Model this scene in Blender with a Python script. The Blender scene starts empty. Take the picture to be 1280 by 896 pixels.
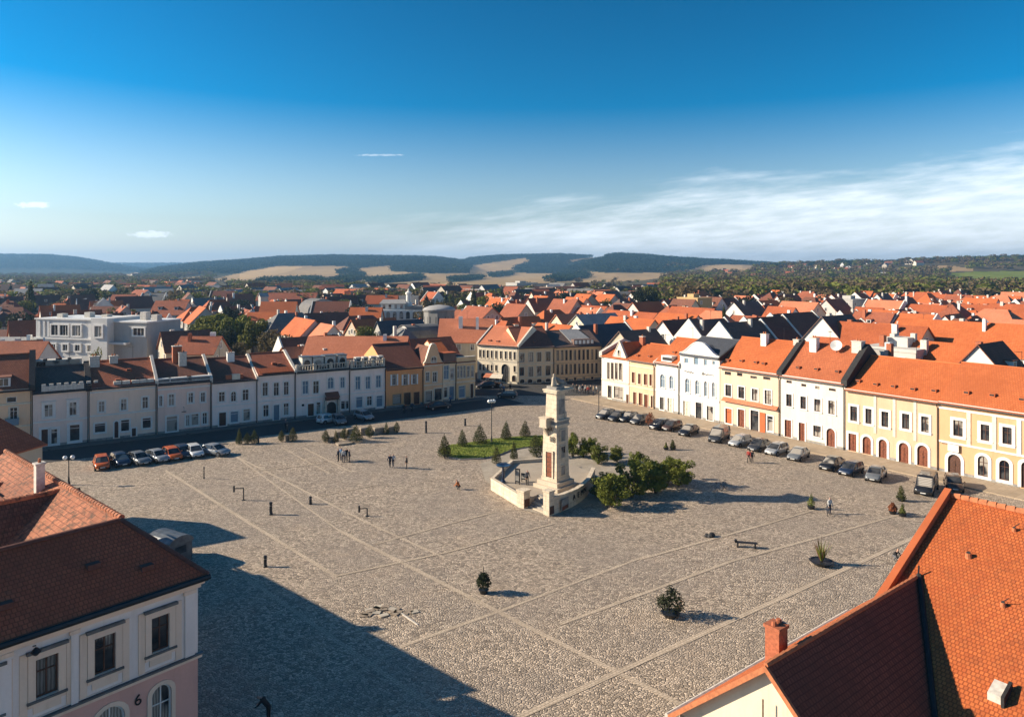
import bpy, bmesh, math, random
import numpy as np
from mathutils import Vector, Matrix
R = math.radians
random.seed(7)
rng = np.random.default_rng(7)
scene = bpy.context.scene
COL = scene.collection

# ------------------------------------------------------------------ camera
CAMZ, FPX, PX0, PY0 = 25.0, 900.0, 640.0, 335.0
cd = bpy.data.cameras.new('camera')
cam = bpy.data.objects.new('camera', cd); COL.objects.link(cam)
cam.location = (0, 0, CAMZ); cam.rotation_euler = (R(90), 0, 0)
cd.sensor_width = 36.0; cd.lens = 36.0 * FPX / 1280.0
cd.shift_y = -(448.0 - PY0) / 1280.0
cd.clip_start = 0.1; cd.clip_end = 30000
scene.camera = cam

# ------------------------------------------------------------------ world, sun, exposure
SUN_EL = R(24.5); SUN_AZ = R(3.5)   # light travels towards +x, turned a little towards the camera
scene.view_settings.view_transform = 'Standard'
scene.view_settings.look = 'None'
scene.view_settings.gamma = 1.0
scene.view_settings.use_curve_mapping = False
scene.view_settings.exposure = 1.0
scene.cycles.max_bounces = 5; scene.cycles.diffuse_bounces = 3; scene.cycles.glossy_bounces = 2
scene.cycles.transmission_bounces = 2; scene.cycles.volume_bounces = 0
scene.cycles.use_fast_gi = False
world = bpy.data.worlds.new('World'); scene.world = world; world.use_nodes = True
sd = bpy.data.lights.new('sun', 'SUN'); sun = bpy.data.objects.new('sun', sd); COL.objects.link(sun)
sd.energy = 4.8; sd.angle = R(0.5); sd.color = (1.0, 0.86, 0.67)
sun.rotation_euler = Vector((math.cos(SUN_EL) * math.cos(SUN_AZ), -math.cos(SUN_EL) * math.sin(SUN_AZ), -math.sin(SUN_EL))).to_track_quat('-Z', 'Y').to_euler()
sun.location = (-60, 0, 60)


class NT:
    """small node helper"""
    def __init__(self, tree): self.t = tree; self.n = tree.nodes; self.l = tree.links
    def new(self, typ, **kw):
        n = self.n.new(typ)
        for k, v in kw.items(): setattr(n, k, v)
        return n
    def put(self, sock, v):
        if isinstance(v, bpy.types.NodeSocket): self.l.new(v, sock)
        else: sock.default_value = v
    def math(self, op, a, b=0.0, c=0.0, clamp=False):
        n = self.new('ShaderNodeMath', operation=op, use_clamp=clamp)
        self.put(n.inputs[0], a); self.put(n.inputs[1], b)
        if op in ('MULTIPLY_ADD', 'SMOOTH_MIN'): self.put(n.inputs[2], c)
        return n.outputs[0]
    def remap(self, v, a, b, c=0.0, d=1.0, interp='SMOOTHSTEP'):
        n = self.new('ShaderNodeMapRange', interpolation_type=interp)
        self.put(n.inputs[0], v)
        for i, x in enumerate((a, b, c, d)): self.put(n.inputs[i + 1], x)
        return n.outputs[0]
    def mix(self, f, a, b, blend='MIX'):
        n = self.new('ShaderNodeMix', data_type='RGBA', blend_type=blend)
        self.put(n.inputs[0], f); self.put(n.inputs[6], a); self.put(n.inputs[7], b)
        return n.outputs[2]
    def noise(self, vec, scale, detail=3.0, rough=0.55, col=False):
        n = self.new('ShaderNodeTexNoise')
        if vec is not None: self.put(n.inputs['Vector'], vec)
        n.inputs['Scale'].default_value = scale; n.inputs['Detail'].default_value = detail
        n.inputs['Roughness'].default_value = rough
        return n.outputs[1 if col else 0]
    def bump(self, h, strength, dist):
        n = self.new('ShaderNodeBump'); n.inputs['Strength'].default_value = strength
        n.inputs['Distance'].default_value = dist; self.put(n.inputs['Height'], h)
        return n.outputs[0]


def c4(c): return (c[0], c[1], c[2], 1.0)

def build_world():
    w = NT(world.node_tree)
    bg = world.node_tree.nodes['Background']
    sky = w.new('ShaderNodeTexSky'); sky.sky_type = 'NISHITA'; sky.sun_disc = False
    sky.sun_elevation = SUN_EL; sky.sun_rotation = R(-90) + SUN_AZ
    sky.altitude = 300; sky.air_density = 1.0; sky.dust_density = 0.6; sky.ozone_density = 3.0
    g = w.new('ShaderNodeTexCoord').outputs['Generated']
    sep = w.new('ShaderNodeSeparateXYZ'); w.put(sep.inputs[0], g)
    y = w.math('MAXIMUM', sep.outputs[1], 0.03)
    s = w.math('DIVIDE', sep.outputs[0], y); t = w.math('DIVIDE', sep.outputs[2], y)
    # cirrus bank: streaks that climb towards the right
    comb = w.new('ShaderNodeCombineXYZ')
    w.put(comb.inputs[0], w.math('MULTIPLY', s, 2.6))
    w.put(comb.inputs[1], w.math('MULTIPLY', w.math('SUBTRACT', t, w.math('MULTIPLY', s, 0.10)), 17.0))
    n1 = w.noise(comb.outputs[0], 1.9, 8.0, 0.58)
    n2 = w.noise(comb.outputs[0], 5.5, 6.0, 0.6)
    top = w.math('MULTIPLY_ADD', s, 0.112, 0.092)
    edge = w.math('DIVIDE', w.math('SUBTRACT', top, t), 0.05)
    edge = w.math('ADD', edge, w.math('MULTIPLY', w.math('SUBTRACT', n1, 0.5), 3.3))
    m = w.remap(edge, -0.15, 1.35)
    m = w.math('MULTIPLY', m, w.remap(s, -0.42, 0.12))
    m = w.math('MULTIPLY', m, w.remap(n2, 0.25, 0.75, 0.5, 1.0))
    m = w.math('MULTIPLY', m, w.remap(t, 0.0, 0.05, 0.55, 1.0))
    m = w.math('MULTIPLY', m, w.remap(sep.outputs[1], 0.0, 0.2))
    # two little fair-weather puffs on the left, one thin streak
    def puff(px, py, rx, ry):
        dx = w.math('DIVIDE', w.math('SUBTRACT', s, (px - PX0) / FPX), rx / FPX)
        dy = w.math('DIVIDE', w.math('SUBTRACT', t, (PY0 - py) / FPX), ry / FPX)
        r2 = w.math('ADD', w.math('MULTIPLY', dx, dx), w.math('MULTIPLY', dy, dy))
        c = w.new('ShaderNodeCombineXYZ'); w.put(c.inputs[0], w.math('MULTIPLY', s, 60.0)); w.put(c.inputs[1], w.math('MULTIPLY', t, 130.0))
        r2 = w.math('ADD', r2, w.math('MULTIPLY', w.math('SUBTRACT', w.noise(c.outputs[0], 1.6, 7.0, 0.65), 0.5), 3.4))
        return w.remap(r2, 1.0, 0.1, 0.0, 0.85)
    m2 = w.math('MAXIMUM', puff(42, 256, 26, 4.5), puff(188, 293, 30, 5.5))
    m2 = w.math('MAXIMUM', m2, w.math('MULTIPLY', puff(478, 194, 34, 1.6), 0.45))
    m2 = w.math('MULTIPLY', m2, w.remap(sep.outputs[1], 0.0, 0.2))
    m = w.math('MULTIPLY', w.math('MAXIMUM', m, m2), 0.85)
    hs = w.new('ShaderNodeHueSaturation'); w.put(hs.inputs['Saturation'], w.remap(sep.outputs[2], -0.08, 0.30, 0.22, SKY_SAT)); w.put(hs.inputs['Hue'], w.remap(sep.outputs[2], -0.1, 0.4, 0.489, 0.483))
    hs.inputs['Hue'].default_value = 0.484
    def scl(c, f):
        v = w.new('ShaderNodeVectorMath', operation='SCALE'); w.put(v.inputs[0], c); v.inputs['Scale'].default_value = f; return v.outputs[0]
    gm = w.new('ShaderNodeGamma'); w.put(gm.inputs[0], scl(sky.outputs[0], 0.1)); gm.inputs[1].default_value = 1.65; w.put(hs.inputs['Color'], scl(gm.outputs[0], 10.0))
    colr = w.mix(m, hs.outputs[0], (6.3, 6.7, 7.1, 1))
    w.put(bg.inputs[0], colr); bg.inputs[1].default_value = SKY_STR
SKY_SAT, SKY_STR = 1.4, 0.103
build_world()

# ------------------------------------------------------------------ materials
MATS = {}
def new_mat(name):
    m = bpy.data.materials.new(name); m.use_nodes = True
    nt = NT(m.node_tree); b = m.node_tree.nodes['Principled BSDF']
    return m, nt, b
def objco(nt, world=False):
    o = nt.new('ShaderNodeTexCoord').outputs['Object']
    if world: return o
    a = nt.new('ShaderNodeVectorMath', operation='ADD'); nt.put(a.inputs[0], o)
    nt.put(a.inputs[1], nt.math('MULTIPLY', nt.new('ShaderNodeObjectInfo').outputs['Random'], 40.0)); return a.outputs[0]

def plain(name, col, rough=0.7, metal=0.0, var=0.25, scale=3.0, spec=0.4):
    if name in MATS: return MATS[name]
    m, nt, b = new_mat(name)
    n = nt.noise(objco(nt), scale, 4.0)
    d = tuple(x * (1 - var) for x in col)
    nt.put(b.inputs['Base Color'], nt.mix(nt.remap(n, 0.3, 0.7), c4(d), c4(col)))
    b.inputs['Roughness'].default_value = rough; b.inputs['Metallic'].default_value = metal
    b.inputs['Specular IOR Level'].default_value = spec
    MATS[name] = m; return m

def plaster(col, key=None):
    key = 'plaster_%02d_%02d_%02d' % tuple(int(x * 99) for x in col)
    if key in MATS: return MATS[key]
    m, nt, b = new_mat(key)
    co = objco(nt)
    mp = nt.new('ShaderNodeMapping'); nt.put(mp.inputs[0], co); mp.inputs['Scale'].default_value = (1, 1, 0.35)
    big = nt.noise(mp.outputs[0], 0.6, 5.0, 0.6); fine = nt.noise(co, 7.0, 4.0, 0.65)
    streak_m = nt.new('ShaderNodeMapping'); nt.put(streak_m.inputs[0], co); streak_m.inputs['Scale'].default_value = (3.0, 3.0, 0.18)
    st = nt.noise(streak_m.outputs[0], 1.0, 4.0, 0.6)
    dark = tuple(x * f for x, f in zip(col, (0.74, 0.70, 0.64)))
    a = nt.mix(nt.remap(big, 0.35, 0.7), c4(col), c4(tuple(x * 0.88 for x in col)))
    a = nt.mix(nt.math('MULTIPLY', nt.remap(st, 0.52, 0.8), 0.55), a, c4(dark))
    a = nt.mix(nt.math('MULTIPLY', nt.remap(fine, 0.3, 0.75), 0.16), a, c4(dark))
    nt.put(b.inputs['Base Color'], a); b.inputs['Roughness'].default_value = 0.88
    b.inputs['Specular IOR Level'].default_value = 0.2
    nt.put(b.inputs['Normal'], nt.bump(fine, 0.15, 0.02))
    MATS[key] = m; return m

def tiles(c1, c2, row=0.36, wid=0.26, patch=0.5, moss=0.0):
    key = 'tiles_%d_%d_%d_%d' % (int(c1[0] * 99), int(c1[1] * 199), int(c2[0] * 99), int(row * 99 + moss * 9))
    if key in MATS: return MATS[key]
    m, nt, b = new_mat(key)
    uv = nt.new('ShaderNodeUVMap').outputs[0]; co = objco(nt)
    wob = nt.noise(uv, 1.3, 2.0, col=True)
    uvw = nt.new('ShaderNodeVectorMath', operation='MULTIPLY_ADD'); nt.put(uvw.inputs[0], wob); uvw.inputs[1].default_value = (0.05, 0.09, 0); nt.put(uvw.inputs[2], uv)
    br = nt.new('ShaderNodeTexBrick'); nt.put(br.inputs['Vector'], uvw.outputs[0])
    br.offset = 0.5; br.inputs['Scale'].default_value = 1.0
    br.inputs['Mortar Size'].default_value = 0.028; br.inputs['Mortar Smooth'].default_value = 0.4; br.inputs['Bias'].default_value = -0.1
    br.inputs['Brick Width'].default_value = wid; br.inputs['Row Height'].default_value = row
    br.inputs['Color1'].default_value = c4(c1); br.inputs['Color2'].default_value = c4(c2)
    br.inputs['Mortar'].default_value = c4(tuple(x * 0.66 for x in c2))
    big = nt.noise(co, 0.22, 5.0, 0.6); mid = nt.noise(co, 1.6, 4.0, 0.65)
    col = nt.mix(nt.math('MULTIPLY', nt.remap(big, 0.38, 0.68), patch), br.outputs[0], c4(tuple(x * 0.72 for x in c2)))
    col = nt.mix(nt.math('MULTIPLY', nt.remap(mid, 0.48, 0.75), 0.4), col, c4(tuple(x * 0.8 for x in c1)))
    if moss: col = nt.mix(nt.math('MULTIPLY', nt.remap(nt.noise(co, 2.6, 5.0, 0.7), 0.45, 0.66), moss), col, (0.045, 0.038, 0.026, 1))
    nt.put(b.inputs['Base Color'], col); b.inputs['Roughness'].default_value = 0.82
    b.inputs['Specular IOR Level'].default_value = 0.25
    sp = nt.new('ShaderNodeSeparateXYZ'); nt.put(sp.inputs[0], uvw.outputs[0])
    saw = nt.math('FRACT', nt.math('DIVIDE', sp.outputs[1], row))
    h = nt.math('SUBTRACT', nt.math('MULTIPLY', br.outputs['Fac'], -0.6), saw)
    nt.put(b.inputs['Normal'], nt.bump(h, 0.5, 0.045))
    MATS[key] = m; return m

ORANGE = tiles((0.56, 0.155, 0.05), (0.46, 0.115, 0.035))
ORANGE2 = tiles((0.47, 0.125, 0.045), (0.36, 0.09, 0.034))
SALMON = tiles((0.64, 0.23, 0.12), (0.55, 0.18, 0.09))
REDBR = tiles((0.40, 0.125, 0.062), (0.28, 0.085, 0.044))
BROWN = tiles((0.23, 0.092, 0.056), (0.165, 0.068, 0.044))
DKBR = tiles((0.25, 0.09, 0.055), (0.18, 0.066, 0.042))
CHAR = tiles((0.19, 0.12, 0.095), (0.13, 0.085, 0.07))
SLATE = tiles((0.085, 0.09, 0.105), (0.06, 0.065, 0.078))
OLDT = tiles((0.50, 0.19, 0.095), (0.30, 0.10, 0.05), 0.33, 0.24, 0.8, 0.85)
OLDT_SHADE = tiles((0.21, 0.10, 0.06), (0.13, 0.062, 0.04), 0.33, 0.24, 0.7, 0.6)  # shaded copy of the old orange tiles
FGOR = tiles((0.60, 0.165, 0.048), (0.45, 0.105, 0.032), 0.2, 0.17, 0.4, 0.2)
FGOR_SHADE = tiles((0.28, 0.088, 0.05), (0.20, 0.064, 0.038), 0.22, 0.18, 0.5, 0.15)  # darker copy of the orange tiles, shade put into the colour
FLBR = tiles((0.62, 0.135, 0.058), (0.48, 0.1, 0.045), 0.24, 0.2, 0.5, 0.15)
GREYR = tiles((0.20, 0.19, 0.18), (0.15, 0.145, 0.14), 0.5, 0.6)
LGREY = tiles((0.36, 0.35, 0.34), (0.30, 0.29, 0.28), 0.6, 0.8)

def glass_mat():
    m, nt, b = new_mat('window_glass')
    co = objco(nt)
    n = nt.noise(co, 0.9, 2.0); n2 = nt.noise(co, 5.0, 2.0)
    r = nt.new('ShaderNodeObjectInfo').outputs['Random']
    dark = nt.mix(nt.remap(n, 0.35, 0.65), (0.012, 0.014, 0.018, 1), (0.06, 0.06, 0.06, 1))
    wv = nt.new('ShaderNodeTexWave', wave_type='BANDS', bands_direction='X'); nt.put(wv.inputs[0], co); wv.inputs['Scale'].default_value = 2.2; wv.inputs['Distortion'].default_value = 2.0
    curt = nt.mix(wv.outputs[1], (0.20, 0.17, 0.14, 1), (0.46, 0.42, 0.36, 1))
    nt.put(b.inputs['Base Color'], nt.mix(nt.math('MULTIPLY', nt.remap(r, 0.5, 0.56), nt.remap(nt.noise(co, 0.55, 1.0), 0.42, 0.5)), dark, curt))
    b.inputs['Roughness'].default_value = 0.12; b.inputs['Specular IOR Level'].default_value = 0.55
    nt.put(b.inputs['Normal'], nt.bump(n2, 0.08, 0.03))
    return m
GLASS = glass_mat()
def blinds_mat(name, c):
    m, nt, b = new_mat(name)
    w = nt.new('ShaderNodeTexWave', wave_type='BANDS', bands_direction='Z'); nt.put(w.inputs[0], objco(nt)); w.inputs['Scale'].default_value = 5.0
    nt.put(b.inputs['Base Color'], nt.mix(w.outputs[1], c4(tuple(x * 0.6 for x in c)), c4(c))); b.inputs['Roughness'].default_value = 0.6
    return m
BLIND = blinds_mat('blue_blind', (0.16, 0.25, 0.33))
WOOD_D = plain('dark_wood', (0.11, 0.045, 0.025), 0.55, var=0.5, scale=6)
WOOD_R = plain('red_wood', (0.24, 0.07, 0.03), 0.55, var=0.5, scale=6)
WHITE = plain('white_paint', (0.74, 0.72, 0.68), 0.5, var=0.12)
CREAM = plain('cream_trim', (0.68, 0.60, 0.47), 0.7, var=0.15)
STONE = plain('pale_stone', (0.56, 0.49, 0.39), 0.8, var=0.3, scale=2.0)
STONE_D = plain('grey_stone', (0.30, 0.28, 0.25), 0.85, var=0.35, scale=2.0)
DARK = plain('dark_metal', (0.025, 0.027, 0.03), 0.45, 0.3, var=0.3)
ZINC = plain('zinc_sheet', (0.16, 0.175, 0.19), 0.5, 0.5, var=0.4, scale=2.0)
BLACKV = plain('bitumen_and_dark_gap', (0.03, 0.028, 0.028), 0.7, var=0.4)  # also the black put in for shaded openings
BRICK = plain('chimney_brick', (0.42, 0.13, 0.06), 0.85, var=0.35, scale=8)
RENDER = plain('chimney_render', (0.62, 0.57, 0.50), 0.85, var=0.3, scale=4)
TERRA = plain('terracotta', (0.50, 0.17, 0.07), 0.8, var=0.3, scale=5)
ORPAINT = plain('orange_paint', (0.55, 0.12, 0.03), 0.6, var=0.2)
WHGLOBE = plain('white_globe', (0.8, 0.8, 0.78), 0.3, var=0.05)
BARK = plain('bark', (0.09, 0.065, 0.045), 0.9, var=0.5, scale=4)

def leaf_mat(name, c1, c2, c3=None):
    m, nt, b = new_mat(name)
    co = objco(nt)
    n = nt.noise(co, 1.1, 3.0, 0.6); nf = nt.noise(co, 9.0, 2.0, 0.6)
    rnd = nt.new('ShaderNodeObjectInfo').outputs['Random']
    a = nt.mix(nt.remap(n, 0.35, 0.65), c4(c1), c4(c2))
    a = nt.mix(nt.math('MULTIPLY', nt.remap(nf, 0.4, 0.7), 0.6), a, c4(tuple(x * 0.55 for x in c1)))
    a = nt.mix(nt.math('MULTIPLY', rnd, 0.5), a, c4(c3 or tuple(x * 0.7 for x in c1)))
    nt.put(b.inputs['Base Color'], a); b.inputs['Roughness'].default_value = 0.7
    b.inputs['Specular IOR Level'].default_value = 0.15
    tr = nt.new('ShaderNodeBsdfTranslucent'); nt.put(tr.inputs[0], a); mx = nt.new('ShaderNodeMixShader'); mx.inputs[0].default_value = 0.28
    out = m.node_tree.nodes['Material Output']; nt.l.new(b.outputs[0], mx.inputs[1]); nt.l.new(tr.outputs[0], mx.inputs[2]); nt.l.new(mx.outputs[0], out.inputs[0])
    return m
LF_TREE = leaf_mat('tree_leaves', (0.10, 0.115, 0.02), (0.19, 0.20, 0.035), (0.09, 0.072, 0.022))
LF_BIG = leaf_mat('sunny_leaves', (0.12, 0.135, 0.02), (0.22, 0.225, 0.035), (0.10, 0.09, 0.025))
LF_DARK = leaf_mat('dark_needles', (0.022, 0.032, 0.016), (0.04, 0.05, 0.02), (0.03, 0.03, 0.016))
LF_BUSH = leaf_mat('bush_leaves', (0.13, 0.16, 0.025), (0.22, 0.235, 0.04), (0.09, 0.09, 0.022))
LF_TOP = leaf_mat('topiary_leaves', (0.05, 0.062, 0.016), (0.085, 0.092, 0.024), (0.065, 0.055, 0.018))
LF_BRN = leaf_mat('autumn_leaves', (0.12, 0.088, 0.042), (0.16, 0.112, 0.05), (0.085, 0.08, 0.034))
LF_RED = leaf_mat('red_leaves', (0.22, 0.07, 0.03), (0.30, 0.11, 0.05))
LF_FAR = leaf_mat('hill_wood_leaves', (0.018, 0.042, 0.026), (0.03, 0.056, 0.03))
LF_FARB = leaf_mat('valley_wood_leaves', (0.13, 0.098, 0.05), (0.16, 0.115, 0.058), (0.085, 0.08, 0.036))

# ------------------------------------------------------------------ mesh helpers
class MB:
    def __init__(self): self.v = []; self.f = []; self.m = []; self.uv = []; self.mats = []; self.hasuv = False
    def mi(self, mat):
        if mat not in self.mats: self.mats.append(mat)
        return self.mats.index(mat)
    def face(self, pts, mat, uv=None):
        i = len(self.v); self.v += [tuple(p) for p in pts]
        self.f.append(tuple(range(i, i + len(pts)))); self.m.append(self.mi(mat)); self.uv.append(uv)
        if uv: self.hasuv = True
    def box(self, x0, y0, z0, x1, y1, z1, mat, rot=0.0, c=None):
        p = [(x0, y0, z0), (x1, y0, z0), (x1, y1, z0), (x0, y1, z0), (x0, y0, z1), (x1, y0, z1), (x1, y1, z1), (x0, y1, z1)]
        if rot:
            cx, cy = c or ((x0 + x1) / 2, (y0 + y1) / 2); cs, sn = math.cos(rot), math.sin(rot)
            p = [(cx + (a - cx) * cs - (b - cy) * sn, cy + (a - cx) * sn + (b - cy) * cs, z) for a, b, z in p]
        i = len(self.v); self.v += p; k = self.mi(mat)
        for q in ((0, 3, 2, 1), (4, 5, 6, 7), (0, 1, 5, 4), (1, 2, 6, 5), (2, 3, 7, 6), (3, 0, 4, 7)):
            self.f.append(tuple(i + a for a in q)); self.m.append(k); self.uv.append(None)
    def prism(self, poly, z0, z1, mat):          # vertical prism of an xy polygon
        n = len(poly); i = len(self.v); k = self.mi(mat)
        self.v += [(x, y, z0) for x, y in poly] + [(x, y, z1) for x, y in poly]
        self.f += [tuple(i + n + j for j in range(n)), tuple(i + n - 1 - j for j in range(n))]
        self.m += [k, k]; self.uv += [None, None]
        for j in range(n):
            a, b = j, (j + 1) % n
            self.f.append((i + a, i + b, i + n + b, i + n + a)); self.m.append(k); self.uv.append(None)
    def extrude(self, pts, off, mat):            # planar polygon swept by a vector, closed
        n = len(pts); i = len(self.v); k = self.mi(mat); o = Vector(off)
        self.v += [tuple(p) for p in pts] + [tuple(Vector(p) + o) for p in pts]
        self.f += [tuple(i + j for j in range(n)), tuple(i + n + n - 1 - j for j in range(n))]
        self.m += [k, k]; self.uv += [None, None]
        for j in range(n):
            a, b = j, (j + 1) % n
            self.f.append((i + b, i + a, i + n + a, i + n + b)); self.m.append(k); self.uv.append(None)
    def slope(self, pts, mat, th=0.14, under=None):   # tiled roof plane with thickness
        P = [Vector(p) for p in pts]
        nrm = (P[1] - P[0]).cross(P[2] - P[0]).normalized()
        if nrm.z < 0: nrm = -nrm
        h = Vector((0, 0, 1)).cross(nrm)
        h = h.normalized() if h.length > 1e-5 else Vector((1, 0, 0))
        vv = nrm.cross(h)
        self.face(P, mat, [(p.dot(h), p.dot(vv)) for p in P])
        lo = [p - Vector((0, 0, th)) for p in P]
        u = under or mat
        self.face(lo[::-1], u, [(0, 0)] * len(P))
        for j in range(len(P)):
            k = (j + 1) % len(P)
            self.face([P[j], lo[j], lo[k], P[k]], u, [(0, 0)] * 4)
    def tube(self, a, b, r, mat, n=8, r2=None):
        a = Vector(a); b = Vector(b); d = (b - a); q = d.to_track_quat('Z', 'Y').to_matrix()
        i = len(self.v); k = self.mi(mat); r2 = r if r2 is None else r2
        for p, rr in ((a, r), (b, r2)):
            for j in range(n):
                t = 2 * math.pi * j / n; self.v.append(tuple(p + q @ Vector((rr * math.cos(t), rr * math.sin(t), 0))))
        self.f += [tuple(i + n - 1 - j for j in range(n)), tuple(i + n + j for j in range(n))]; self.m += [k, k]; self.uv += [None, None]
        for j in range(n):
            c = (j + 1) % n
            self.f.append((i + j, i + c, i + n + c, i + n + j)); self.m.append(k); self.uv.append(None)
    def lathe(self, prof, mat, n=16, cx=0, cy=0, z=0):
        i = len(self.v); k = self.mi(mat)
        for r, h in prof:
            for j in range(n):
                t = 2 * math.pi * j / n; self.v.append((cx + r * math.cos(t), cy + r * math.sin(t), z + h))
        for a in range(len(prof) - 1):
            for j in range(n):
                c = (j + 1) % n
                self.f.append((i + a * n + j, i + a * n + c, i + a * n + n + c, i + a * n + n + j)); self.m.append(k); self.uv.append(None)
        self.f.append(tuple(i + n - 1 - j for j in range(n))); self.m.append(k); self.uv.append(None)
        e = i + (len(prof) - 1) * n
        self.f.append(tuple(e + j for j in range(n))); self.m.append(k); self.uv.append(None)
    def loft(self, rings, mat, cap=True):
        n = len(rings[0]); i = len(self.v); k = self.mi(mat)
        for r in rings: self.v += [tuple(p) for p in r]
        for a in range(len(rings) - 1):
            for j in range(n):
                c = (j + 1) % n
                self.f.append((i + a * n + j, i + a * n + c, i + a * n + n + c, i + a * n + n + j)); self.m.append(k); self.uv.append(None)
        if cap:
            e = i + (len(rings) - 1) * n
            self.f += [tuple(i + n - 1 - j for j in range(n)), tuple(e + j for j in range(n))]; self.m += [k, k]; self.uv += [None, None]
    def ring(self, inner, outer, y0, y1, mat):   # frame in the x-z plane, front at y0, back at y1
        n = len(inner)
        for j in range(n):
            k = (j + 1) % n
            a, b, c, d = inner[j], inner[k], outer[k], outer[j]
            self.face([(d[0], y0, d[1]), (c[0], y0, c[1]), (b[0], y0, b[1]), (a[0], y0, a[1])], mat)
            self.face([(d[0], y0, d[1]), (d[0], y1, d[1]), (c[0], y1, c[1]), (c[0], y0, c[1])], mat)
            self.face([(a[0], y0, a[1]), (b[0], y0, b[1]), (b[0], y1, b[1]), (a[0], y1, a[1])], mat)
    def mesh(self, name, smooth=False):
        me = bpy.data.meshes.new(name); me.from_pydata(self.v, [], self.f)
        for m in self.mats: me.materials.append(m)
        me.polygons.foreach_set('material_index', self.m)
        if self.hasuv:
            l = me.uv_layers.new(name='UVMap'); a = []
            for f, u in zip(self.f, self.uv): a += [c for p in (u or [(0, 0)] * len(f)) for c in p]
            l.data.foreach_set('uv', a)
        if smooth: me.polygons.foreach_set('use_smooth', [True] * len(self.f))
        me.update(); return me
    def build(self, name, parent=None, smooth=False):
        if not self.f: return None
        return link(name, self.mesh(name, smooth), parent)

def link(name, data, parent=None):
    o = bpy.data.objects.new(name, data); COL.objects.link(o)
    if parent is not None: o.parent = parent
    return o
def tag(o, label=None, cat=None, group=None, kind=None):
    if label: o['label'] = label
    if cat: o['category'] = cat
    if group: o['group'] = group
    if kind: o['kind'] = kind
    return o
def thing(name, label, cat, loc=(0, 0, 0), rz=0.0, group=None):
    o = bpy.data.objects.new(name, None); COL.objects.link(o); o.empty_display_size = 0.3
    o.location = loc; o.rotation_euler = (0, 0, rz)
    return tag(o, label, cat, group)
KIDS = {}
def dup(root, loc, rz, label, group=None, scale=None, mats=None):
    r = root.copy(); COL.objects.link(r); r.location = loc; r.rotation_euler = (0, 0, rz); r['label'] = label
    if group: r['group'] = group
    if scale is not None: r.scale = scale if isinstance(scale, tuple) else (scale,) * 3
    def sub(src, dst):
        for ch in list(src.children):
            c = ch.copy(); COL.objects.link(c); c.parent = dst
            if mats and ch.data:
                for i, ms in enumerate(ch.material_slots):
                    if ms.material in mats:
                        c.material_slots[i].link = 'OBJECT'; c.material_slots[i].material = mats[ms.material]
            sub(ch, c)
    sub(root, r); return r
def G(px, py, z=0.0):
    Y = FPX * (CAMZ - z) / (py - PY0)
    return Vector(((px - PX0) / FPX * Y, Y, z))
def at(px, Y, z=0.0): return Vector(((px - PX0) / FPX * Y, Y, z))
def proj(x, y, z): return PX0 + FPX * x / y, PY0 + FPX * (CAMZ - z) / y
def zat(py, Y): return CAMZ - (py - PY0) * Y / FPX

def np_mesh(name, V, F, mat, smooth=False, matidx=None, mats=None):
    V = np.asarray(V, dtype=np.float32); F = np.asarray(F, dtype=np.int32)
    me = bpy.data.meshes.new(name); k = F.shape[1]
    me.vertices.add(len(V)); me.vertices.foreach_set('co', V.ravel())
    me.loops.add(F.size); me.loops.foreach_set('vertex_index', F.ravel())
    me.polygons.add(len(F)); me.polygons.foreach_set('loop_start', np.arange(0, F.size, k, dtype=np.int32))
    for m in (mats or [mat]): me.materials.append(m)
    if matidx is not None: me.polygons.foreach_set('material_index', np.asarray(matidx, dtype=np.int32))
    if smooth: me.polygons.foreach_set('use_smooth', np.ones(len(F), dtype=bool))
    me.update(calc_edges=True); me.validate(); return me

def leaf_cloud(n, lobes, size, seed, inner=0.25):
    """n small leaf faces spread through and over a set of ellipsoid lobes (cx,cy,cz,rx,ry,rz)"""
    g = np.random.default_rng(seed); L = np.array(lobes, float)
    vol = (L[:, 3] * L[:, 4] * L[:, 5]) ** (2 / 3); idx = g.choice(len(L), n, p=vol / vol.sum())
    d = g.normal(size=(n, 3)); d /= np.linalg.norm(d, axis=1)[:, None]
    r = np.where(g.random(n) < inner, g.uniform(0.3, 0.85, n), g.uniform(0.82, 1.1, n))
    c = L[idx, :3] + d * r[:, None] * L[idx, 3:]
    nr = d + g.normal(size=(n, 3)) * 0.75; nr /= np.linalg.norm(nr, axis=1)[:, None]
    t = np.cross(nr, g.normal(size=(n, 3))); t /= np.linalg.norm(t, axis=1)[:, None]
    b = np.cross(nr, t); s = size * g.uniform(0.55, 1.3, n)[:, None]
    V = np.stack([c - t * s, c - b * s * 0.6, c + t * s, c + b * s * 0.6], 1).reshape(-1, 3)
    V[:, 2] = np.maximum(V[:, 2], 0.02)
    return V, np.arange(n * 4).reshape(-1, 4)
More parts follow.
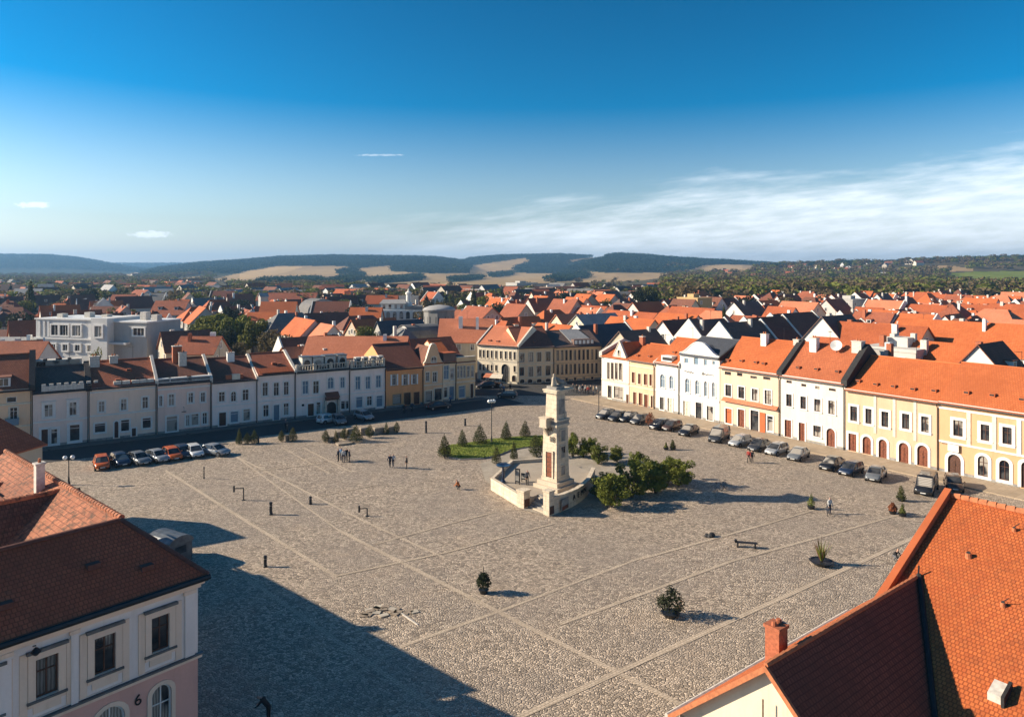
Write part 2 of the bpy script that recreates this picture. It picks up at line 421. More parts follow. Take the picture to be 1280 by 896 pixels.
# ------------------------------------------------------------------ terrain: one sheet to the horizon
def table(pts):
    xs = np.array([p[0] for p in pts], float); ys = np.array([p[1] for p in pts], float)
    return lambda p: np.interp(p, xs, ys)
RIDGES = [  # distance, rise length, skyline of the tree tops (bearing in px, level in px), tree height
    (4300, 1500, [(-900, 316), (0, 318), (60, 318.5), (100, 322), (150, 331), (190, 337), (240, 345), (2000, 360)], 13),
    (5600, 1100, [(-900, 330), (90, 329), (300, 329), (380, 335), (420, 345), (2000, 345)], 13),
    (3300, 1900, [(-900, 360), (150, 345), (200, 334), (250, 328), (300, 325), (350, 321), (420, 319.5), (480, 320.5), (540, 321), (575, 325), (600, 331), (640, 340), (2000, 345)], 11),
    (3700, 1700, [(-900, 360), (540, 340), (565, 328), (590, 322), (620, 319), (650, 318), (700, 317), (740, 319.5), (765, 323), (790, 333), (830, 345), (2000, 345)], 12),
    (3000, 1500, [(-900, 360), (690, 340), (715, 330), (740, 322), (770, 317), (800, 318), (850, 322), (900, 324.5), (960, 328), (1000, 332), (1050, 340), (2000, 345)], 11),
    (1900, 1000, [(-900, 360), (860, 340), (940, 331), (1010, 328.5), (1060, 326.5), (1100, 327.5), (1150, 324.5), (1200, 322.5), (1280, 320.5), (1500, 319), (2200, 322)], 11)]
RF = [(Y, w, table(p), th) for Y, w, p, th in RIDGES]
def sstep(t): t = np.clip(t, 0, 1); return t * t * (3 - 2 * t)
def terrain_z(x, y):
    x = np.asarray(x, float); y = np.asarray(y, float)
    ys = np.maximum(y, 1.0); p = np.clip(PX0 + FPX * x / ys, -900, 2200); p = np.where(y < 50, -900.0, p)
    z = np.zeros_like(ys)
    for Y, w, f, th in RF:
        H = np.maximum(CAMZ + (PY0 - f(p)) * Y / FPX - th * 0.8, 0)
        t = np.where(ys < Y, (ys - (Y - w)) / w, 1 - (ys - Y) / (w * 1.4))
        z = np.maximum(z, H * sstep(t))
    z += 2.0 * np.sin(x * 0.004 + 1) * np.sin(y * 0.0031) * sstep((ys - 1100) / 900)
    return z

def inpoly(px, py, poly):
    c = np.zeros(px.shape, bool); n = len(poly)
    for i in range(n):
        x1, y1 = poly[i]; x2, y2 = poly[(i + 1) % n]
        if y1 == y2: continue
        c ^= ((y1 > py) != (y2 > py)) & (px < (x2 - x1) * (py - y1) / (y2 - y1) + x1)
    return c
# where the fields lie (bearing, level); turned into ground by their position on the terrain
TAN = [[(268, 349), (300, 341), (338, 334), (346, 332.6), (432, 332.6), (440, 338), (432, 344), (400, 346.5), (345, 350), (300, 356)],
       [(440, 336), (478, 332.5), (492, 332), (487, 338), (520, 341), (585, 341.5), (590, 332), (655, 322.5), (664, 327), (640, 337), (652, 341), (705, 337), (720, 341), (700, 352), (600, 362), (420, 362), (408, 356), (450, 347), (452, 341)],
       [(640, 352), (700, 337), (760, 341), (830, 341), (850, 344), (800, 351), (740, 353)],
       [(700, 330), (715, 325), (755, 320), (757, 323), (722, 329)],
       [(852, 341), (878, 332), (900, 330.6), (952, 331.5), (956, 334.5), (938, 341), (918, 345), (900, 342), (880, 344)],
       [(1112, 338), (1130, 334), (1180, 331.5), (1216, 335.5), (1215, 339), (1120, 340)],
       [(205, 352), (250, 345), (262, 349), (230, 356)], [(150, 345), (172, 340), (178, 344), (160, 350)]]
TANL = [[(542, 361), (550, 355), (566, 352), (578, 356), (580, 362)], [(300, 340), (346, 333), (380, 333), (360, 340), (300, 350)], [(878, 334), (900, 330.6), (930, 331), (925, 338), (890, 340)]]
GREEN = [[(1176, 349), (1190, 341.5), (1220, 339.5), (1500, 336), (1500, 368), (1240, 364), (1192, 361)]]
WOODIN = [[(487, 339), (492, 331), (540, 326), (585, 336), (586, 341), (540, 342)], [(405, 357), (448, 342), (456, 344), (452, 350), (420, 357)],
          [(640, 341), (665, 327), (720, 330), (722, 341), (690, 342)], [(455, 352), (525, 346), (530, 350), (470, 355)], [(560, 351), (600, 347), (606, 349), (565, 353)], [(330, 352), (400, 350), (405, 357), (320, 358)], [(610, 344), (640, 341), (642, 344), (615, 347)], [(420, 341), (438, 337), (440, 341), (425, 344)], [(680, 352), (700, 344), (735, 341), (738, 347), (705, 352)]]

def build_terrain():
    a = np.concatenate([np.linspace(-52, 52, 420), np.linspace(56, 304, 60)]); a = np.radians(a)
    r = np.concatenate([np.array([0.5, 30, 70, 120, 180, 250, 330, 420, 520, 640, 760, 860]), np.geomspace(930, 7600, 120)])
    A, RR = np.meshgrid(a, r); X = RR * np.sin(A); Y = RR * np.cos(A)
    # forward part uses depth, so rows run across the view
    Z = terrain_z(X, Y) - 0.06
    nr, na = X.shape; V = np.stack([X, Y, Z], -1).reshape(-1, 3)
    i = np.arange(nr - 1)[:, None] * na; j = np.arange(na)[None, :]; k = (j + 1) % na
    F = np.stack([i + j, i + k, i + na + k, i + na + j], -1).reshape(-1, 4)
    C = V[F].mean(1); yy = np.maximum(C[:, 1], 1)
    px = PX0 + FPX * C[:, 0] / yy; py = PY0 + FPX * (CAMZ - C[:, 2]) / yy
    m = np.zeros(len(F), int)                       # 0 town earth, 1 scrub, 2 tan, 3 light tan, 4 green, 5 wood floor
    far = (yy > 840) & (C[:, 1] > 0); m[far] = 1
    m[(yy > 1800) & (C[:, 1] > 0)] = 5
    for q in TAN: m[far & inpoly(px, py, q)] = 2
    for q in TANL: m[far & inpoly(px, py, q)] = 3
    for q in WOODIN: m[far & inpoly(px, py, q)] = 5
    for q in GREEN: m[(yy > 600) & (C[:, 1] > 0) & inpoly(px, py, q)] = 4
    def gmat(name, c1, c2, sc):
        mm, nt, b = new_mat(name); co = objco(nt, True)
        mp = nt.new('ShaderNodeMapping'); nt.put(mp.inputs[0], co); mp.inputs['Rotation'].default_value = (0, 0, 0.5); mp.inputs['Scale'].default_value = (1, 0.35, 1)
        n = nt.noise(mp.outputs[0], sc, 6.0, 0.6); n2 = nt.noise(co, sc * 9, 4.0)
        colr = nt.mix(nt.remap(n, 0.35, 0.65), c4(c1), c4(c2)); colr = nt.mix(nt.math('MULTIPLY', nt.remap(n2, 0.4, 0.7), 0.35), colr, c4(tuple(x * 0.6 for x in c1)))
        nt.put(b.inputs['Base Color'], colr); b.inputs['Roughness'].default_value = 0.95; b.inputs['Specular IOR Level'].default_value = 0.05
        return mm
    mats = [gmat('town_earth', (0.10, 0.085, 0.06), (0.15, 0.12, 0.085), 0.05), gmat('scrub_ground', (0.085, 0.07, 0.035), (0.13, 0.105, 0.055), 0.006),
            gmat('stubble_field', (0.33, 0.225, 0.11), (0.43, 0.295, 0.145), 0.004), gmat('pale_field', (0.52, 0.35, 0.17), (0.45, 0.31, 0.15), 0.006),
            gmat('green_field', (0.15, 0.185, 0.028), (0.21, 0.23, 0.045), 0.008), gmat('wood_floor', (0.035, 0.045, 0.022), (0.05, 0.055, 0.028), 0.01)]
    me = np_mesh('terrain', V, F, None, True, m, mats)
    tag(link('terrain', me), kind='structure')
build_terrain()

# ------------------------------------------------------------------ woods: masses of far trees
def card_tree(n, seed, conic=False):
    if conic: L = [(0, 0, 0.2 + 0.15 * k, 0.34 - 0.06 * k, 0.34 - 0.06 * k, 0.16) for k in range(5)]
    else:
        g = np.random.default_rng(seed)
        L = [(g.uniform(-.24, .24), g.uniform(-.24, .24), g.uniform(.38, .74), g.uniform(.2, .32), g.uniform(.2, .32), g.uniform(.17, .26)) for _ in range(6)]
    return leaf_cloud(n, L, 0.11, seed, 0.1)
def replicate(protos, P, S, seed):
    g = np.random.default_rng(seed); VV = []; FF = []; off = 0
    kind = g.integers(0, len(protos), len(P)); ang = g.uniform(0, 6.28, len(P))
    for k, (pv, pf) in enumerate(protos):
        w = np.where(kind == k)[0]
        if not len(w): continue
        c, s = np.cos(ang[w])[:, None], np.sin(ang[w])[:, None]
        x = (pv[None, :, 0] * c - pv[None, :, 1] * s) * S[w, 0][:, None] + P[w, 0][:, None]
        y = (pv[None, :, 0] * s + pv[None, :, 1] * c) * S[w, 0][:, None] + P[w, 1][:, None]
        z = pv[None, :, 2] * S[w, 1][:, None] + P[w, 2][:, None]
        V = np.stack([x, y, z], -1).reshape(-1, 3); VV.append(V)
        F = (pf[None] + (np.arange(len(w)) * len(pv))[:, None, None]).reshape(-1, pf.shape[1]) + off; FF.append(F); off += len(V)
    return np.concatenate(VV), np.concatenate(FF)
def far_woods():
    g = np.random.default_rng(3)
    # hill forests
    n = 260000
    y = np.exp(g.uniform(np.log(1000), np.log(6200), n)); px = g.uniform(-60, 1340, n); x = (px - PX0) / FPX * y
    z = terrain_z(x, y); py = PY0 + FPX * (CAMZ - z) / y
    ok = np.ones(n, bool)
    for q in TAN + TANL + GREEN: ok &= ~inpoly(px, py, q)
    inw = np.zeros(n, bool)
    for q in WOODIN: inw |= inpoly(px, py, q)
    # keep front slopes and crests only; the valley floor stays open
    front = np.zeros(n, bool)
    for Y, w, f, th in RF:
        front |= (y < Y + 150) & (y > Y - w * 0.72) & (f(px) < 339)
    ok = (ok & front & (py < 349) & (y > 1700)) | inw
    idx = np.where(ok)[0]; idx = g.permutation(idx)[:34000]
    S = np.stack([g.uniform(15, 26, len(idx)), g.uniform(10, 17, len(idx))], 1) * (0.7 + y[idx] / 6000)[:, None]
    P = np.stack([x[idx], y[idx], z[idx]], 1)
    V, F = replicate([card_tree(16, 1), card_tree(16, 2), card_tree(14, 3, True)], P, S, 5)
    tag(link('hill_woods', np_mesh('hill_woods', V, F, LF_FAR)), 'dark blue green forest covering the distant hills', 'forest', kind='stuff')
    # scrubby valley woods between the town and the hills
    n = 60000
    y = np.exp(g.uniform(np.log(420), np.log(2300), n)); px = g.uniform(-60, 1340, n); x = (px - PX0) / FPX * y
    z = terrain_z(x, y); py = PY0 + FPX * (CAMZ - z) / y
    dens = np.where(px > 830, 0.55, 0.5) * np.where(y > 1300, 0.6, 1.0)
    dens = np.where((px > 830) & (y < 620) & (px > 1080), 0.2, dens)
    dens = np.where((px > 265) & (px < 830) & (y > 600), 0.03, np.where(px < 830, .8, dens))
    dens = np.where((px > 295) & (px < 455) & (y > 640) & (y < 900), .75, dens)
    ok = g.random(n) < dens
    for q in TAN + TANL + GREEN: ok &= ~inpoly(px, py, q)
    idx = g.permutation(np.where(ok)[0])[:8200]
    S = np.stack([g.uniform(9, 17, len(idx)), g.uniform(7, 14, len(idx))], 1) * np.where(px[idx] > 830, 1.25, 0.9)[:, None]
    P = np.stack([x[idx], y[idx], z[idx]], 1)
    V, F = replicate([card_tree(120, 11), card_tree(120, 12), card_tree(110, 13)], P, S, 6)
    half = np.arange(len(F)) // 120 % 3
    me = np_mesh('valley_woods', V, F, None, False, half, [LF_FARB, LF_TREE, LF_BRN])
    tag(link('valley_woods', me), 'brownish green scrub woods between the town and the hills', 'woods', kind='stuff')
far_woods()

def far_town():
    """the hundreds of tiny houses near the foot of the hills, beyond the ones built singly"""
    g = np.random.default_rng(21); n = 620
    y = np.concatenate([g.uniform(430, 820, 470), g.uniform(900, 1900, 150)]); px = g.uniform(-40, 1000, n)
    y[:430] = np.where((px[:430] > 265) & (px[:430] < 850), 430 + (y[:430] - 430) * .62, y[:430]); px[-130:] = g.uniform(900, 1150, 130); y[-130:] = g.uniform(520, 1700, 130)
    mb = MB(); walls = [WHITE, CREAM, RENDER, STONE]; roofs = [ORANGE2, REDBR, BROWN, CHAR, SALMON, GREYR, LGREY]
    for i in range(n):
        x = (px[i] - PX0) / FPX * y[i]; z = float(terrain_z(x, y[i])); a = g.choice([0.9, -0.65, 0.2]) + g.uniform(-.15, .15)
        pxx, pyy = proj(x, y[i], z)
        if 265 < pxx < 850 and y[i] > 600: continue
        if any(inpoly(np.array([pxx]), np.array([pyy]), q)[0] for q in TAN + GREEN): continue
        w, d, h, r = g.uniform(9, 20), g.uniform(8, 11), g.uniform(4, 9), g.uniform(3, 5)
        wm = walls[g.integers(4)]; rm = roofs[g.choice(7, p=[.13, .2, .22, .15, .05, .13, .12])]
        cs, sn = math.cos(a), math.sin(a)
        T = lambda u, v, zz: (x + u * cs - v * sn, y[i] + u * sn + v * cs, z + zz)
        c = [(-w / 2, -d / 2), (w / 2, -d / 2), (w / 2, d / 2), (-w / 2, d / 2)]
        for k in range(4):
            p, q = c[k], c[(k + 1) % 4]; mb.face([T(*p, -1), T(*q, -1), T(*q, h), T(*p, h)], wm)
        for sx in (-w / 2, w / 2): mb.face([T(sx, -d / 2, h), T(sx, d / 2, h), T(sx, 0, h + r)], wm)
        for sy in (-1, 1): mb.face([T(-w / 2 - .3, sy * d / 2 * 1.08, h - .2), T(w / 2 + .3, sy * d / 2 * 1.08, h - .2), T(w / 2 + .3, 0, h + r + .1), T(-w / 2 - .3, 0, h + r + .1)], rm, [(0, 0), (w, 0), (w, 6), (0, 6)])
    tag(mb.build('far_houses'), 'tiny pale and red roofed houses scattered before the hills', 'houses', kind='stuff')
far_town()

# ------------------------------------------------------------------ the square
def cobble_mat():
    m, nt, b = new_mat('cobblestones'); co = objco(nt, True)
    mp = nt.new('ShaderNodeMapping'); nt.put(mp.inputs[0], co); mp.inputs['Rotation'].default_value = (0, 0, R(37)); mp.inputs['Scale'].default_value = (1.0, 1.35, 1.0)
    wob = nt.noise(mp.outputs[0], 0.7, 2.0, col=True)
    vv = nt.new('ShaderNodeVectorMath', operation='MULTIPLY_ADD'); nt.put(vv.inputs[0], wob); vv.inputs[1].default_value = (0.7, 0.7, 0); nt.put(vv.inputs[2], mp.outputs[0])
    v = nt.new('ShaderNodeTexVoronoi'); v.voronoi_dimensions = '2D'; v.inputs['Scale'].default_value = 4.7; v.inputs['Randomness'].default_value = 0.8; nt.put(v.inputs['Vector'], vv.outputs[0])
    e = nt.new('ShaderNodeTexVoronoi', feature='DISTANCE_TO_EDGE'); e.voronoi_dimensions = '2D'; e.inputs['Scale'].default_value = 4.7; e.inputs['Randomness'].default_value = 0.8; nt.put(e.inputs['Vector'], vv.outputs[0])
    sp = nt.new('ShaderNodeSeparateColor'); nt.put(sp.inputs[0], v.outputs['Color'])
    big = nt.noise(co, 0.09, 5.0, 0.6); mid = nt.noise(co, 0.55, 5.0, 0.65); fine = nt.noise(co, 12.0, 4.0, 0.7)
    stone = nt.mix(nt.remap(sp.outputs[0], 0.0, 1.0, interp='LINEAR'), (0.225, 0.178, 0.132, 1), (0.78, 0.62, 0.46, 1))
    stone = nt.mix(nt.math('MULTIPLY', nt.remap(sp.outputs[1], 0.82, 1.0), 0.5), stone, (0.50, 0.39, 0.28, 1))
    stone = nt.mix(nt.math('MULTIPLY', nt.remap(big, 0.40, 0.62), 0.42), stone, (0.38, 0.315, 0.255, 1))
    stone = nt.mix(nt.math('MULTIPLY', nt.remap(mid, 0.5, 0.74), 0.42), stone, (0.185, 0.143, 0.105, 1))
    stone = nt.mix(nt.math('MULTIPLY', nt.remap(fine, 0.4, 0.75), 0.35), stone, (0.16, 0.135, 0.11, 1))
    joint = nt.remap(e.outputs['Distance'], 0.0, 0.12)
    nt.put(b.inputs['Base Color'], nt.mix(joint, (0.088, 0.068, 0.05, 1), stone)); b.inputs['Roughness'].default_value = 0.72
    b.inputs['Specular IOR Level'].default_value = 0.3
    stone = nt.mix(nt.math('MULTIPLY', nt.remap(nt.noise(co, 0.28, 6.0, 0.7), 0.52, 0.72), 0.45), stone, (0.64, 0.48, 0.335, 1))
    nt.put(b.inputs['Base Color'], nt.mix(joint, (0.088, 0.068, 0.05, 1), stone))
    h = nt.math('ADD', nt.remap(e.outputs['Distance'], 0.0, 0.26), nt.math('MULTIPLY', nt.math('ADD', fine, nt.math('MULTIPLY', sp.outputs[2], 0.8)), 0.4))
    nt.put(b.inputs['Normal'], nt.bump(h, 0.7, 0.05))
    return m
def paving_mat(name, c1, c2, w, h, mort=0.012, bump=0.25):
    m, nt, b = new_mat(name); co = objco(nt, True)
    mp = nt.new('ShaderNodeMapping'); nt.put(mp.inputs[0], co); mp.inputs['Rotation'].default_value = (0, 0, R(-37))
    br = nt.new('ShaderNodeTexBrick'); nt.put(br.inputs['Vector'], mp.outputs[0]); br.inputs['Scale'].default_value = 1; br.inputs['Brick Width'].default_value = w; br.inputs['Row Height'].default_value = h
    br.inputs['Mortar Size'].default_value = mort; br.inputs['Color1'].default_value = c4(c1); br.inputs['Color2'].default_value = c4(c2); br.inputs['Mortar'].default_value = c4(tuple(x * 0.5 for x in c2))
    big = nt.noise(co, 0.3, 5.0, 0.6); mid = nt.noise(co, 3.0, 5.0, 0.7)
    a = nt.mix(nt.math('MULTIPLY', nt.remap(big, 0.4, 0.7), 0.45), br.outputs[0], c4(tuple(x * 0.62 for x in c2)))
    a = nt.mix(nt.math('MULTIPLY', nt.remap(mid, 0.45, 0.75), 0.4), a, c4(tuple(x * 0.7 for x in c1)))
    nt.put(b.inputs['Base Color'], a); b.inputs['Roughness'].default_value = 0.85; b.inputs['Specular IOR Level'].default_value = 0.2
    nt.put(b.inputs['Normal'], nt.bump(nt.math('ADD', br.outputs['Fac'], mid), bump, 0.02)); return m
COBBLE = cobble_mat()
BAND = paving_mat('band_stone', (0.60, 0.485, 0.365), (0.48, 0.385, 0.285), 0.3, 0.2, 0.02)
SLAB = paving_mat('pavement_slabs', (0.42, 0.33, 0.235), (0.36, 0.28, 0.195), 1.2, 0.8, 0.012)
KERBS = paving_mat('dark_slabs', (0.17, 0.15, 0.135), (0.14, 0.125, 0.11), 0.9, 0.6, 0.012)
ASPH = paving_mat('street_surface', (0.085, 0.08, 0.076), (0.07, 0.067, 0.064), 0.22, 0.18, 0.02)
PALE = paving_mat('plaza_slabs', (0.40, 0.345, 0.275), (0.34, 0.29, 0.23), 0.8, 0.6, 0.012)

def sheet(name, pts, z, mat):
    mb = MB(); mb.face([(p[0], p[1], z) for p in pts], mat); o = mb.build(name); return tag(o, kind='structure')
# rows of facades: start point, unit direction along the row, direction into the buildings
class Row:
    def __init__(s, p, q):
        s.A = Vector((p[0], p[1])); d = Vector((q[0] - p[0], q[1] - p[1])); s.d = d.normalized(); s.n = Vector((-s.d.y, s.d.x)); s.rz = math.atan2(s.d.y, s.d.x)
    def s(s, px, back=0.0):
        A = s.A + s.n * back; r = (px - PX0) / FPX; return (r * A.y - A.x) / (s.d.x - r * s.d.y)
    def pt(s, t, back=0.0): return s.A + s.d * t + s.n * back
    def z(s, px, py, back=0.0): return zat(py, s.pt(s.s(px, back), back).y)
LROW = Row(G(0, 565.8), G(594, 498)); RROW = Row(G(752, 497.5), G(1280, 612))

sheet('square_paving', [(-95, 4), (95, 4), (95, 210), (-95, 210)], 0.0, COBBLE)
a0, a1 = LROW.pt(-25), LROW.pt(LROW.s(594) + 1.5)
q = lambda t, b: LROW.pt(t, b)
LEN = LROW.s(594)
mb = MB(); mb.extrude([(*q(-25, 0), 0.0), (*q(LEN + 1.5, 0), 0.0), (*q(LEN + 1.5, -2.2), 0.0), (*q(-25, -2.2), 0.0)], (0, 0, 0.13), KERBS); tag(mb.build('left_pavement'), kind='structure')
sheet('left_road', [q(-25, -2.2), q(LEN + 5, -2.2), q(LEN + 5, -9.5), q(-25, -9.5)], 0.004, ASPH)
rq = lambda t, b: RROW.pt(t, b)
RL = RROW.s(1280)
mb = MB(); mb.extrude([(*rq(-3, 0), 0.0), (*rq(RL + 14, 0), 0.0), (*rq(RL + 14, -4.4), 0.0), (*rq(-3, -5.2), 0.0)], (0, 0, 0.12), SLAB); tag(mb.build('right_pavement'), kind='structure')
# street that leaves the square at its far corner
sheet('far_street', [(-13, 141), (16, 141), (22, 158), (21, 175), (-30, 175), (-26, 150)], 0.004, ASPH)
for k, (x0, y0, x1, y1, w) in enumerate([(300, 646, 207, 588, .5), (300, 646, 420, 720, .5), (275, 560, 459, 653, .4), (459, 653, 556, 697, .4), (300, 716, 600, 925, .5), (280, 560, 424, 663, .3), (424, 663, 900, 905, .55), (354, 560, 412, 592, .3), (380, 560, 440, 590, .35),
        (430, 850, 508, 805, .5), (508, 805, 640, 758, .5), (640, 758, 812, 693, .4), (812, 822, 1149, 669, .6), (640, 900, 812, 822, .6), (700, 780, 912, 702, .5), (912, 702, 1062, 661, .45), (1062, 661, 1135, 640, .4), (800, 699, 961, 654, .45), (961, 654, 1060, 625, .35), (470, 680, 560, 655, .35), (560, 655, 620, 640, .35), (420, 720, 560, 690, .4), (560, 690, 690, 655, .35), (325, 588, 400, 580, .3), (400, 620, 470, 606, .3)]):
    a, b = G(x0, y0), G(x1, y1); d = (b - a).normalized(); n = Vector((-d.y, d.x, 0)) * w * .36
    sheet('paving_band', [a - n, b - n, b + n, a + n], 0.004 + 0.0013 * k, BAND)
# lawn, and pale paving round the monument
lawn = [(546, 566), (551, 561), (562, 557), (580, 555), (610, 550), (650, 546), (690, 544.5), (700, 548), (700, 557), (664, 559), (640, 563), (625, 569), (604, 574), (575, 575), (553, 571)]
LP = [G(*p) for p in lawn]
mb = MB(); mb.prism([(p.x, p.y) for p in LP], 0.0, 0.14, STONE_D); kerb = mb.build('lawn_kerb'); tag(kerb, kind='structure')
cx = sum(p.x for p in LP) / len(LP); cy = sum(p.y for p in LP) / len(LP)
def lawn_mat():
    m, nt, b = new_mat('lawn_grass'); co = objco(nt, True); n = nt.noise(co, 0.7, 5.0); f = nt.noise(co, 14.0, 4.0, 0.7)
    a = nt.mix(nt.remap(n, 0.35, 0.65), (0.21, 0.26, 0.03, 1), (0.30, 0.33, 0.06, 1)); nt.put(b.inputs['Base Color'], nt.mix(nt.math('MULTIPLY', nt.remap(f, 0.4, 0.7), 0.6), a, (0.13, 0.17, 0.025, 1)))
    b.inputs['Roughness'].default_value = 0.9; nt.put(b.inputs['Normal'], nt.bump(f, 0.8, 0.06)); return m
inner = [(cx + (p.x - cx) * 0.965, cy + (p.y - cy) * 0.965) for p in LP]
def build_lawn():
    V, F = [], []; g = np.random.default_rng(9); P = []
    xs = [p[0] for p in inner]; ys = [p[1] for p in inner]
    while len(P) < 16000:
        x = g.uniform(min(xs), max(xs), 4000); y = g.uniform(min(ys), max(ys), 4000); ok = inpoly(x, y, inner); P += list(zip(x[ok], y[ok]))
    mb = MB(); mb.face([(x, y, 0.16) for x, y in inner], LAWN)
    me = mb.mesh('lawn_grass'); o = link('lawn_grass', me); tag(o, 'mown green lawn with conical shrubs beside the monument', 'grass', kind='stuff')
    P = np.array(P[:16000]); n = len(P); a = g.uniform(0, 6.28, n); w = .05; h = g.uniform(.06, .16, n)
    V = np.stack([np.stack([P[:, 0] - w * np.cos(a), P[:, 1] - w * np.sin(a), np.full(n, .15)], 1), np.stack([P[:, 0] + w * np.cos(a), P[:, 1] + w * np.sin(a), np.full(n, .15)], 1), np.stack([P[:, 0] + g.normal(0, .04, n), P[:, 1] + g.normal(0, .04, n), .15 + h], 1)], 1).reshape(-1, 3)
    me2 = np_mesh('lawn_blades', V, np.arange(3 * n).reshape(-1, 3), LAWN)
    bm = bmesh.new(); bm.from_mesh(me); bm.from_mesh(me2); bm.to_mesh(me); bm.free()
LAWN = lawn_mat(); build_lawn()
sheet('monument_paving', [G(606, 600), G(600, 580), G(628, 570), G(655, 560), G(715, 552), G(800, 572), G(800, 605), G(745, 628), G(690, 646), G(648, 636)], 0.036, PALE)
# ------------------------------------------------------------------ houses round the square
def arch_pts(u0, z0, u1, z1, n=8, rise=None):
    w = u1 - u0; r = rise or min(w / 2, (z1 - z0) * 0.4); c = (u0 + u1) / 2
    p = [(u0, z0), (u1, z0)]
    for k in range(n + 1):
        t = math.pi * k / n; p.append((c + w / 2 * math.cos(t), z1 - r + r * math.sin(t)))
    return p
def rect_pts(u0, z0, u1, z1): return [(u0, z0), (u1, z0), (u1, z1), (u0, z1)]
def grow(pts, u0, z0, u1, z1, t, tb=None):
    cu = (u0 + u1) / 2; cz = (z0 + z1) / 2; su = (u1 - u0) / 2; sz = (z1 - z0) / 2; out = []
    for u, z in pts: out.append((cu + (u - cu) * (su + t) / su, cz + (z - cz) * (sz + t) / sz))
    return out
def pane_mesh(name, pts, y, mat, parent):
    mb = MB(); mb.extrude([(u, y, z) for u, z in pts], (0, .02, 0), mat); return mb.build(name, parent)

def opening(root, u0, z0, u1, z1, kind, st, wall):
    """one window or door set in a hole of the facade"""
    arch = kind in ('a', 'ad', 'as'); w = u1 - u0
    pts = arch_pts(u0, z0, u1, z1) if arch else rect_pts(u0, z0, u1, z1)
    if arch: # fill the corners above the arch with wall
        n = len(pts); top = pts[2:]
        for j in range(len(top) - 1):
            cu = u1 if (top[j][0] + top[j + 1][0]) / 2 > (u0 + u1) / 2 else u0
            wall.face([(top[j][0], 0, top[j][1]), (cu, 0, z1), (top[j + 1][0], 0, top[j + 1][1])], st['wall'])
    t = st.get('t', 0.16); door = kind in ('d', 'ad')
    out = grow(pts, u0, z0, u1, z1, t)
    if door: out = [(u, max(z, z0)) for u, z in out]
    mb = MB()
    if kind != 't' and t > 0: mb.ring(pts, out, -0.07, 0.0, st['trim'])
    fm = st['door'] if door else st['frame']
    inn = grow(pts, u0, z0, u1, z1, -min(0.075, w * .12))
    mb.ring(inn, pts, 0.07, 0.16, fm)
    if door:
        nm = 'door'
        lf = MB(); lf.extrude([(u, .14, z) for u, z in inn], (0, .05, 0), st['door'])
        c = (u0 + u1) / 2; zt = inn[2][1] if not arch else z1 - min(w / 2, (z1 - z0) * .4)
        for a, b in ((u0 + .14, c - .05), (c + .05, u1 - .14)):
            if b - a > .2:
                hh = (zt - z0 - .3) / 3
                for k in range(3): lf.box(a + .06, .115, z0 + .15 + k * hh, b - .06, .14, z0 + .15 + (k + .78) * hh, st['door'])
        lf.box(c - .025, .1, z0 + .05, c + .025, .14, zt, fm)
        leaf = lf.build('door', root); mb.build('door_frame', leaf)
        h = MB(); h.box(c + .06, .05, z0 + 1.0, c + .09, .115, z0 + 1.14, DARK); h.build('handle', leaf)
        return leaf
    c = (u0 + u1) / 2; hgt = z1 - z0
    if kind == 's':
        k = max(1, round(w / 1.1))
        for i in range(1, k): mb.box(u0 + w * i / k - .03, .08, z0 + .07, u0 + w * i / k + .03, .14, z1 - .07, fm)
        mb.box(u0 + .07, .08, z1 - hgt * .24, u1 - .07, .138, z1 - hgt * .24 + .06, fm)
    elif kind != 't':
        mb.box(c - .03, .08, z0 + .07, c + .03, .14, z1 - .1, fm); zc = z0 + hgt * .66
        mb.box(u0 + .07, .081, zc - .025, u1 - .07, .139, zc + .025, fm)
    if kind in ('w', 'a'):
        mb.box(u0 - t - .05, -.16, z0 - .12, u1 + t + .05, 0, z0 - .02, st.get('sill', st['trim']))
        if st.get('hood'): mb.box(u0 - t - .08, -.22, z1 + t + .05, u1 + t + .08, 0, z1 + t + .17, st.get('hoodm', st['trim']))
    win = mb.build('shop_window' if kind in ('s', 'as') else 'window', root)
    gm = st.get('glass', GLASS)
    pane_mesh('pane', inn, 0.13, gm, win)
    if st.get('shutter') and kind in ('w', 'a'):
        for sx in (-1, 1):
            s = MB(); ua = u0 - t - w * .46 if sx < 0 else u1 + t; ub = ua + w * .46
            s.box(ua, -.09, z0, ub, -.03, z1, st['shutter'])
            for k in range(7): s.box(ua + .05, -.105, z0 + .1 + k * (hgt - .2) / 7, ub - .05, -.09, z0 + .1 + (k + .6) * (hgt - .2) / 7, st['shutter'])
            s.build('shutter', win)
    return win

def wall_with_holes(mb, W, H0, H, holes, mat, dp=0.2, y=0.0, z0=0.0):
    us = sorted({0.0, W} | {h[0] for h in holes} | {h[2] for h in holes}); zs = sorted({H0, H} | {h[1] for h in holes} | {h[3] for h in holes})
    for i in range(len(us) - 1):
        for j in range(len(zs) - 1):
            cu, cz = (us[i] + us[i + 1]) / 2, (zs[j] + zs[j + 1]) / 2
            if us[i + 1] - us[i] < 1e-6 or zs[j + 1] - zs[j] < 1e-6: continue
            if any(h[0] < cu < h[2] and h[1] < cz < h[3] for h in holes): continue
            mb.face([(us[i], y, zs[j]), (us[i + 1], y, zs[j]), (us[i + 1], y, zs[j + 1]), (us[i], y, zs[j + 1])], mat)
    for u0, za, u1, zb in holes:
        for p, q in (((u0, za), (u1, za)), ((u1, za), (u1, zb)), ((u1, zb), (u0, zb)), ((u0, zb), (u0, za))):
            mb.face([(p[0], y, p[1]), (q[0], y, q[1]), (q[0], y + dp, q[1]), (p[0], y + dp, p[1])], mat)

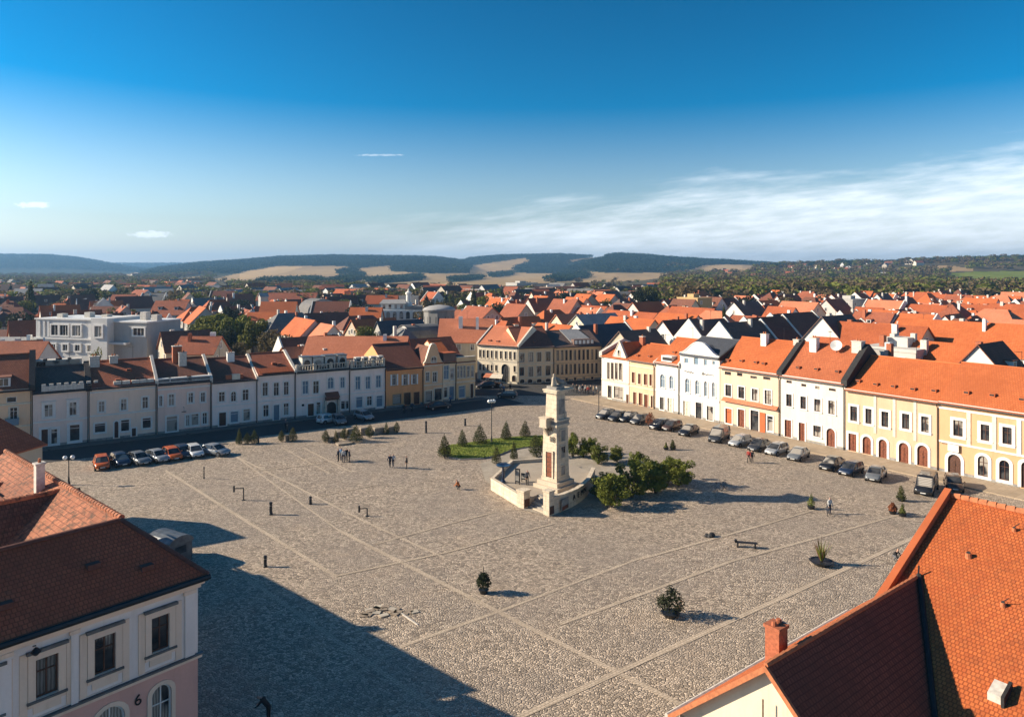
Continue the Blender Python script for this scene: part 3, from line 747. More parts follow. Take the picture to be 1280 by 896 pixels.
HEROES = []
def chimney(root, x, y, z0, z1, sx, sy, mat, pots=1):
    mb = MB(); mb.box(x - sx / 2, y - sy / 2, z0, x + sx / 2, y + sy / 2, z1, mat); o = mb.build('chimney', root)
    c = MB(); c.box(x - sx / 2 - .07, y - sy / 2 - .07, z1 + .002, x + sx / 2 + .07, y + sy / 2 + .07, z1 + .12, RENDER)
    for k in range(pots):
        px = x + (k - (pots - 1) / 2) * .35; c.tube((px, y, z1 + .12), (px, y, z1 + .42), .11, TERRA, 8, .09)
    c.build('chimney_cap', o); return o

def house(row, pxl, pxr, label, ref, wall, roof, eave, ridge, wins, depth=13.0, trim=None, frame=None, door=None, group=None,
          course=None, party=None, partyl=None, vents=(), chims=(), gutter=DARK, roofkind='gable', style=None, pipe=True, cat='house', plinth=None, sides=True, bands=(), flat_h=None):
    s0, s1 = row.s(pxl), row.s(pxr); W = s1 - s0; o = row.pt(s0)
    he = row.z(*eave); hd = depth / 2
    hr = row.z(ridge[0], ridge[1], hd) if ridge else he
    root = thing('town_house', label, cat, (o.x, o.y, 0), row.rz, group)
    HEROES.append(dict(ref=ref, pxl=pxl, pxr=pxr, root=root, row=row))
    wm = plaster(wall)
    st = dict(wall=wm, trim=trim or WHITE, frame=frame or WHITE, door=door or WOOD_D); st.update(style or {})
    ops = []
    for w in wins:
        x0, y0, x1, y1, k = w[:5]; extra = w[5] if len(w) > 5 else {}
        u0, u1 = row.s(x0) - s0, row.s(x1) - s0; xm = (x0 + x1) / 2; z0, z1 = row.z(xm, y1), row.z(xm, y0)
        u0 = max(u0, .12); u1 = min(u1, W - .12); z0 = max(z0, .1); z1 = min(z1, he - .2)
        if k in ('d', 'ad') : z0 = max(.1, min(z0, .25))
        if u1 - u0 > .25 and z1 - z0 > .2: ops.append((u0, z0, u1, z1, k, extra))
    wb = MB(); wall_with_holes(wb, W, -.1, he, [q[:4] for q in ops], wm)
    wb.face([(0, depth, -.1), (W, depth, -.1), (W, depth, he), (0, depth, he)], wm)
    zt = hr - .16 if roofkind == 'gable' else he
    for x in (0, W):
        wb.face([(x, 0, -.1), (x, depth, -.1), (x, depth, he), (x, hd, zt), (x, 0, he)] if roofkind == 'gable' else [(x, 0, -.1), (x, depth, -.1), (x, depth, he), (x, 0, he)], wm)
    for u0, z0, u1, z1, k, ex in ops:
        s2 = dict(st); s2.update(ex); opening(root, u0, z0, u1, z1, k, s2, wb)
    # dark rooms behind the glass are closed off by the reveal depth: a back board
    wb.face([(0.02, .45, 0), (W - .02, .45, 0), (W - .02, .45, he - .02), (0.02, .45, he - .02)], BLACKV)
    wb.build('wall', root)
    tr = MB(); tm = st['trim']
    tr.box(0.02, -.12, he - .42, W - .02, 0, he - .24, tm); tr.box(0.01, -.24, he - .24, W - .01, 0, he - .1, tm)
    tr.build('cornice', root)
    if course:
        for cpx, cpy in course:
            z = row.z(cpx, cpy); c = MB(); c.box(0.02, -.09, z - .09, W - .02, 0, z + .09, tm); c.box(0.02, -.14, z + .09, W - .02, 0, z + .15, tm); c.build('string_course', root)
    pl = MB(); pl.box(0.0, -.05, 0, W, -.002, .45, plinth or STONE_D)
    # plinth is interrupted by doors
    segs = [(0.02, W - .02)]
    for u0, z0, u1, z1, k, ex in ops:
        if k in ('d', 'ad') or z0 < .5:
            n = []
            for a, b in segs:
                if u1 + .2 <= a or u0 - .2 >= b: n.append((a, b)); continue
                if u0 - .2 > a: n.append((a, u0 - .2))
                if u1 + .2 < b: n.append((u1 + .2, b))
            segs = n
    pl = MB()
    for a, b in segs:
        if b - a > .06: pl = MB(); pl.box(a, -.05, 0, b, -.002, .45, plinth or STONE_D); pl.build('plinth', root)
    rise = (hr - he) / hd
    ov = .38
    if roofkind == 'gable':
        rb = MB()
        rb.slope([(0.01, -ov, he - ov * rise), (W - .01, -ov, he - ov * rise), (W - .01, hd, hr), (0.01, hd, hr)], roof)
        rb.slope([(W - .01, depth + ov, he - ov * rise), (0.01, depth + ov, he - ov * rise), (0.01, hd, hr), (W - .01, hd, hr)], roof)
        rb.tube((0.02, hd, hr + .0), (W - .02, hd, hr + .0), .13, roof, 6)
        r = rb.build('roof', root)
        for x, kind in ((W, party), (0, partyl)):
            if kind:
                pm, ph, pw = kind; p = MB()
                a = [(x - pw / 2, -ov * .8, he - .45), (x - pw / 2, -ov * .8, he + ph - ov * rise * .8), (x - pw / 2, hd, hr + ph), (x - pw / 2, depth + ov, he + ph), (x - pw / 2, depth + ov, he - .45)]
                p.extrude(a, (pw, 0, 0), pm); p.build('fire_wall', root)
        for px, py in vents:
            # on the front slope
            dx, dz = (px - PX0) / FPX, -(py - PY0) / FPX
            A = row.pt(s0); ny = row.n; cs = Vector((dx, 1)).dot(ny); a0 = -Vector(A).dot(ny)
            t = (he - CAMZ + rise * a0) / (dz - rise * cs); P = Vector((dx * t, t)); u = (P - A).dot(row.d); v = (P - A).dot(row.n); z = he + rise * v
            d = MB(); d.box(u - .32, v - .28, z - .1, u + .32, v + .3, z + .28, roof); d.box(u - .24, v - .31, z + .02, u + .24, v - .28, z + .22, BLACKV); d.build('roof_vent', root)
        for cx, cpy0, cpy1, cw, cm, back in chims:
            u = row.s(cx, back) - s0; Yc = row.pt(row.s(cx, back), back).y
            zr = he + rise * (back if back < hd else depth - back)
            chimney(root, u, back, zr - .4, zat(cpy0, Yc), cw, cw * .8, cm, 2 if cw > .9 else 1)
    if gutter:
        g = MB(); zg = he - ov * rise - .09 if roofkind == 'gable' else he
        if roofkind == 'gable':
            g.tube((0.03, -ov - .06, zg), (W - .03, -ov - .06, zg), .085, gutter, 8); g.build('gutter', root)
            if pipe:
                d = MB(); d.tube((W - .12, -ov - .06, zg), (W - .12, -.12, zg - .55), .06, gutter, 7); d.tube((W - .12, -.12, zg - .55), (W - .12, -.12, .1), .06, gutter, 7); d.build('downpipe', root)
    return dict(root=root, W=W, he=he, hr=hr, hd=hd, depth=depth, s0=s0, row=row, wall=wm, rise=rise, st=st)
def loc(h, px, py, back=0.0):
    return h['row'].s(px, back) - h['s0'], h['row'].z(px, py, back)

LG = 'houses along the shaded left side of the square'; RG = 'houses along the sunlit right side of the square'
GREYW = (0.84, 0.66, 0.56); PALEW = (0.90, 0.75, 0.67); OCHRE = (0.78, 0.36, 0.15); BEIGE = (0.78, 0.49, 0.28); COLDW = (0.88, 0.74, 0.67)
PW = (RENDER, .42, .4); PD = (BLACKV, .5, .75)
GB = dict(glass=GLASS)
# ---- left row, from the near left end to the far corner
h = house(LROW, -62, 40, 'ochre house with a blue balcony at the near end of the shaded row', 'the ochre house with a blue balcony', (0.82, 0.56, 0.36), REDBR, (20, 485.5), (10, 443), [
    (8, 496, 20.7, 503, 't'), (12, 509, 22, 524, 'w'), (8.5, 542, 24.5, 559, 's'), (-20, 511, -10, 526, 'w'), (-24, 545, -8, 562, 's')], group=LG, party=PD, course=[(20, 533), (20, 505)], trim=CREAM)
u0, zb = loc(h, 6.6, 531.5); u1, _ = loc(h, 23.7, 531.5)
mb = MB(); mb.box(u0, -.9, zb, u1, 0, zb + .12, STONE_D); mb.box(u0, -.9, zb + .12, u1, -.84, zb + .95, BLIND); mb.box(u0, -.84, zb + .12, u0 + .05, 0, zb + .95, BLIND); mb.box(u1 - .05, -.84, zb + .12, u1, 0, zb + .95, BLIND); mb.build('balcony', h['root'])
def dormer(h, u, w, z, hgt, wm, roof, back=0.9, glass=GLASS):
    """small roof dormer with a window, standing on the front slope"""
    y0 = max(.05, (z - h['he']) / h['rise'] ); mb = MB(); y1 = y0 + hgt / h['rise'] + .3
    mb.box(u - w / 2, y0, z - .3, u + w / 2, y1, z + hgt, wm); mb.box(u - w / 2 - .12, y0 - .15, z + hgt + .002, u + w / 2 + .12, y1, z + hgt + .14, roof)
    d = mb.build('dormer', h['root']); m2 = MB(); m2.ring(rect_pts(u - w * .34, z + .12, u + w * .34, z + hgt - .12), rect_pts(u - w * .42, z + .05, u + w * .42, z + hgt - .05), y0 - .05, y0 - .002, WHITE)
    m2.box(u - .03, y0 - .045, z + .12, u + .03, y0 - .01, z + hgt - .12, WHITE)
    wdw = m2.build('dormer_window', d); return d
def dpane(h, u, w, z, hgt):
    y0 = max(.05, (z - h['he']) / h['rise']); mb = MB(); mb.box(u - w * .34, y0 - .03, z + .12, u + w * .34, y0 - .004, z + hgt - .12, GLASS); mb.build('dormer_pane', h['root'])
u, z = loc(h, 4, 484); dormer(h, u, 1.6, h['he'] + .3, 1.2, WHITE, BROWN); dpane(h, u, 1.6, h['he'] + .3, 1.2)

h = house(LROW, 41, 111, 'pale house with dark brown roof, skylights and a double shop door in shade', 'the pale house with skylights', GREYW, CHAR, (75, 487.5), (62, 458), [
    (55.2, 505.4, 66.3, 521, 'w'), (86.4, 502.4, 96, 519.4, 'w'), (51.8, 536.5, 61, 556, 'd'), (63, 536, 72, 555, 's'), (86.8, 530.5, 100, 551, 's')], group=LG, party=PD, course=[(75, 525.5)], style=dict(t=.3, hood=1))
mb = MB(); mb.box(1.0, -.3, h['he'], h['W'] - .6, -.05, h['he'] + .7, RENDER)
for k in range(8): mb.box(1.0 + k * .9, -.34, h['he'] + .702, 1.5 + k * .9, 0, h['he'] + 1.0, RENDER)
mb.build('parapet', h['root'])
for px, w in ((51, 1.6), (66, 2.4), (80, 2.0), (94, 1.8)):
    u, _ = loc(h, px, 455, 5.5); mb = MB(); mb.box(u - w / 2, h['hd'] + .3, h['hr'] - .5, u + w / 2, h['hd'] + 2.2, h['hr'] + .9, RENDER); mb.box(u - w * .35, h['hd'] + .26, h['hr'] + .1, u + w * .35, h['hd'] + .3, h['hr'] + .75, GLASS); mb.build('dormer', h['root'])

h = house(LROW, 112, 196, 'cream shaded house with sunlit red tiled roof and three upper windows', 'the cream house with the red lit roof', (0.89, 0.67, 0.52), REDBR, (150, 481.5), (140, 450), [
    (123, 501.5, 131, 515, 'w'), (150.8, 498.5, 158.6, 513, 'w'), (177.7, 496, 185.3, 510.6, 'w'), (118, 529, 132, 540.6, 's'), (143, 526.5, 148, 546, 'ad'), (150.8, 524.4, 162, 539, 's'), (164.8, 535, 170, 545, 'd'), (177.8, 522, 189, 535.3, 's')],
    group=LG, party=PW, course=[(150, 517), (150, 488)], chims=[(118, 446, 0, 1.3, RENDER, 5.4), (142, 445.5, 0, 1.1, RENDER, 6)], vents=[(147, 476), (172, 474), (161, 463)])
mb = MB()
for px in (147, 158, 170, 180, 188):
    u, _ = loc(h, px, 476); mb.box(u - .5, .2, h['he'], u + .5, .8, h['he'] + .55, RENDER)
mb.build('attic_vents', h['root'])

h = house(LROW, 197, 264, 'greyish pink house with brown roof, wide shop doorway and hanging sign', 'the house with the hanging sign', (0.86, 0.62, 0.51), BROWN, (228, 477.2), (230, 447), [
    (199, 494.7, 203, 507.8, 'w'), (210.6, 492.7, 218, 507.2, 'w'), (235.2, 490.8, 241.7, 503.6, 'w'), (250.8, 490.3, 256.6, 502.5, 'w'), (207.8, 520, 221.9, 539.5, 's'), (232, 518.4, 237, 532.5, 'w'), (239, 517, 248.4, 531.7, 's'), (253, 515.6, 259, 530, 'w')],
    group=LG, party=PW, course=[(228, 485)], chims=[(221, 433, 0, 1.3, BRICK, 5.6), (228, 441, 0, 1.1, RENDER, 4.6)])
mb = MB()
for px, w in ((204, 2.2), (226, 3.2), (250, 3.6)):
    u, _ = loc(h, px, 476); mb.box(u - w / 2, .1, h['he'], u + w / 2, .9, h['he'] + .7, WHITE); mb.box(u - w / 2 + .2, .07, h['he'] + .15, u + w / 2 - .2, .1, h['he'] + .55, ZINC)
mb.build('dormer', h['root'])
u, z = loc(h, 229, 513); mb = MB(); mb.tube((u, -.05, z + .6), (u, -.9, z + .6), .03, DARK); mb.lathe([(0.05, 0), (.34, .02), (.34, .06), (.05, .08)], DARK, 14, u, -.75, z - .1); mb.tube((u, -.75, z), (u, -.75, z + .6), .02, DARK); mb.build('hanging_sign', h['root'])

h = house(LROW, 265, 321.5, 'white house with black brown roof and a pale blue shop panel', 'the white house with a blue panel', COLDW, DKBR, (293, 474.8), (290, 446), [
    (273.4, 489.7, 281.3, 502.2, 'w'), (288.6, 489, 295.3, 502, 'a'), (303, 486.6, 311, 500.6, 'w'), (273.8, 515.5, 282.5, 530, 'd'), (288, 514, 298, 528, 's', dict(glass=BLIND)), (304, 511, 312.8, 526, 's')], group=LG, party=PW, course=[(293, 506)],
    chims=[(288, 441, 0, 1.1, WHITE, 5.5)])
u, _ = loc(h, 293, 470); mb = MB(); mb.box(u - 1.2, .3, h['he'] - .1, u + 1.4, 1.0, h['he'] + .8, BRICK); mb.box(u - .3, .1, h['he'], u + .9, .5, h['he'] + .9, CREAM); mb.build('dormer', h['root'])

h = house(LROW, 322, 369.3, 'white house with three tall windows on both floors and rusty roof', 'the white house with six tall windows', PALEW, REDBR, (345, 466), (330, 441), [
    (328, 478, 335, 495, 'w'), (342, 478, 348.8, 494.7, 'w'), (354.7, 477, 361, 493.6, 'w'), (329, 506, 336, 521, 'w'), (342, 506, 349, 525, 'd', dict(door=BLIND)), (354.4, 503.8, 361, 519, 'w')], group=LG, party=(RENDER, .4, .4), course=[(345, 500)],
    vents=[(342, 455), (349, 456)])
mb = MB(); mb.slope([(0.3, -.1, h['he'] + .12), (h['W'] - .3, -.1, h['he'] + .12), (h['W'] - .3, 1.3, h['he'] + .12 + 1.3 * h['rise'] + .1), (0.3, 1.3, h['he'] + .12 + 1.3 * h['rise'] + .1)], ORANGE2, .06); mb.build('lower_tiles', h['root'])

h = house(LROW, 370, 437.3, 'white house with a dark arched carriage gate under a brown canopy', 'the white house with the dark gate', PALEW, CHAR, (404, 462.6), (404, 446), [
    (378, 476, 385.6, 492.5, 'w', dict(glass=BLIND)), (391.4, 476, 398.8, 492, 'w'), (409.4, 471.3, 417.2, 485.8, 'a', dict(glass=BLIND)), (425.4, 471.4, 431, 485, 'w', dict(glass=BLIND)), (376.9, 504.5, 381, 508.4, 't'), (384.7, 504.5, 392.2, 519.4, 'd'), (395.3, 502.5, 400.8, 517.8, 's'),
    (408, 502, 420.3, 521, 'ad', dict(door=BLACKV)), (426.2, 501, 431.5, 511.6, 's'), (432.3, 501, 436, 511, 's')], group=LG, course=[(390, 497)])
ua, z = loc(h, 406, 500); ub, _ = loc(h, 422.6, 500); mb = MB(); mb.box(ua, -.7, z, ub, -.08, z + .5, WOOD_D); mb.slope([(ua, -1.0, z + .5), (ub, -1.0, z + .5), (ub, -.08, z + 1.3), (ua, -.08, z + 1.3)], BROWN); mb.build('gate_canopy', h['root'])
for px in (406, 422.6):
    u, _ = loc(h, px, 505); mb = MB(); mb.box(u - .18, -.6, 0, u + .18, -.1, z, STONE); mb.build('gate_pillar', h['root'])
def balustrade(h, y=-.15, n=None, hh=.9, clutter=0, seed=1):
    W, z = h['W'], h['he']; mb = MB(); mb.box(0.1, y, z + .0, W - .1, y + .25, z + .15, STONE); mb.box(0.1, y, z + hh, W - .1, y + .25, z + hh + .14, STONE)
    n = n or int(W / .45)
    for k in range(n): x = .3 + (W - .6) * k / (n - 1); mb.box(x - .06, y + .06, z + .15, x + .06, y + .19, z + hh, STONE)
    for k in range(4): x = .3 + (W - .6) * k / 3; mb.box(x - .22, y - .03, z + .15, x + .22, y + .28, z + hh + .3, STONE)
    mb.build('balustrade', h['root'])
balustrade(h, .2)
for px, py, w, hh in ((383, 449, 1.6, 1.5), (397, 449, 1.8, 1.4), (412, 447, 1.8, 1.5), (427, 444, 1.5, 1.5)):
    u, _ = loc(h, px, py, 2); mb = MB(); mb.box(u - w / 2, 1.6, h['he'], u + w / 2, 3.6, h['he'] + hh + .6, RENDER); mb.extrude([(x, 1.56, zz) for x, zz in arch_pts(u - w * .32, h['he'] + .3, u + w * .32, h['he'] + hh + .2)], (0, .03, 0), GLASS); mb.box(u - w / 2 - .1, 1.5, h['he'] + hh + .602, u + w / 2 + .1, 3.7, h['he'] + hh + .75, ZINC); mb.build('dormer', h['root'])

h = house(LROW, 438, 482, 'white house with a stone balustrade, between the dark gate and the ochre house', 'the white house with balustrade', (0.90, 0.76, 0.68), CHAR, (460, 459.3), (460, 447), [
    (444.3, 470.5, 450.5, 487, 'w', dict(glass=BLIND)), (457, 470.5, 463, 486, 'w', dict(glass=BLIND)), (470, 469, 476.3, 484.5, 'w', dict(glass=BLIND)), (445, 496, 453.3, 509.6, 's', dict(glass=BLIND)), (458.6, 495, 465, 507, 'w'), (470.5, 494.3, 478.4, 508.3, 's', dict(glass=BLIND))], group=LG, course=[(460, 490)])
balustrade(h, .1, hh=1.1)
for px, w in ((447, 1.0), (456, .9), (466, 1.1), (475, .9)):
    u, _ = loc(h, px, 452, 2); mb = MB(); mb.box(u - w / 2, 1.5, h['he'], u + w / 2, 2.6, h['he'] + 1.7, RENDER); mb.box(u - w * .3, 1.46, h['he'] + .5, u + w * .3, 1.5, h['he'] + 1.4, BLACKV); mb.build('dormer', h['root'])

h = house(LROW, 482.5, 529, 'ochre house with white shutters and a tall dark brown roof', 'the ochre house with white shutters', OCHRE, DKBR, (505, 459), (500, 428.5), [
    (490.5, 467.8, 495, 481.7, 'w'), (504.5, 467.8, 509, 481, 'w'), (516, 467.8, 520, 480, 'w'), (491, 492.7, 501.4, 505, 's', dict(frame=WOOD_D)), (505, 490.7, 513.2, 505, 'd'), (517.3, 490, 524.2, 505, 'd')], group=LG, trim=plaster((0.52, 0.32, 0.17)), style=dict(shutter=WHITE, t=.08), pipe=True)
h10 = h = house(LROW, 529.5, 553, 'narrow beige house with a curved front gable and big shop windows', 'the beige house with a curved gable', BEIGE, ORANGE, (541, 453.6), (541, 436), [
    (532.5, 465, 536.5, 476.8, 'w'), (541, 465, 546, 477.4, 'w'), (531.5, 488.6, 540, 502, 's', dict(frame=WOOD_D)), (543, 485.6, 552, 500, 's', dict(frame=WOOD_D))], group=LG, course=[(541, 481), (541, 457)], trim=CREAM, gutter=None)
def curved_gable(h, peak, mat, win=True, hw=.5, flat=0.12, th=.4, window=None):
    W, z = h['W'], h['he']; P = []; n = 14
    for k in range(n + 1):
        t = k / n; x = t * W; d = abs(t - .5) * 2
        v = 1 - sstep((d - flat) / (1 - flat)); P.append((x, float(z + (peak - z) * v)))
    P = [(0, z - .12)] + P + [(W, z - .12)]
    pts = [(x, -.05, zz) for x, zz in P]
    mb = MB(); mb.extrude(pts, (0, th, 0), mat)
    g = mb.build('front_gable', h['root']); c = MB()
    for a, b in zip(P[1:-2], P[2:-1]): c.extrude([(a[0], -.14, a[1] + .003), (b[0], -.14, b[1] + .003), (b[0], -.14, b[1] + .16), (a[0], -.14, a[1] + .16)], (0, th + .18, 0), h['st']['trim'])
    c.build('gable_coping', g)
    if window:
        u0, za, u1, zb = window; m2 = MB(); m2.ring(arch_pts(u0, za, u1, zb), grow(arch_pts(u0, za, u1, zb), u0, za, u1, zb, .14), -.13, -.05, h['st']['trim']); m2.box((u0 + u1) / 2 - .03, -.1, za, (u0 + u1) / 2 + .03, -.055, zb, h['st']['frame'])
        w = m2.build('gable_window', g); m3 = MB(); m3.extrude([(u, -.075, zz) for u, zz in arch_pts(u0, za, u1, zb)], (0, .02, 0), GLASS); m3.build('pane', w)
        # ridge roof running back from the gable
    r = MB(); zz = peak - .5
    r.slope([(-.1, .3, z + .1), (-.1, h['hd'], z + .1), (W / 2, h['hd'], zz), (W / 2, .3, zz)], h['cross']); r.slope([(W + .1, .3, z + .1), (W + .1, h['hd'], z + .1), (W / 2, h['hd'], zz), (W / 2, .3, zz)], h['cross']); r.build('gable_roof', h['root'])
h['cross'] = BROWN
ua, za = loc(h, 539, 453); ub, zb = loc(h, 545, 445.6); curved_gable(h, loc(h, 538, 430.5)[1], h['wall'], window=(ua, za, ub, zb))
h = house(LROW, 553.5, 570, 'narrow beige house with orange roof above a dark attic band', 'the narrow house with a dark attic band', (0.76, 0.60, 0.41), ORANGE, (561, 451.5), (561, 424), [
    (554.8, 456.6, 561, 474, 'w', dict(frame=WHITE, glass=BLIND)), (563, 460, 567.5, 475, 'w'), (561.6, 482.9, 567.3, 498.4, 'd', dict(door=BLIND)), (555, 484, 559.5, 497, 's')], group=LG, trim=CREAM, course=[(561, 479)])
mb = MB(); mb.box(.1, -.1, h['he'], h['W'] - .1, 1.6, h['he'] + 1.5, CHAR); mb.box(-.02, -.25, h['he'] + 1.502, h['W'] + .02, 1.7, h['he'] + 1.64, ORANGE2); mb.build('attic_band', h['root'])
h = house(LROW, 570.5, 594, 'yellowish corner house with parapet at the far end of the left row', 'the yellowish corner house', (0.72, 0.50, 0.28), BROWN, (583, 451.5), (578, 441), [
    (571.6, 457.4, 574, 472.5, 'w'), (575.5, 457.2, 578, 472.3, 'w'), (579.3, 457, 581.8, 472, 'w'), (584, 457.5, 587, 471.5, 'w'), (589, 457, 592, 471, 'w'), (573.6, 482, 581.3, 497, 's', dict(glass=BLIND)), (587.9, 479.6, 591.6, 494, 'd')], group=LG, trim=CREAM, course=[(583, 477)], gutter=None, style=dict(t=.08))
mb = MB(); mb.box(0, -.1, h['he'], h['W'], .3, h['he'] + .8, h['wall']); mb.box(-.03, -.2, h['he'] + .802, h['W'] + .05, .4, h['he'] + .95, CREAM); mb.build('parapet', h['root'])

# ---- right row
CR = (0.72, 0.66, 0.56)
h = house(RROW, 752, 786.3, 'white end house with small pointed gable and a framed row of windows', 'the white end house with a pointed gable', (0.70, 0.64, 0.56), ORANGE, (768, 445.5), (768, 426), [
    (759.3, 453, 762, 473.5, 'w'), (764, 453.3, 767, 473.8, 'w'), (769, 453.6, 772, 474, 'w'), (774, 454, 777.5, 474.5, 'w'), (760, 482, 764.3, 497, 's'), (767.6, 483.4, 778.5, 498, 's'), (783, 493, 785.6, 504.6, 'd', dict(door=WOOD_R))], group=RG, depth=11.0, trim=CREAM, frame=WOOD_D, course=[(768, 477)], style=dict(t=.07), partyl=(RENDER, .7, .8), gutter=None)
h['cross'] = ORANGE
ua, za = loc(h, 772.6, 445); ub, zb = loc(h, 775.6, 437.7); ga, _ = loc(h, 766.5, 446); gb, _ = loc(h, 783, 446); pk = loc(h, 775.5, 427.5)[1]; gm = (ga + gb) / 2
mb = MB(); mb.extrude([(ga, -.06, h['he'] - .1), (gb, -.06, h['he'] - .1), (gm, -.06, pk)], (0, .35, 0), h['wall']); g = mb.build('front_gable', h['root'])
mb = MB()
for sx in (ga, gb): mb.extrude([(sx, -.14, h['he'] - .05), (gm, -.14, pk + .02), (gm, -.14, pk + .28), (sx, -.14, h['he'] + .2)], (0, .5, 0), CREAM)
mb.build('gable_coping', g)
mb = MB(); mb.ring(arch_pts(ua, za, ub, zb), grow(arch_pts(ua, za, ub, zb), ua, za, ub, zb, .1), -.12, -.06, CREAM); w = mb.build('gable_window', g); mb = MB(); mb.extrude([(u, -.085, zz) for u, zz in arch_pts(ua, za, ub, zb)], (0, .02, 0), GLASS); mb.build('pane', w)
mb = MB(); zz = pk - .12
for sx in (ga, gb): mb.slope([(sx, .29, h['he']), (sx, h['hd'], h['he']), (gm, h['hd'], zz), (gm, .29, zz)], ORANGE)
mb.build('gable_roof', h['root'])

h = house(RROW, 787, 818.5, 'peach house with four red shuttered windows and an orange roof', 'the peach house with red shutters', (0.70, 0.50, 0.32), ORANGE, (803, 450.6), (800, 427.5), [
    (790, 465, 793.6, 478.4, 'w'), (797.8, 467, 801, 480, 'w'), (805, 467.3, 809, 481, 'w'), (812, 467.8, 815, 482, 'w'), (791.6, 490, 795.3, 505, 'd'), (798.6, 491, 802.8, 505.8, 'd'), (805.3, 493, 810, 509.7, 'd'), (813.7, 494.6, 816.2, 508.8, 'd')], group=RG, depth=11.0, trim=CREAM, frame=WOOD_R, door=WOOD_R, course=[(803, 485), (803, 459)], style=dict(glass=WOOD_R, t=.08), party=(RENDER, .3, .3), chims=[(803, 421, 0, .9, BRICK, 5.2)], vents=[(812, 446), (797, 445)])
h = house(RROW, 819.3, 849.3, 'white house with two tall arched windows and a steep orange roof', 'the white house with two arched windows', (0.71, 0.67, 0.60), ORANGE, (835, 453), (846, 421.5), [
    (825.4, 467.8, 831.3, 484.6, 'a'), (837, 469.5, 841.8, 486, 'a'), (825, 496.3, 830, 511.9, 's', dict(frame=WOOD_D, glass=GLASS)), (834.6, 497.6, 840.8, 514.2, 'd', dict(door=CREAM))], group=RG, depth=11.0, course=[(835, 490)], frame=WHITE, party=(RENDER, .3, .35), vents=[(843, 441)], style=dict(glass=BLIND))
ua, _ = loc(h, 826, 448); ub, _ = loc(h, 839, 448); mb = MB(); mb.box(ua, .1, h['he'], ub, 1.6, h['he'] + 1.1, WHITE)
for k in range(3): mb.box(ua + .3 + k * (ub - ua - .3) / 3, .06, h['he'] + .3, ua + .3 + k * (ub - ua - .3) / 3 + .7, .1, h['he'] + .85, BLACKV)
mb.build('dormer', h['root'])
h = house(RROW, 850, 899.5, 'tall white house with a curved gable, slate roof and four grey arched windows', 'the tall white house with a slate roof', (0.71, 0.68, 0.63), SLATE, (875, 444), (895, 422.3), [
    (855.5, 447.5, 860.6, 454, 't'), (867.3, 446.5, 872.8, 456, 't'), (879.8, 449, 883.7, 457, 't'), (890.5, 451, 894, 456, 't'), (856.7, 473, 862.2, 490.8, 'a'), (869.3, 475.4, 874, 493, 'a'), (880.3, 476.5, 884.5, 495.4, 'a'), (890.2, 477.9, 894, 496.3, 'a'), (854.2, 501.3, 861.4, 519.2, 'd', dict(door=CREAM)), (869.8, 503, 877.3, 523, 's', dict(frame=WOOD_D, glass=GLASS)), (883.7, 507.7, 891.5, 525.3, 's', dict(frame=WOOD_D, glass=GLASS))], group=RG, depth=11.0, course=[(875, 498)], style=dict(glass=BLIND), gutter=None, party=(BLACKV, .1, .3))
h['cross'] = SLATE
curved_gable(h, loc(h, 877, 429)[1], h['wall'], flat=.1)
# squiggles of the painted script on its front
sb = MB()
def squig(pts):
    for a, b in zip(pts, pts[1:]): sb.tube((a[0], -.03, a[1]), (b[0], -.03, b[1]), .045, DARK, 5)
for xs, ys in (((855.5, 857.5, 859, 861, 862.5, 864, 865.5, 867), (463.5, 463.5, 465, 464, 466, 464.5, 466.5, 465.5)), ((877.5, 879, 879.5, 881, 883, 885, 886.5, 889, 892.5), (468.5, 465, 468.6, 467, 469, 467.5, 469, 468.5, 469.5))):
    squig([loc(h, a, b) for a, b in zip(xs, ys)])
sb.build('lettering', h['root'])
h = house(RROW, 900.3, 975.2, 'cream house with orange shop awning strip and red doors', 'the cream house with red doors', (0.66, 0.52, 0.38), ORANGE, (938, 461.7), (931, 421.3), [
    (906, 464.5, 913.7, 468.5, 't'), (921.3, 466, 928, 470, 't'), (938, 470, 946, 473, 't'), (954, 471, 963, 474.5, 't'), (907, 481, 914.3, 495, 'w'), (923.2, 483.3, 930.6, 497.7, 'w'), (940, 486, 947.5, 500.7, 'w'), (956, 487.8, 964.5, 505, 'w'),
    (907, 510.6, 915, 529, 's', dict(frame=WOOD_R, glass=ORPAINT)), (922.6, 511.6, 930.8, 533, 'd', dict(door=WOOD_R)), (938.4, 513, 948.5, 539, 's', dict(frame=WOOD_D)), (959.3, 520, 966.3, 539, 's', dict(frame=WHITE))], group=RG, depth=11.0, frame=WOOD_D, party=(BLACKV, .55, .85),
    chims=[(956, 418, 0, 1.0, WHITE, 4.6)], vents=[(927, 451.5), (945, 453.5), (910, 451), (955, 455)])
ua, za = loc(h, 949.8, 528); ub, _ = loc(h, 956.8, 528); mb = MB(); mb.box(ua, -.12, .15, ub, -.04, 3.1, ORPAINT); mb.build('door_panel', h['root'])
ua, za = loc(h, 917.5, 501); ub, _ = loc(h, 971, 510); mb = MB(); mb.slope([(.6, -.55, za - .1), (h['W'] - .3, -.55, za - .1), (h['W'] - .3, 0, za + .35), (.6, 0, za + .35)], SALMON, .08); mb.build('shop_awning', h['root'])
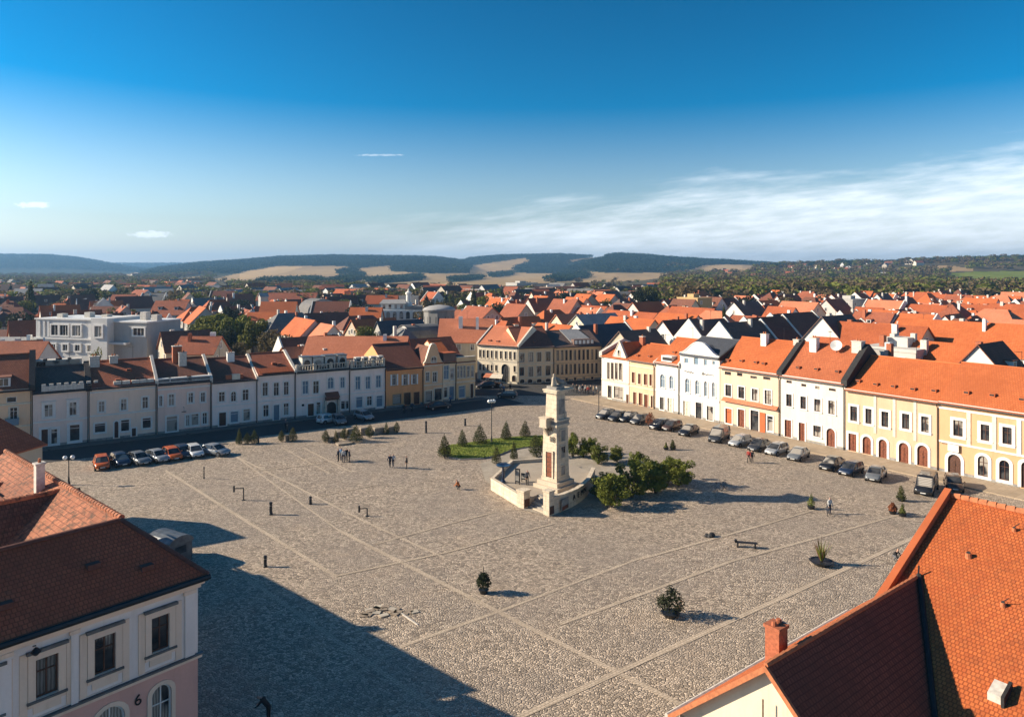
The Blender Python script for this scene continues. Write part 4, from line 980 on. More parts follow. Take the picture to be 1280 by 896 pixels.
h = house(RROW, 976, 1056.3, 'plain white house with dark red doors and white roof chimneys', 'the plain white house', (0.71, 0.64, 0.54), tiles((0.50, 0.15, 0.06), (0.40, 0.11, 0.045), .36, .26, .6, .1), (1017, 472.6), (1010, 427.8), [
    (983, 475.5, 989.7, 478.8, 't'), (1001.6, 479.8, 1007.7, 483, 't'), (1019, 482.5, 1024.4, 486, 't'), (1036, 485.5, 1044.7, 488.6, 't'), (983, 492.6, 990, 507.8, 'w'), (1000.7, 495.4, 1007.7, 511, 'w'), (1018, 498.8, 1026, 514.4, 'w'), (1035.6, 500.7, 1043.8, 517.6, 'w'),
    (981, 524.8, 989.3, 545, 'd'), (998.6, 528.3, 1006.2, 551, 'd'), (1016.8, 531.9, 1026.3, 545.7, 'w'), (1033.3, 535.3, 1044, 558, 'ad')], group=RG, depth=11.0, frame=WOOD_D, door=WOOD_R, party=(BLACKV, .55, .85), style=dict(t=.2),
    chims=[(1018, 423, 0, 1.1, WHITE, 4.4), (996.5, 425, 0, .9, RENDER, 5.2), (1073, 427, 0, 1.4, RENDER, 5.0)], vents=[(1021, 462), (998, 460), (1047, 465)])
u, _ = loc(h, 1045.7, 432, 4.3); zz = h['he'] + h['rise'] * 4.3; mb = MB(); mb.lathe([(.02, 0), (.5, .1), (.8, .34), (.8, .4), (.02, .12)], WHITE, 18); dsh = mb.build('satellite_dish', h['root']); dsh.location = (u, 4.3, zz + .9); dsh.rotation_euler = (R(65), 0, R(20))
mb = MB(); mb.tube((u, 4.3, zz - .2), (u, 4.45, zz + .95), .05, DARK); mb.build('dish_mast', h['root'])
YEL = (0.61, 0.375, 0.205)
h7 = h = house(RROW, 1057, 1173.5, 'long pale yellow house with white window surrounds and arched brown doors', 'the pale yellow house', (0.63, 0.44, 0.29), ORANGE, (1115, 492.4), (1138, 449), [
    (1063, 507.7, 1071.7, 526, 'w'), (1082, 510.8, 1089.8, 529.6, 'w'), (1102, 514.4, 1110.8, 533.4, 'w'), (1127.7, 517, 1137, 536, 'w'), (1151.6, 520.4, 1161.2, 540, 'w'),
    (1060.8, 542, 1070.8, 562.5, 'd'), (1078.4, 545.4, 1089, 567, 'ad'), (1098.5, 549, 1108.8, 572, 'ad'), (1123.7, 553.2, 1136, 578, 'ad'), (1146.7, 556.4, 1160, 582, 'ad')], group=RG, frame=WOOD_D, door=WOOD_R, depth=12, style=dict(t=.3), vents=[(1073, 477), (1095, 481), (1117, 483.6), (1141.6, 487), (1168, 489)], gutter=WOOD_D)
for px in (1094, 1118, 1144):
    u, _ = loc(h, px, 540); mb = MB(); mb.box(u - .18, -.07, 3.2, u + .18, -.003, h['he'] - .45, CREAM); mb.build('pilaster', h['root'])
h8 = h = house(RROW, 1174, 1345, 'deep yellow house with a white floor band and a small white sign', 'the deep yellow house', YEL, tiles((0.54, 0.15, 0.05), (0.45, 0.115, 0.036), .36, .27), (1227, 507.3), (1237, 456.2), [
    (1191.8, 525.3, 1203.7, 545, 'w'), (1226, 530.5, 1237, 550.6, 'w'), (1253.2, 533.8, 1265, 555, 'w'), (1296, 538, 1308, 560, 'w'), (1185, 567.8, 1201.4, 592, 'ad'), (1222.4, 569.5, 1235.4, 595, 'as'), (1249.2, 575, 1262, 600, 'as'), (1276.7, 577.4, 1290, 604, 'ad'), (1310, 582, 1322, 608, 'as')], group=RG, frame=WOOD_D, door=WOOD_D, depth=12.0, style=dict(t=.34), course=[(1227, 560.5), (1227, 517)], vents=[(1208.6, 491.4), (1241, 494.7), (1277.8, 500)])
for px in (1211, 1274, 1243):
    u, _ = loc(h, px, 540); mb = MB(); mb.box(u - .22, -.08, 3.9, u + .22, -.003, h['he'] - .8, WHITE if px > 1250 else CREAM); mb.build('pilaster', h['root'])
ua, za = loc(h, 1186, 562.5); ub, zb = loc(h, 1199.6, 556.5); mb = MB(); mb.box(ua, -.3, za, ub, -.22, zb, WHITE); mb.tube((ua - .9, -.26, zb), (ub, -.26, zb + .04), .03, DARK); mb.tube((ua - .9, 0, zb), (ua - .9, -.3, zb), .03, DARK); mb.build('shop_sign', h['root'])

# ---- buildings that close the far corner
FL1 = Row((-7.9, 160.2), (1.4, 155.1)); FL2 = Row((1.4, 155.1), (20.4, 162.2))
wl = []
for i, x in enumerate((599, 603.5, 608.5, 613.5, 619, 625, 631, 636.5, 642)):
    wl.append((x, 437 + i * .35, x + 2.4, 446.5 + i * .35, 'w')); 
    if x < 625 or x > 638: wl.append((x, 455 + i * .3, x + 2.4, 462.5 + i * .3, 'w'))
wl += [(627, 455, 636, 473, 'ad', dict(door=BLACKV)), (601.5, 466, 607, 474.5, 'as'), (611, 466, 616, 475, 'as'), (619, 467, 624, 475.5, 'as'), (640, 469, 645, 477, 'as')]
FG = 'buildings that close the far corner'
h = house(FL1, 596.8, 648, 'sunlit cream building with orange roof where a street leaves the square', 'the cream corner building', (0.74, 0.65, 0.50), SALMON, (622, 430.5), (630, 408), wl, depth=13, group=FG, trim=CREAM, frame=WOOD_D, style=dict(t=.06), partyl=(RENDER, .25, .3), party=(CREAM, .3, .4), vents=[(622, 427), (612, 426)], course=[(622, 451)])
wl = [(649.5, 441.5, 655.3, 452.4, 'w'), (661, 440.5, 666.4, 452, 'w'), (671.2, 440, 676.6, 451.6, 'w'), (682, 439.5, 688, 451.4, 'w'), (649.5, 459, 655, 469.5, 'w'), (660.6, 458.5, 666.4, 470.5, 'w'), (671, 457.5, 676.6, 469.8, 'w'), (682, 457, 688, 469, 'w'), (650, 474, 655.5, 479, 'as'), (659.3, 473.8, 665.4, 478.8, 'as'), (671, 473.5, 677, 478.3, 'as'), (682, 473, 688, 478, 'as')]
h = house(FL2, 648, 692.5, 'shaded beige building with a dark brown roof and tall windows', 'the shaded beige building', (0.78, 0.57, 0.36), DKBR, (670, 433), (665, 408), wl, depth=13, group=FG, trim=CREAM, frame=WOOD_D, style=dict(t=.12), vents=[(668, 427)], course=[(670, 455), (670, 471.5)])
wl = []
for i in range(10):
    x = 696 + i * 5.35; wl += [(x, 438 - i * .15, x + 2.6, 450.5 - i * .15, 'w'), (x, 455.5 - i * .2, x + 2.6, 468 - i * .2, 'w')]
    if i % 2 == 0: wl.append((x, 472.5 - i * .2, x + 3, 477.5 - i * .2, 's'))
h = house(FL2, 693, 752, 'long brownish building with narrow windows and a black front roof', 'the long brownish building', (0.72, 0.49, 0.29), CHAR, (720, 431.8), (712, 412.5), wl, depth=13, group=FG, trim=plaster((0.50, 0.38, 0.26)), frame=WOOD_D, style=dict(t=.08), course=[(720, 453), (720, 470.5)])
ua, _ = loc(h, 714, 420, 1); ub, _ = loc(h, 742, 420, 1); mb = MB(); e = h['rise']
mb.slope([(ua, .9, h['he'] + .9 * e + .2), (ub, .9, h['he'] + .9 * e + .2), (ub - 1.5, 6.4, h['hr'] + .22), (ua - .5, 6.4, h['hr'] + .22)], LGREY, .1); mb.build('grey_roof_sheet', h['root'])
for k in range(5):
    u = ua + .8 + k * (ub - ua - 1.6) / 4; mb = MB(); mb.box(u - .5, .2, h['he'], u + .5, 1.6, h['he'] + 1.3, CHAR); mb.box(u - .32, .16, h['he'] + .3, u + .32, .2, h['he'] + 1.1, WHITE); mb.build('dormer', h['root'])
RIDGEB = plain('brown_ridge_tile', (0.17, 0.06, 0.04), 0.8, var=.3, scale=5)
def solid_text(name, tc, parent, loc, rot):
    t = bpy.data.objects.new(name, tc); COL.objects.link(t); me = bpy.data.meshes.new_from_object(t.evaluated_get(bpy.context.evaluated_depsgraph_get())); bpy.data.objects.remove(t)
    o = link(name, me, parent); o.location = loc; o.rotation_euler = rot; return o
# ------------------------------------------------------------------ foreground: shaded corner house on the left
def fg_left():
    cx, cy, ze = -15.9, 37.65, 9.0; d = Vector((.652, .758)); n = Vector((-.758, .652))
    rowF = Row((cx - d.x * 18 + n.x * .5, cy - d.y * 18 + n.y * .5), (cx - d.x * .3 + n.x * .5, cy - d.y * .3 + n.y * .5))
    L = 18 - .3; rz = rowF.rz; o = rowF.A
    root = thing('corner_house', 'near white and pink house in shade with dark brown tiled roof, bottom left', 'house', (o.x, o.y, 0), rz)
    HEROES.append(dict(ref='the near dark roofed house', pxl=-400, pxr=-300, root=root, row=rowF))
    white = plaster((0.88, 0.76, 0.69)); pink = plaster((0.74, 0.42, 0.34)); trim = plaster((0.88, 0.66, 0.50)); D = 7.8
    def box(x0, y0, x1, y1): return (rowF.s(x0), rowF.z((x0 + x1) / 2, y1), rowF.s(x1), rowF.z((x0 + x1) / 2, y0))
    zc = rowF.z(250, 816.5)
    W3 = [box(44.3, 825.7, 72.9, 865.7), box(117.7, 801, 144.3, 840.5), box(189, 774.9, 211.4, 815)]
    wz = [(b[0], zc + 1.0, b[2], zc + 2.75) for b in W3]; u3 = W3[2][0] - (W3[1][0] - W3[0][0]) * 0
    step = W3[1][0] - W3[0][0]; wz.insert(0, (wz[0][0] - step, zc + 1.0, wz[0][2] - step, zc + 2.75)); wz.insert(0, (wz[0][0] - step, zc + 1.0, wz[0][2] - step, zc + 2.75))
    A = [box(189, 856, 214, 905), box(118.6, 878.6, 156, 930)]; az = [(a[0], 1.2, a[2], zc - .75) for a in A]
    az.append((az[1][0] - step * 1.2, 1.2, az[1][2] - step * 1.2, zc - .75))
    up = MB(); lo = MB()
    wall_with_holes(up, L, zc, ze - .15, [w for w in wz if w[0] > .1], white, .28); wall_with_holes(lo, L, -.1, zc, [a for a in az if a[0] > .1], pink, .28)
    for w in wz:
        if w[0] <= .1: continue
        st = dict(wall=white, trim=trim, frame=WOOD_D, door=WOOD_D, t=.3, hood=1, hoodm=ZINC, sill=ZINC); opening(root, *w, 'w', st, up)
        f = MB(); f.ring(rect_pts(w[0] - .32, zc + .2, w[2] + .32, w[3] + .38), rect_pts(w[0] - .62, zc + .18, w[2] + .62, w[3] + .42), -.05, 0, trim); f.box(w[0] - .1, -.06, w[1] - .62, w[2] + .1, -.002, w[1] - .22, trim); f.build('window_surround', root)
    for a in az:
        if a[0] <= .1: continue
        st = dict(wall=pink, trim=trim, frame=WHITE, door=WOOD_D, t=.2); opening(root, *a, 'a', st, lo)
    for z in np.arange(.9, zc - .2, .42): pass
    for bb, mm in ((up, white),): bb.face([(0, D, -.1), (L, D, -.1), (L, D, ze - .15), (0, D, ze - .15)], mm)
    for x in (0, L): up.face([(x, 0, zc), (x, D, zc), (x, D, ze - .15), (x, 0, ze - .15)], white); lo.face([(x, 0, -.1), (x, D, -.1), (x, D, zc), (x, 0, zc)], pink)
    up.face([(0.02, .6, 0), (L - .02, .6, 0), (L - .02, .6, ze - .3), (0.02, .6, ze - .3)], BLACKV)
    up.build('wall', root); lo.build('ground_floor_wall', root)
    g = MB()
    z = .95
    c = MB(); c.box(-.02, -.16, zc - .12, L + .16, 0, zc + .04, trim); c.box(-.02, -.22, zc + .042, L + .22, 0, zc + .12, ZINC); c.build('string_course', root)
    c = MB()
    for k, (p, q) in enumerate(((.12, .3), (.26, .2), (.42, .12))): c.box(-.02, -p, ze - .15 - q - .25 + .1 * k, L + p, 0, ze - .15 - .12 + .0 + .1 * (k - 2) + .12, trim)
    c.build('cornice', root)
    for u, w in ((L - .45, .5), (W3[0][0] - step * .5, .55), ((W3[0][0] + W3[1][0]) / 2 + .35, .3)):
        p = MB(); p.box(u - w / 2, -.1, zc + .125, u + w / 2, -.002, ze - .58, white); p.box(u - w / 2 - .07, -.14, ze - .9, u + w / 2 + .07, -.002, ze - .72, trim); p.build('pilaster', root)
    p = MB(); p.box(-.02, -.08, -.05, L + .08, -.002, 1.05, trim); p.build('plinth', root)
    # hipped roof
    zr, w, hs = 11.7, 3.9, 2.5; e = .5; r = MB()
    a, b, c2, d2 = (-3, -e, ze), (L + e * .6, -e, ze), (L + e * .6, D + e, ze), (-3, D + e, ze); p, q = (L - hs, w - e + .0, zr), (-3, w - e, zr)
    r.slope([a, b, p, q], FLBR); r.slope([b, c2, p], FLBR); r.slope([c2, d2, q, p], FLBR)
    for s, t in ((p, b), (p, q), (p, c2)): r.tube(s, t, .13, RIDGEB, 7)
    rf = r.build('roof', root)
    g = MB(); g.tube((-3, -e - .1, ze - .1), (L + .35, -e - .1, ze - .1), .14, DARK, 8); g.box(-3, -e - .02, ze - .3, L + .32, -e + .12, ze - .15, DARK); g.build('gutter', root)
    for u, v in ((L - 8.3, .9), (L - 2.3, .7), (L - 4.5, 1.5)):
        m = MB(); zz = ze + (v + e) * (zr - ze) / w; m.box(u - .3, v - .2, zz - .1, u + .3, v + .25, zz + .15, RIDGEB); m.build('roof_vent', root)
    u = W3[0][0] - .15; m = MB(); m.tube((u, -.2, ze - .75), (u, -.55, ze - .6), .03, DARK); m.lathe([(.08, 0), (.2, .12), (.22, .16), (.05, .34)], DARK, 10, u, -.6, ze - 1.0); m.build('wall_lamp', root)
    tc = bpy.data.curves.new('house_number', 'FONT'); tc.body = '6'; tc.size = .75; tc.extrude = .02
    tc.materials.append(DARK); solid_text('house_number', tc, root, (A[1][2] + .42, -.03, zc - 1.25), (R(90), 0, 0))
fg_left()

# old tiled house with a cross wing, behind it
def old_house():
    zr = 9.7; a = at(30, 56.7); b = at(155, 43.7); d = (b - a).normalized(); n = Vector((d.y, -d.x, 0));
    if n.x > 0: n = -n
    # local frame: x along the ridge, y down the slope that faces away from the square (towards the sun)
    rz = math.atan2(d.y, d.x); L = (b - a).length
    root = thing('old_house', 'old house with worn orange roof, ridge tiles and cross wing browned for shade', 'house', (a.x, a.y, 0), rz)
    HEROES.append(dict(ref='the old orange roof', pxl=-300, pxr=-290, root=root, row=LROW))
    sgn = -1  # toward the sun is -y in this frame
    W = 7.5; ze = 5.0; r = MB()
    r.slope([(-5, 0, zr), (L, 0, zr), (L, -W, ze), (-5, -W, ze)], OLDT)
    r.slope([(-5, 0, zr), (L, 0, zr), (L - 1.5, 2.6, zr - 2.2), (-5, 2.6, zr - 2.2)], OLDT)
    r.build('roof', root)
    m = MB(); g = random.Random(4)
    for k in range(int((L + 5) / .42)):
        x = -5 + k * .42; m.tube((x, 0, zr + .06), (x + .46, 0, zr + .08), .17, OLDT, 7, .2)
    m.build('ridge_tiles', root)
    w = MB(); wm = plaster((0.55, 0.45, 0.33)); w.box(-4.8, -W + .4, -.1, L - 1.7, 2.2, ze - .1, wm)
    w.extrude([(-4.8, 0, ze - .1), (-4.8, 2.2, ze - .1), (-4.8, 2.2, zr - 2.2), (-4.8, 0, zr - .3)], (L + 3, 0, 0), wm)
    w.extrude([(-4.8, -W + .4, ze - .1), (-4.8, 0, ze - .1), (-4.8, 0, zr - .3)], (.1, 0, 0), wm)
    w.build('wall', root)
    # cross wings; shade on the far slope is put into browner tiles
    for x0, zw, hw, ln, mt in ((9.2, zr - .35, 3.6, 11, OLDT_SHADE), (1.0, zr - 1.2, 3.0, 12, OLDT_SHADE)):
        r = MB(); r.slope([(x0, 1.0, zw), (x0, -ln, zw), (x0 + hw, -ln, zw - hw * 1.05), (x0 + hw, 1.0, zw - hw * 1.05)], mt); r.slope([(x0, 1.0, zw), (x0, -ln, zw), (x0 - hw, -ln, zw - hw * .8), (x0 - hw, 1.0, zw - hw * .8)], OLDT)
        for k in range(int((ln) / .42)): y = -.2 - k * .42; r.tube((x0, y, zw + .05), (x0, y - .46, zw + .07), .16, OLDT, 7, .19)
        wing = r.build('wing_roof', root)
        g2 = MB(); g2.extrude([(x0 - hw + .3, -ln + .3, -.1), (x0 + hw - .3, -ln + .3, -.1), (x0 + hw - .3, -ln + .3, zw - hw * .95), (x0, -ln + .3, zw - .2), (x0 - hw + .3, -ln + .3, zw - hw * .75)], (0, ln - 6.6, 0), wm); g2.build('wing_wall', root)
    chimney(root, 7.0, -.9, zr - 1.8, zr + 1.3, .55, .55, RENDER, 1)
    chimney(root, 1.0, -4.2, zr - 2.5, zr - .3, .8, .8, RENDER, 1); chimney(root, 4.5, -6.0, zr - 4.5, zr - 2.0, .7, .7, BRICK, 1)
    g3 = MB(); g3.box(2.8, -6.3, zr - 4.4, 6.4, -3.6, zr - 2.45, STONE_D); g3.slope([(2.6, -6.5, zr - 2.45), (6.6, -6.5, zr - 2.45), (6.6, -2.4, zr - 1.35), (2.6, -2.4, zr - 1.35)], OLDT); g3.box(3.0, -6.34, zr - 4.0, 6.2, -6.3, zr - 2.7, BLACKV); g3.build('dormer', root)  # black sheet across the dormer front paints in the shade under its roof
old_house()

def left_edge_house():
    c = Vector((-51.2, 68.4)); rz = R(45 + 33)
    root = thing('edge_house', 'steep reddish brown roof end cut by the left edge, before the ochre house', 'house', (c.x, c.y, 0), rz)
    h = 4.2; wm = plaster((0.5, 0.42, 0.32)); w = MB(); w.box(-h + .3, -h + .3, -.1, h - .3, h - .3, 7.5, wm); w.build('wall', root)
    r = MB(); P = [(-h, -h, 7.5), (h, -h, 7.5), (h, h, 7.5), (-h, h, 7.5)]
    for k in range(4): r.slope([P[k], P[(k + 1) % 4], (0, 0, 12.2)], REDBR)
    r.build('roof', root)
left_edge_house()

# ------------------------------------------------------------------ foreground: orange roofs on the right
def fg_right():
    e1 = Vector((.794, .608, 0)); e2 = Vector((.608, -.794, 0)); E = Vector((18.7, 35.1, 9.5)); k = .48
    root = thing('orange_roof_house', 'near house under a large bright orange tiled roof, bottom right', 'house', (0, 0, 0), 0)
    HEROES.append(dict(ref='the near orange roof', pxl=1500, pxr=1510, root=root, row=RROW))
    up = lambda p, dn: p + e1 * dn + Vector((0, 0, k * dn))
    T = up(E, 6.5); lowE = up(E, -5.2); r = MB()
    r.slope([lowE, lowE + e2 * 26, T + e2 * 26, T], FGOR, .2)
    bk = lambda p: p + e1 * 7 + Vector((0, 0, -4.2))
    r.slope([T, T + e2 * 26, bk(T + e2 * 26), bk(T)], FGOR, .2); r.build('roof', root)
    rt = MB()
    for i in range(64): p = T + e2 * (i * .42); rt.tube(p + Vector((0, 0, .05)), p + e2 * .46 + Vector((0, 0, .08)), .15, TERRA, 7, .18)
    rt.build('ridge_tiles', root)
    # raised verge along the far gable
    v = MB(); o = Vector((0, 0, .32)); a, b = lowE - e2 * .3, T - e2 * .3
    v.extrude([a + Vector((0, 0, -.5)), a + o, b + o, b + Vector((0, 0, -.5))], e2 * .26, TERRA); v.build('verge_wall', root)
    cap = MB(); cap.extrude([a - e2 * .06 + o * 1.02, a - e2 * .06 + o * 1.25, b - e2 * .06 + o * 1.25, b - e2 * .06 + o * 1.02], e2 * .34, ORANGE2); cap.build('verge_coping', root)
    w = MB(); wm = plaster((0.66, 0.56, 0.42)); Bk = bk(T)
    w.extrude([Vector((E.x, E.y, 0)), E - Vector((0, 0, .3)), T - Vector((0, 0, .35)), Bk - Vector((0, 0, .3)), Vector((Bk.x, Bk.y, 0))], e2 * .35, wm)
    w.extrude([Vector((E.x, E.y, 0)), E - Vector((0, 0, .3)), E + e2 * 26 - Vector((0, 0, .3)), Vector((E.x, E.y, 0)) + e2 * 26], e1 * .3, wm); w.build('wall', root)
    for px, py, s in ((1211, 696, 1), (1254, 757, .8), (1268, 663, .7)):   # small hoods and birds' perches on the slope
        dx, dz = (px - PX0) / FPX, -(py - PY0) / FPX; ray = Vector((dx, 1, dz)); C0 = Vector((0, 0, CAMZ)); nn = Vector((-e1.x * k, -e1.y * k, 1)); t = (E - C0).dot(nn) / ray.dot(nn); P = C0 + ray * t
        m = MB(); m.tube(P - Vector((0, 0, .05)), P + Vector((0, 0, .22 * s)) - e1 * .05, .17 * s, TERRA, 9, .12 * s); m.tube(P + Vector((0, 0, .22 * s)) - e1 * .05, P + Vector((0, 0, .24 * s)) - e1 * .06, .09 * s, BLACKV, 9)
        if s < 1: m.tube(P + Vector((0, 0, .2)), P + e2 * .22 + Vector((0, 0, .42)), .02, DARK, 5)
        m.build('roof_vent', root)
    # rendered roof hatch, low right
    dx, dz = (1246 - PX0) / FPX, -(866 - PY0) / FPX; ray = Vector((dx, 1, dz)); C0 = Vector((0, 0, CAMZ)); nn = Vector((-e1.x * k, -e1.y * k, 1)); t = (E - C0).dot(nn) / ray.dot(nn); P = C0 + ray * t
    m = MB(); f = lambda a, b, c: P + e2 * a + e1 * b + Vector((0, 0, c + b * k))
    m.extrude([f(-.2, -.4, -.1), f(-.2, .35, -.1), f(-.2, .35, .2), f(-.2, -.4, .3)], e2 * .5, RENDER); m.extrude([f(.3, -.5, -.1), f(.3, .4, -.1), f(.3, .4, .3), f(.3, -.5, .42)], e2 * .12, BLACKV); m.build('roof_hatch', root)
    # the lower wing; its near slope has shade put into the tile colour
    wg = thing('wing_house', 'lower wing with one slope darkened for shade, cream gable and orange brick chimney', 'house', (0, 0, 0), 0)
    P1 = Vector((19.9, 35.2, 9.96)); P2 = Vector((9.6, 27.24, 9.96)); rd = (P1 - P2).normalized(); nf = Vector((-rd.y, rd.x, 0)); P1b = P1 + rd * 1.2
    kf, kn = .885, .93; fw, nw = 4.7, 6.0
    fd = nf * fw - Vector((0, 0, kf * fw)); nd = -nf * nw - Vector((0, 0, kn * nw))
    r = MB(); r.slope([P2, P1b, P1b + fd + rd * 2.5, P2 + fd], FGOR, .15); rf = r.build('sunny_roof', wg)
    # shaded slope ends at the valley
    val = e2 * 1.0 + e1 * (-1.0) * (kn / k)        # not used for length, only for direction
    ax, bx = 1.0, -kn / k
    vd = Vector((-nf.x, -nf.y, 0)) * ax + Vector((rd.x, rd.y, 0)) * bx; vd.z = -kn * ax
    vend = P1 + vd * 5.2
    r = MB(); r.slope([P2, P1, vend, P2 + nd * (5.2 / nw)], FGOR_SHADE, .15); r.build('shady_roof', wg)
    m = MB(); m.tube(P1 + Vector((0, 0, .05)), vend + Vector((0, 0, .05)), .13, BLACKV, 6); m.build('valley_flashing', wg)
    m = MB()
    for i in range(int((P1 - P2).length / .42)): p = P2 + rd * (i * .42); m.tube(p + Vector((0, 0, .03)), p + rd * .46 + Vector((0, 0, .05)), .1, TERRA, 6, .12)
    m.tube(P1 - rd * .1, P1 + Vector((0, 0, .5)), .04, DARK, 5); m.build('ridge_tiles', wg)
    w = MB(); wm = plaster((0.70, 0.60, 0.44)); z0 = lambda p: Vector((p.x, p.y, -.1)); i2 = rd * .35
    A, B = P2 + fd * .93 + i2, P2 + nd * .93 + i2
    w.extrude([z0(A), A - Vector((0, 0, .2)), P2 + i2 - Vector((0, 0, .25)), B - Vector((0, 0, .2)), z0(B)], rd * .3, wm)
    w.extrude([z0(A), A - Vector((0, 0, .2)), A + rd * 15 - Vector((0, 0, .2)), z0(A) + rd * 15], -nf * .3, wm); w.build('wall', wg)
    v = MB(); bo = -rd * .06
    for q in (fd, nd): v.extrude([P2 + bo + Vector((0, 0, .03)), P2 + bo + q + Vector((0, 0, .03)), P2 + bo + q - Vector((0, 0, .22)), P2 + bo - Vector((0, 0, .22))], rd * .14, TERRA)
    v.build('verge_board', wg)
    gt = MB(); a = P2 + fd + nf * .1 - Vector((0, 0, .1)); gt.tube(a, a + rd * 15.5, .12, RENDER, 8)
    gt.build('gutter', wg)
    # chimneys on the sunny slope
    def ch(t, o, top, sx, mat):
        p = P2 + rd * t + nf * o; zb = P2.z - kf * o; c = MB(); q = [p - rd * sx / 2 - nf * sx / 2, p + rd * sx / 2 - nf * sx / 2, p + rd * sx / 2 + nf * sx / 2, p - rd * sx / 2 + nf * sx / 2]
        c.prism([(v.x, v.y) for v in q], zb - .6, top, mat); oo = c.build('chimney', wg); c = MB(); q = [p + (v - p) * 1.16 for v in q]; c.prism([(v.x, v.y) for v in q], top + .002, top + .13, mat)
        for s in (-.16, .16): c.tube((p.x + s * rd.x, p.y + s * rd.y, top + .13), (p.x + s * rd.x, p.y + s * rd.y, top + .3), .12, mat, 8, .1)
        c.build('chimney_cap', oo)
    ch(1.9, .75, 10.55, .62, BRICK); ch(5.6, 3.0, 8.6, .6, RENDER)
    p = P2 + rd * 3.6 + nf * 2.0; 
    m = MB(); s = P2 - rd * .03 + nf * .1 - Vector((0, 0, 1.3)); 
    m.tube(s - Vector((0, 0, .0)), s - Vector((0, 0, 2.6)), .03, WOOD_D, 5); m.build('lightning_rod', wg)
fg_right()

# ------------------------------------------------------------------ monument
def text_mesh(name, body, size, parent, loc, rot, mat, ex=.02):
    tc = bpy.data.curves.new(name, 'FONT'); tc.body = body; tc.size = size; tc.extrude = ex; tc.align_x = 'CENTER'; tc.materials.append(mat); return solid_text(name, tc, parent, loc, rot)
def ashlar(name, c):
    m, nt, b = new_mat(name); co = objco(nt, True); sp = nt.new('ShaderNodeSeparateXYZ'); nt.put(sp.inputs[0], co); row = nt.math('DIVIDE', sp.outputs[2], .48); fr = nt.math('FRACT', row)
    j = nt.math('LESS_THAN', fr, .07); par = nt.math('MULTIPLY', nt.math('FRACT', nt.math('MULTIPLY', nt.math('FLOOR', row), .5)), .9); v = nt.math('LESS_THAN', nt.math('FRACT', nt.math('ADD', nt.math('DIVIDE', nt.math('ADD', sp.outputs[0], nt.math('MULTIPLY', sp.outputs[1], -1.0)), .9), par)), .035)
    jj = nt.math('MAXIMUM', j, v); n = nt.noise(co, 1.4, 5.0, .65); st = nt.new('ShaderNodeMapping'); nt.put(st.inputs[0], co); st.inputs['Scale'].default_value = (4, 4, .25); ns = nt.noise(st.outputs[0], 1.0, 4.0)
    a = nt.mix(nt.remap(n, .35, .7), c4(c), c4(tuple(x * .76 for x in c))); a = nt.mix(nt.math('MULTIPLY', nt.remap(ns, .5, .75), .5), a, c4(tuple(x * .55 for x in c))); a = nt.mix(nt.math('MULTIPLY', jj, .55), a, c4(tuple(x * .4 for x in c)))
    nt.put(b.inputs['Base Color'], a); b.inputs['Roughness'].default_value = .85; b.inputs['Specular IOR Level'].default_value = .2; nt.put(b.inputs['Normal'], nt.bump(nt.math('SUBTRACT', n, jj), .35, .03)); return m
MSTONE = ashlar('monument_stone', (0.66, 0.55, 0.41)); MSTONE2 = plaster((0.56, 0.47, 0.36)); TFLOOR = plaster((0.40, 0.335, 0.26))
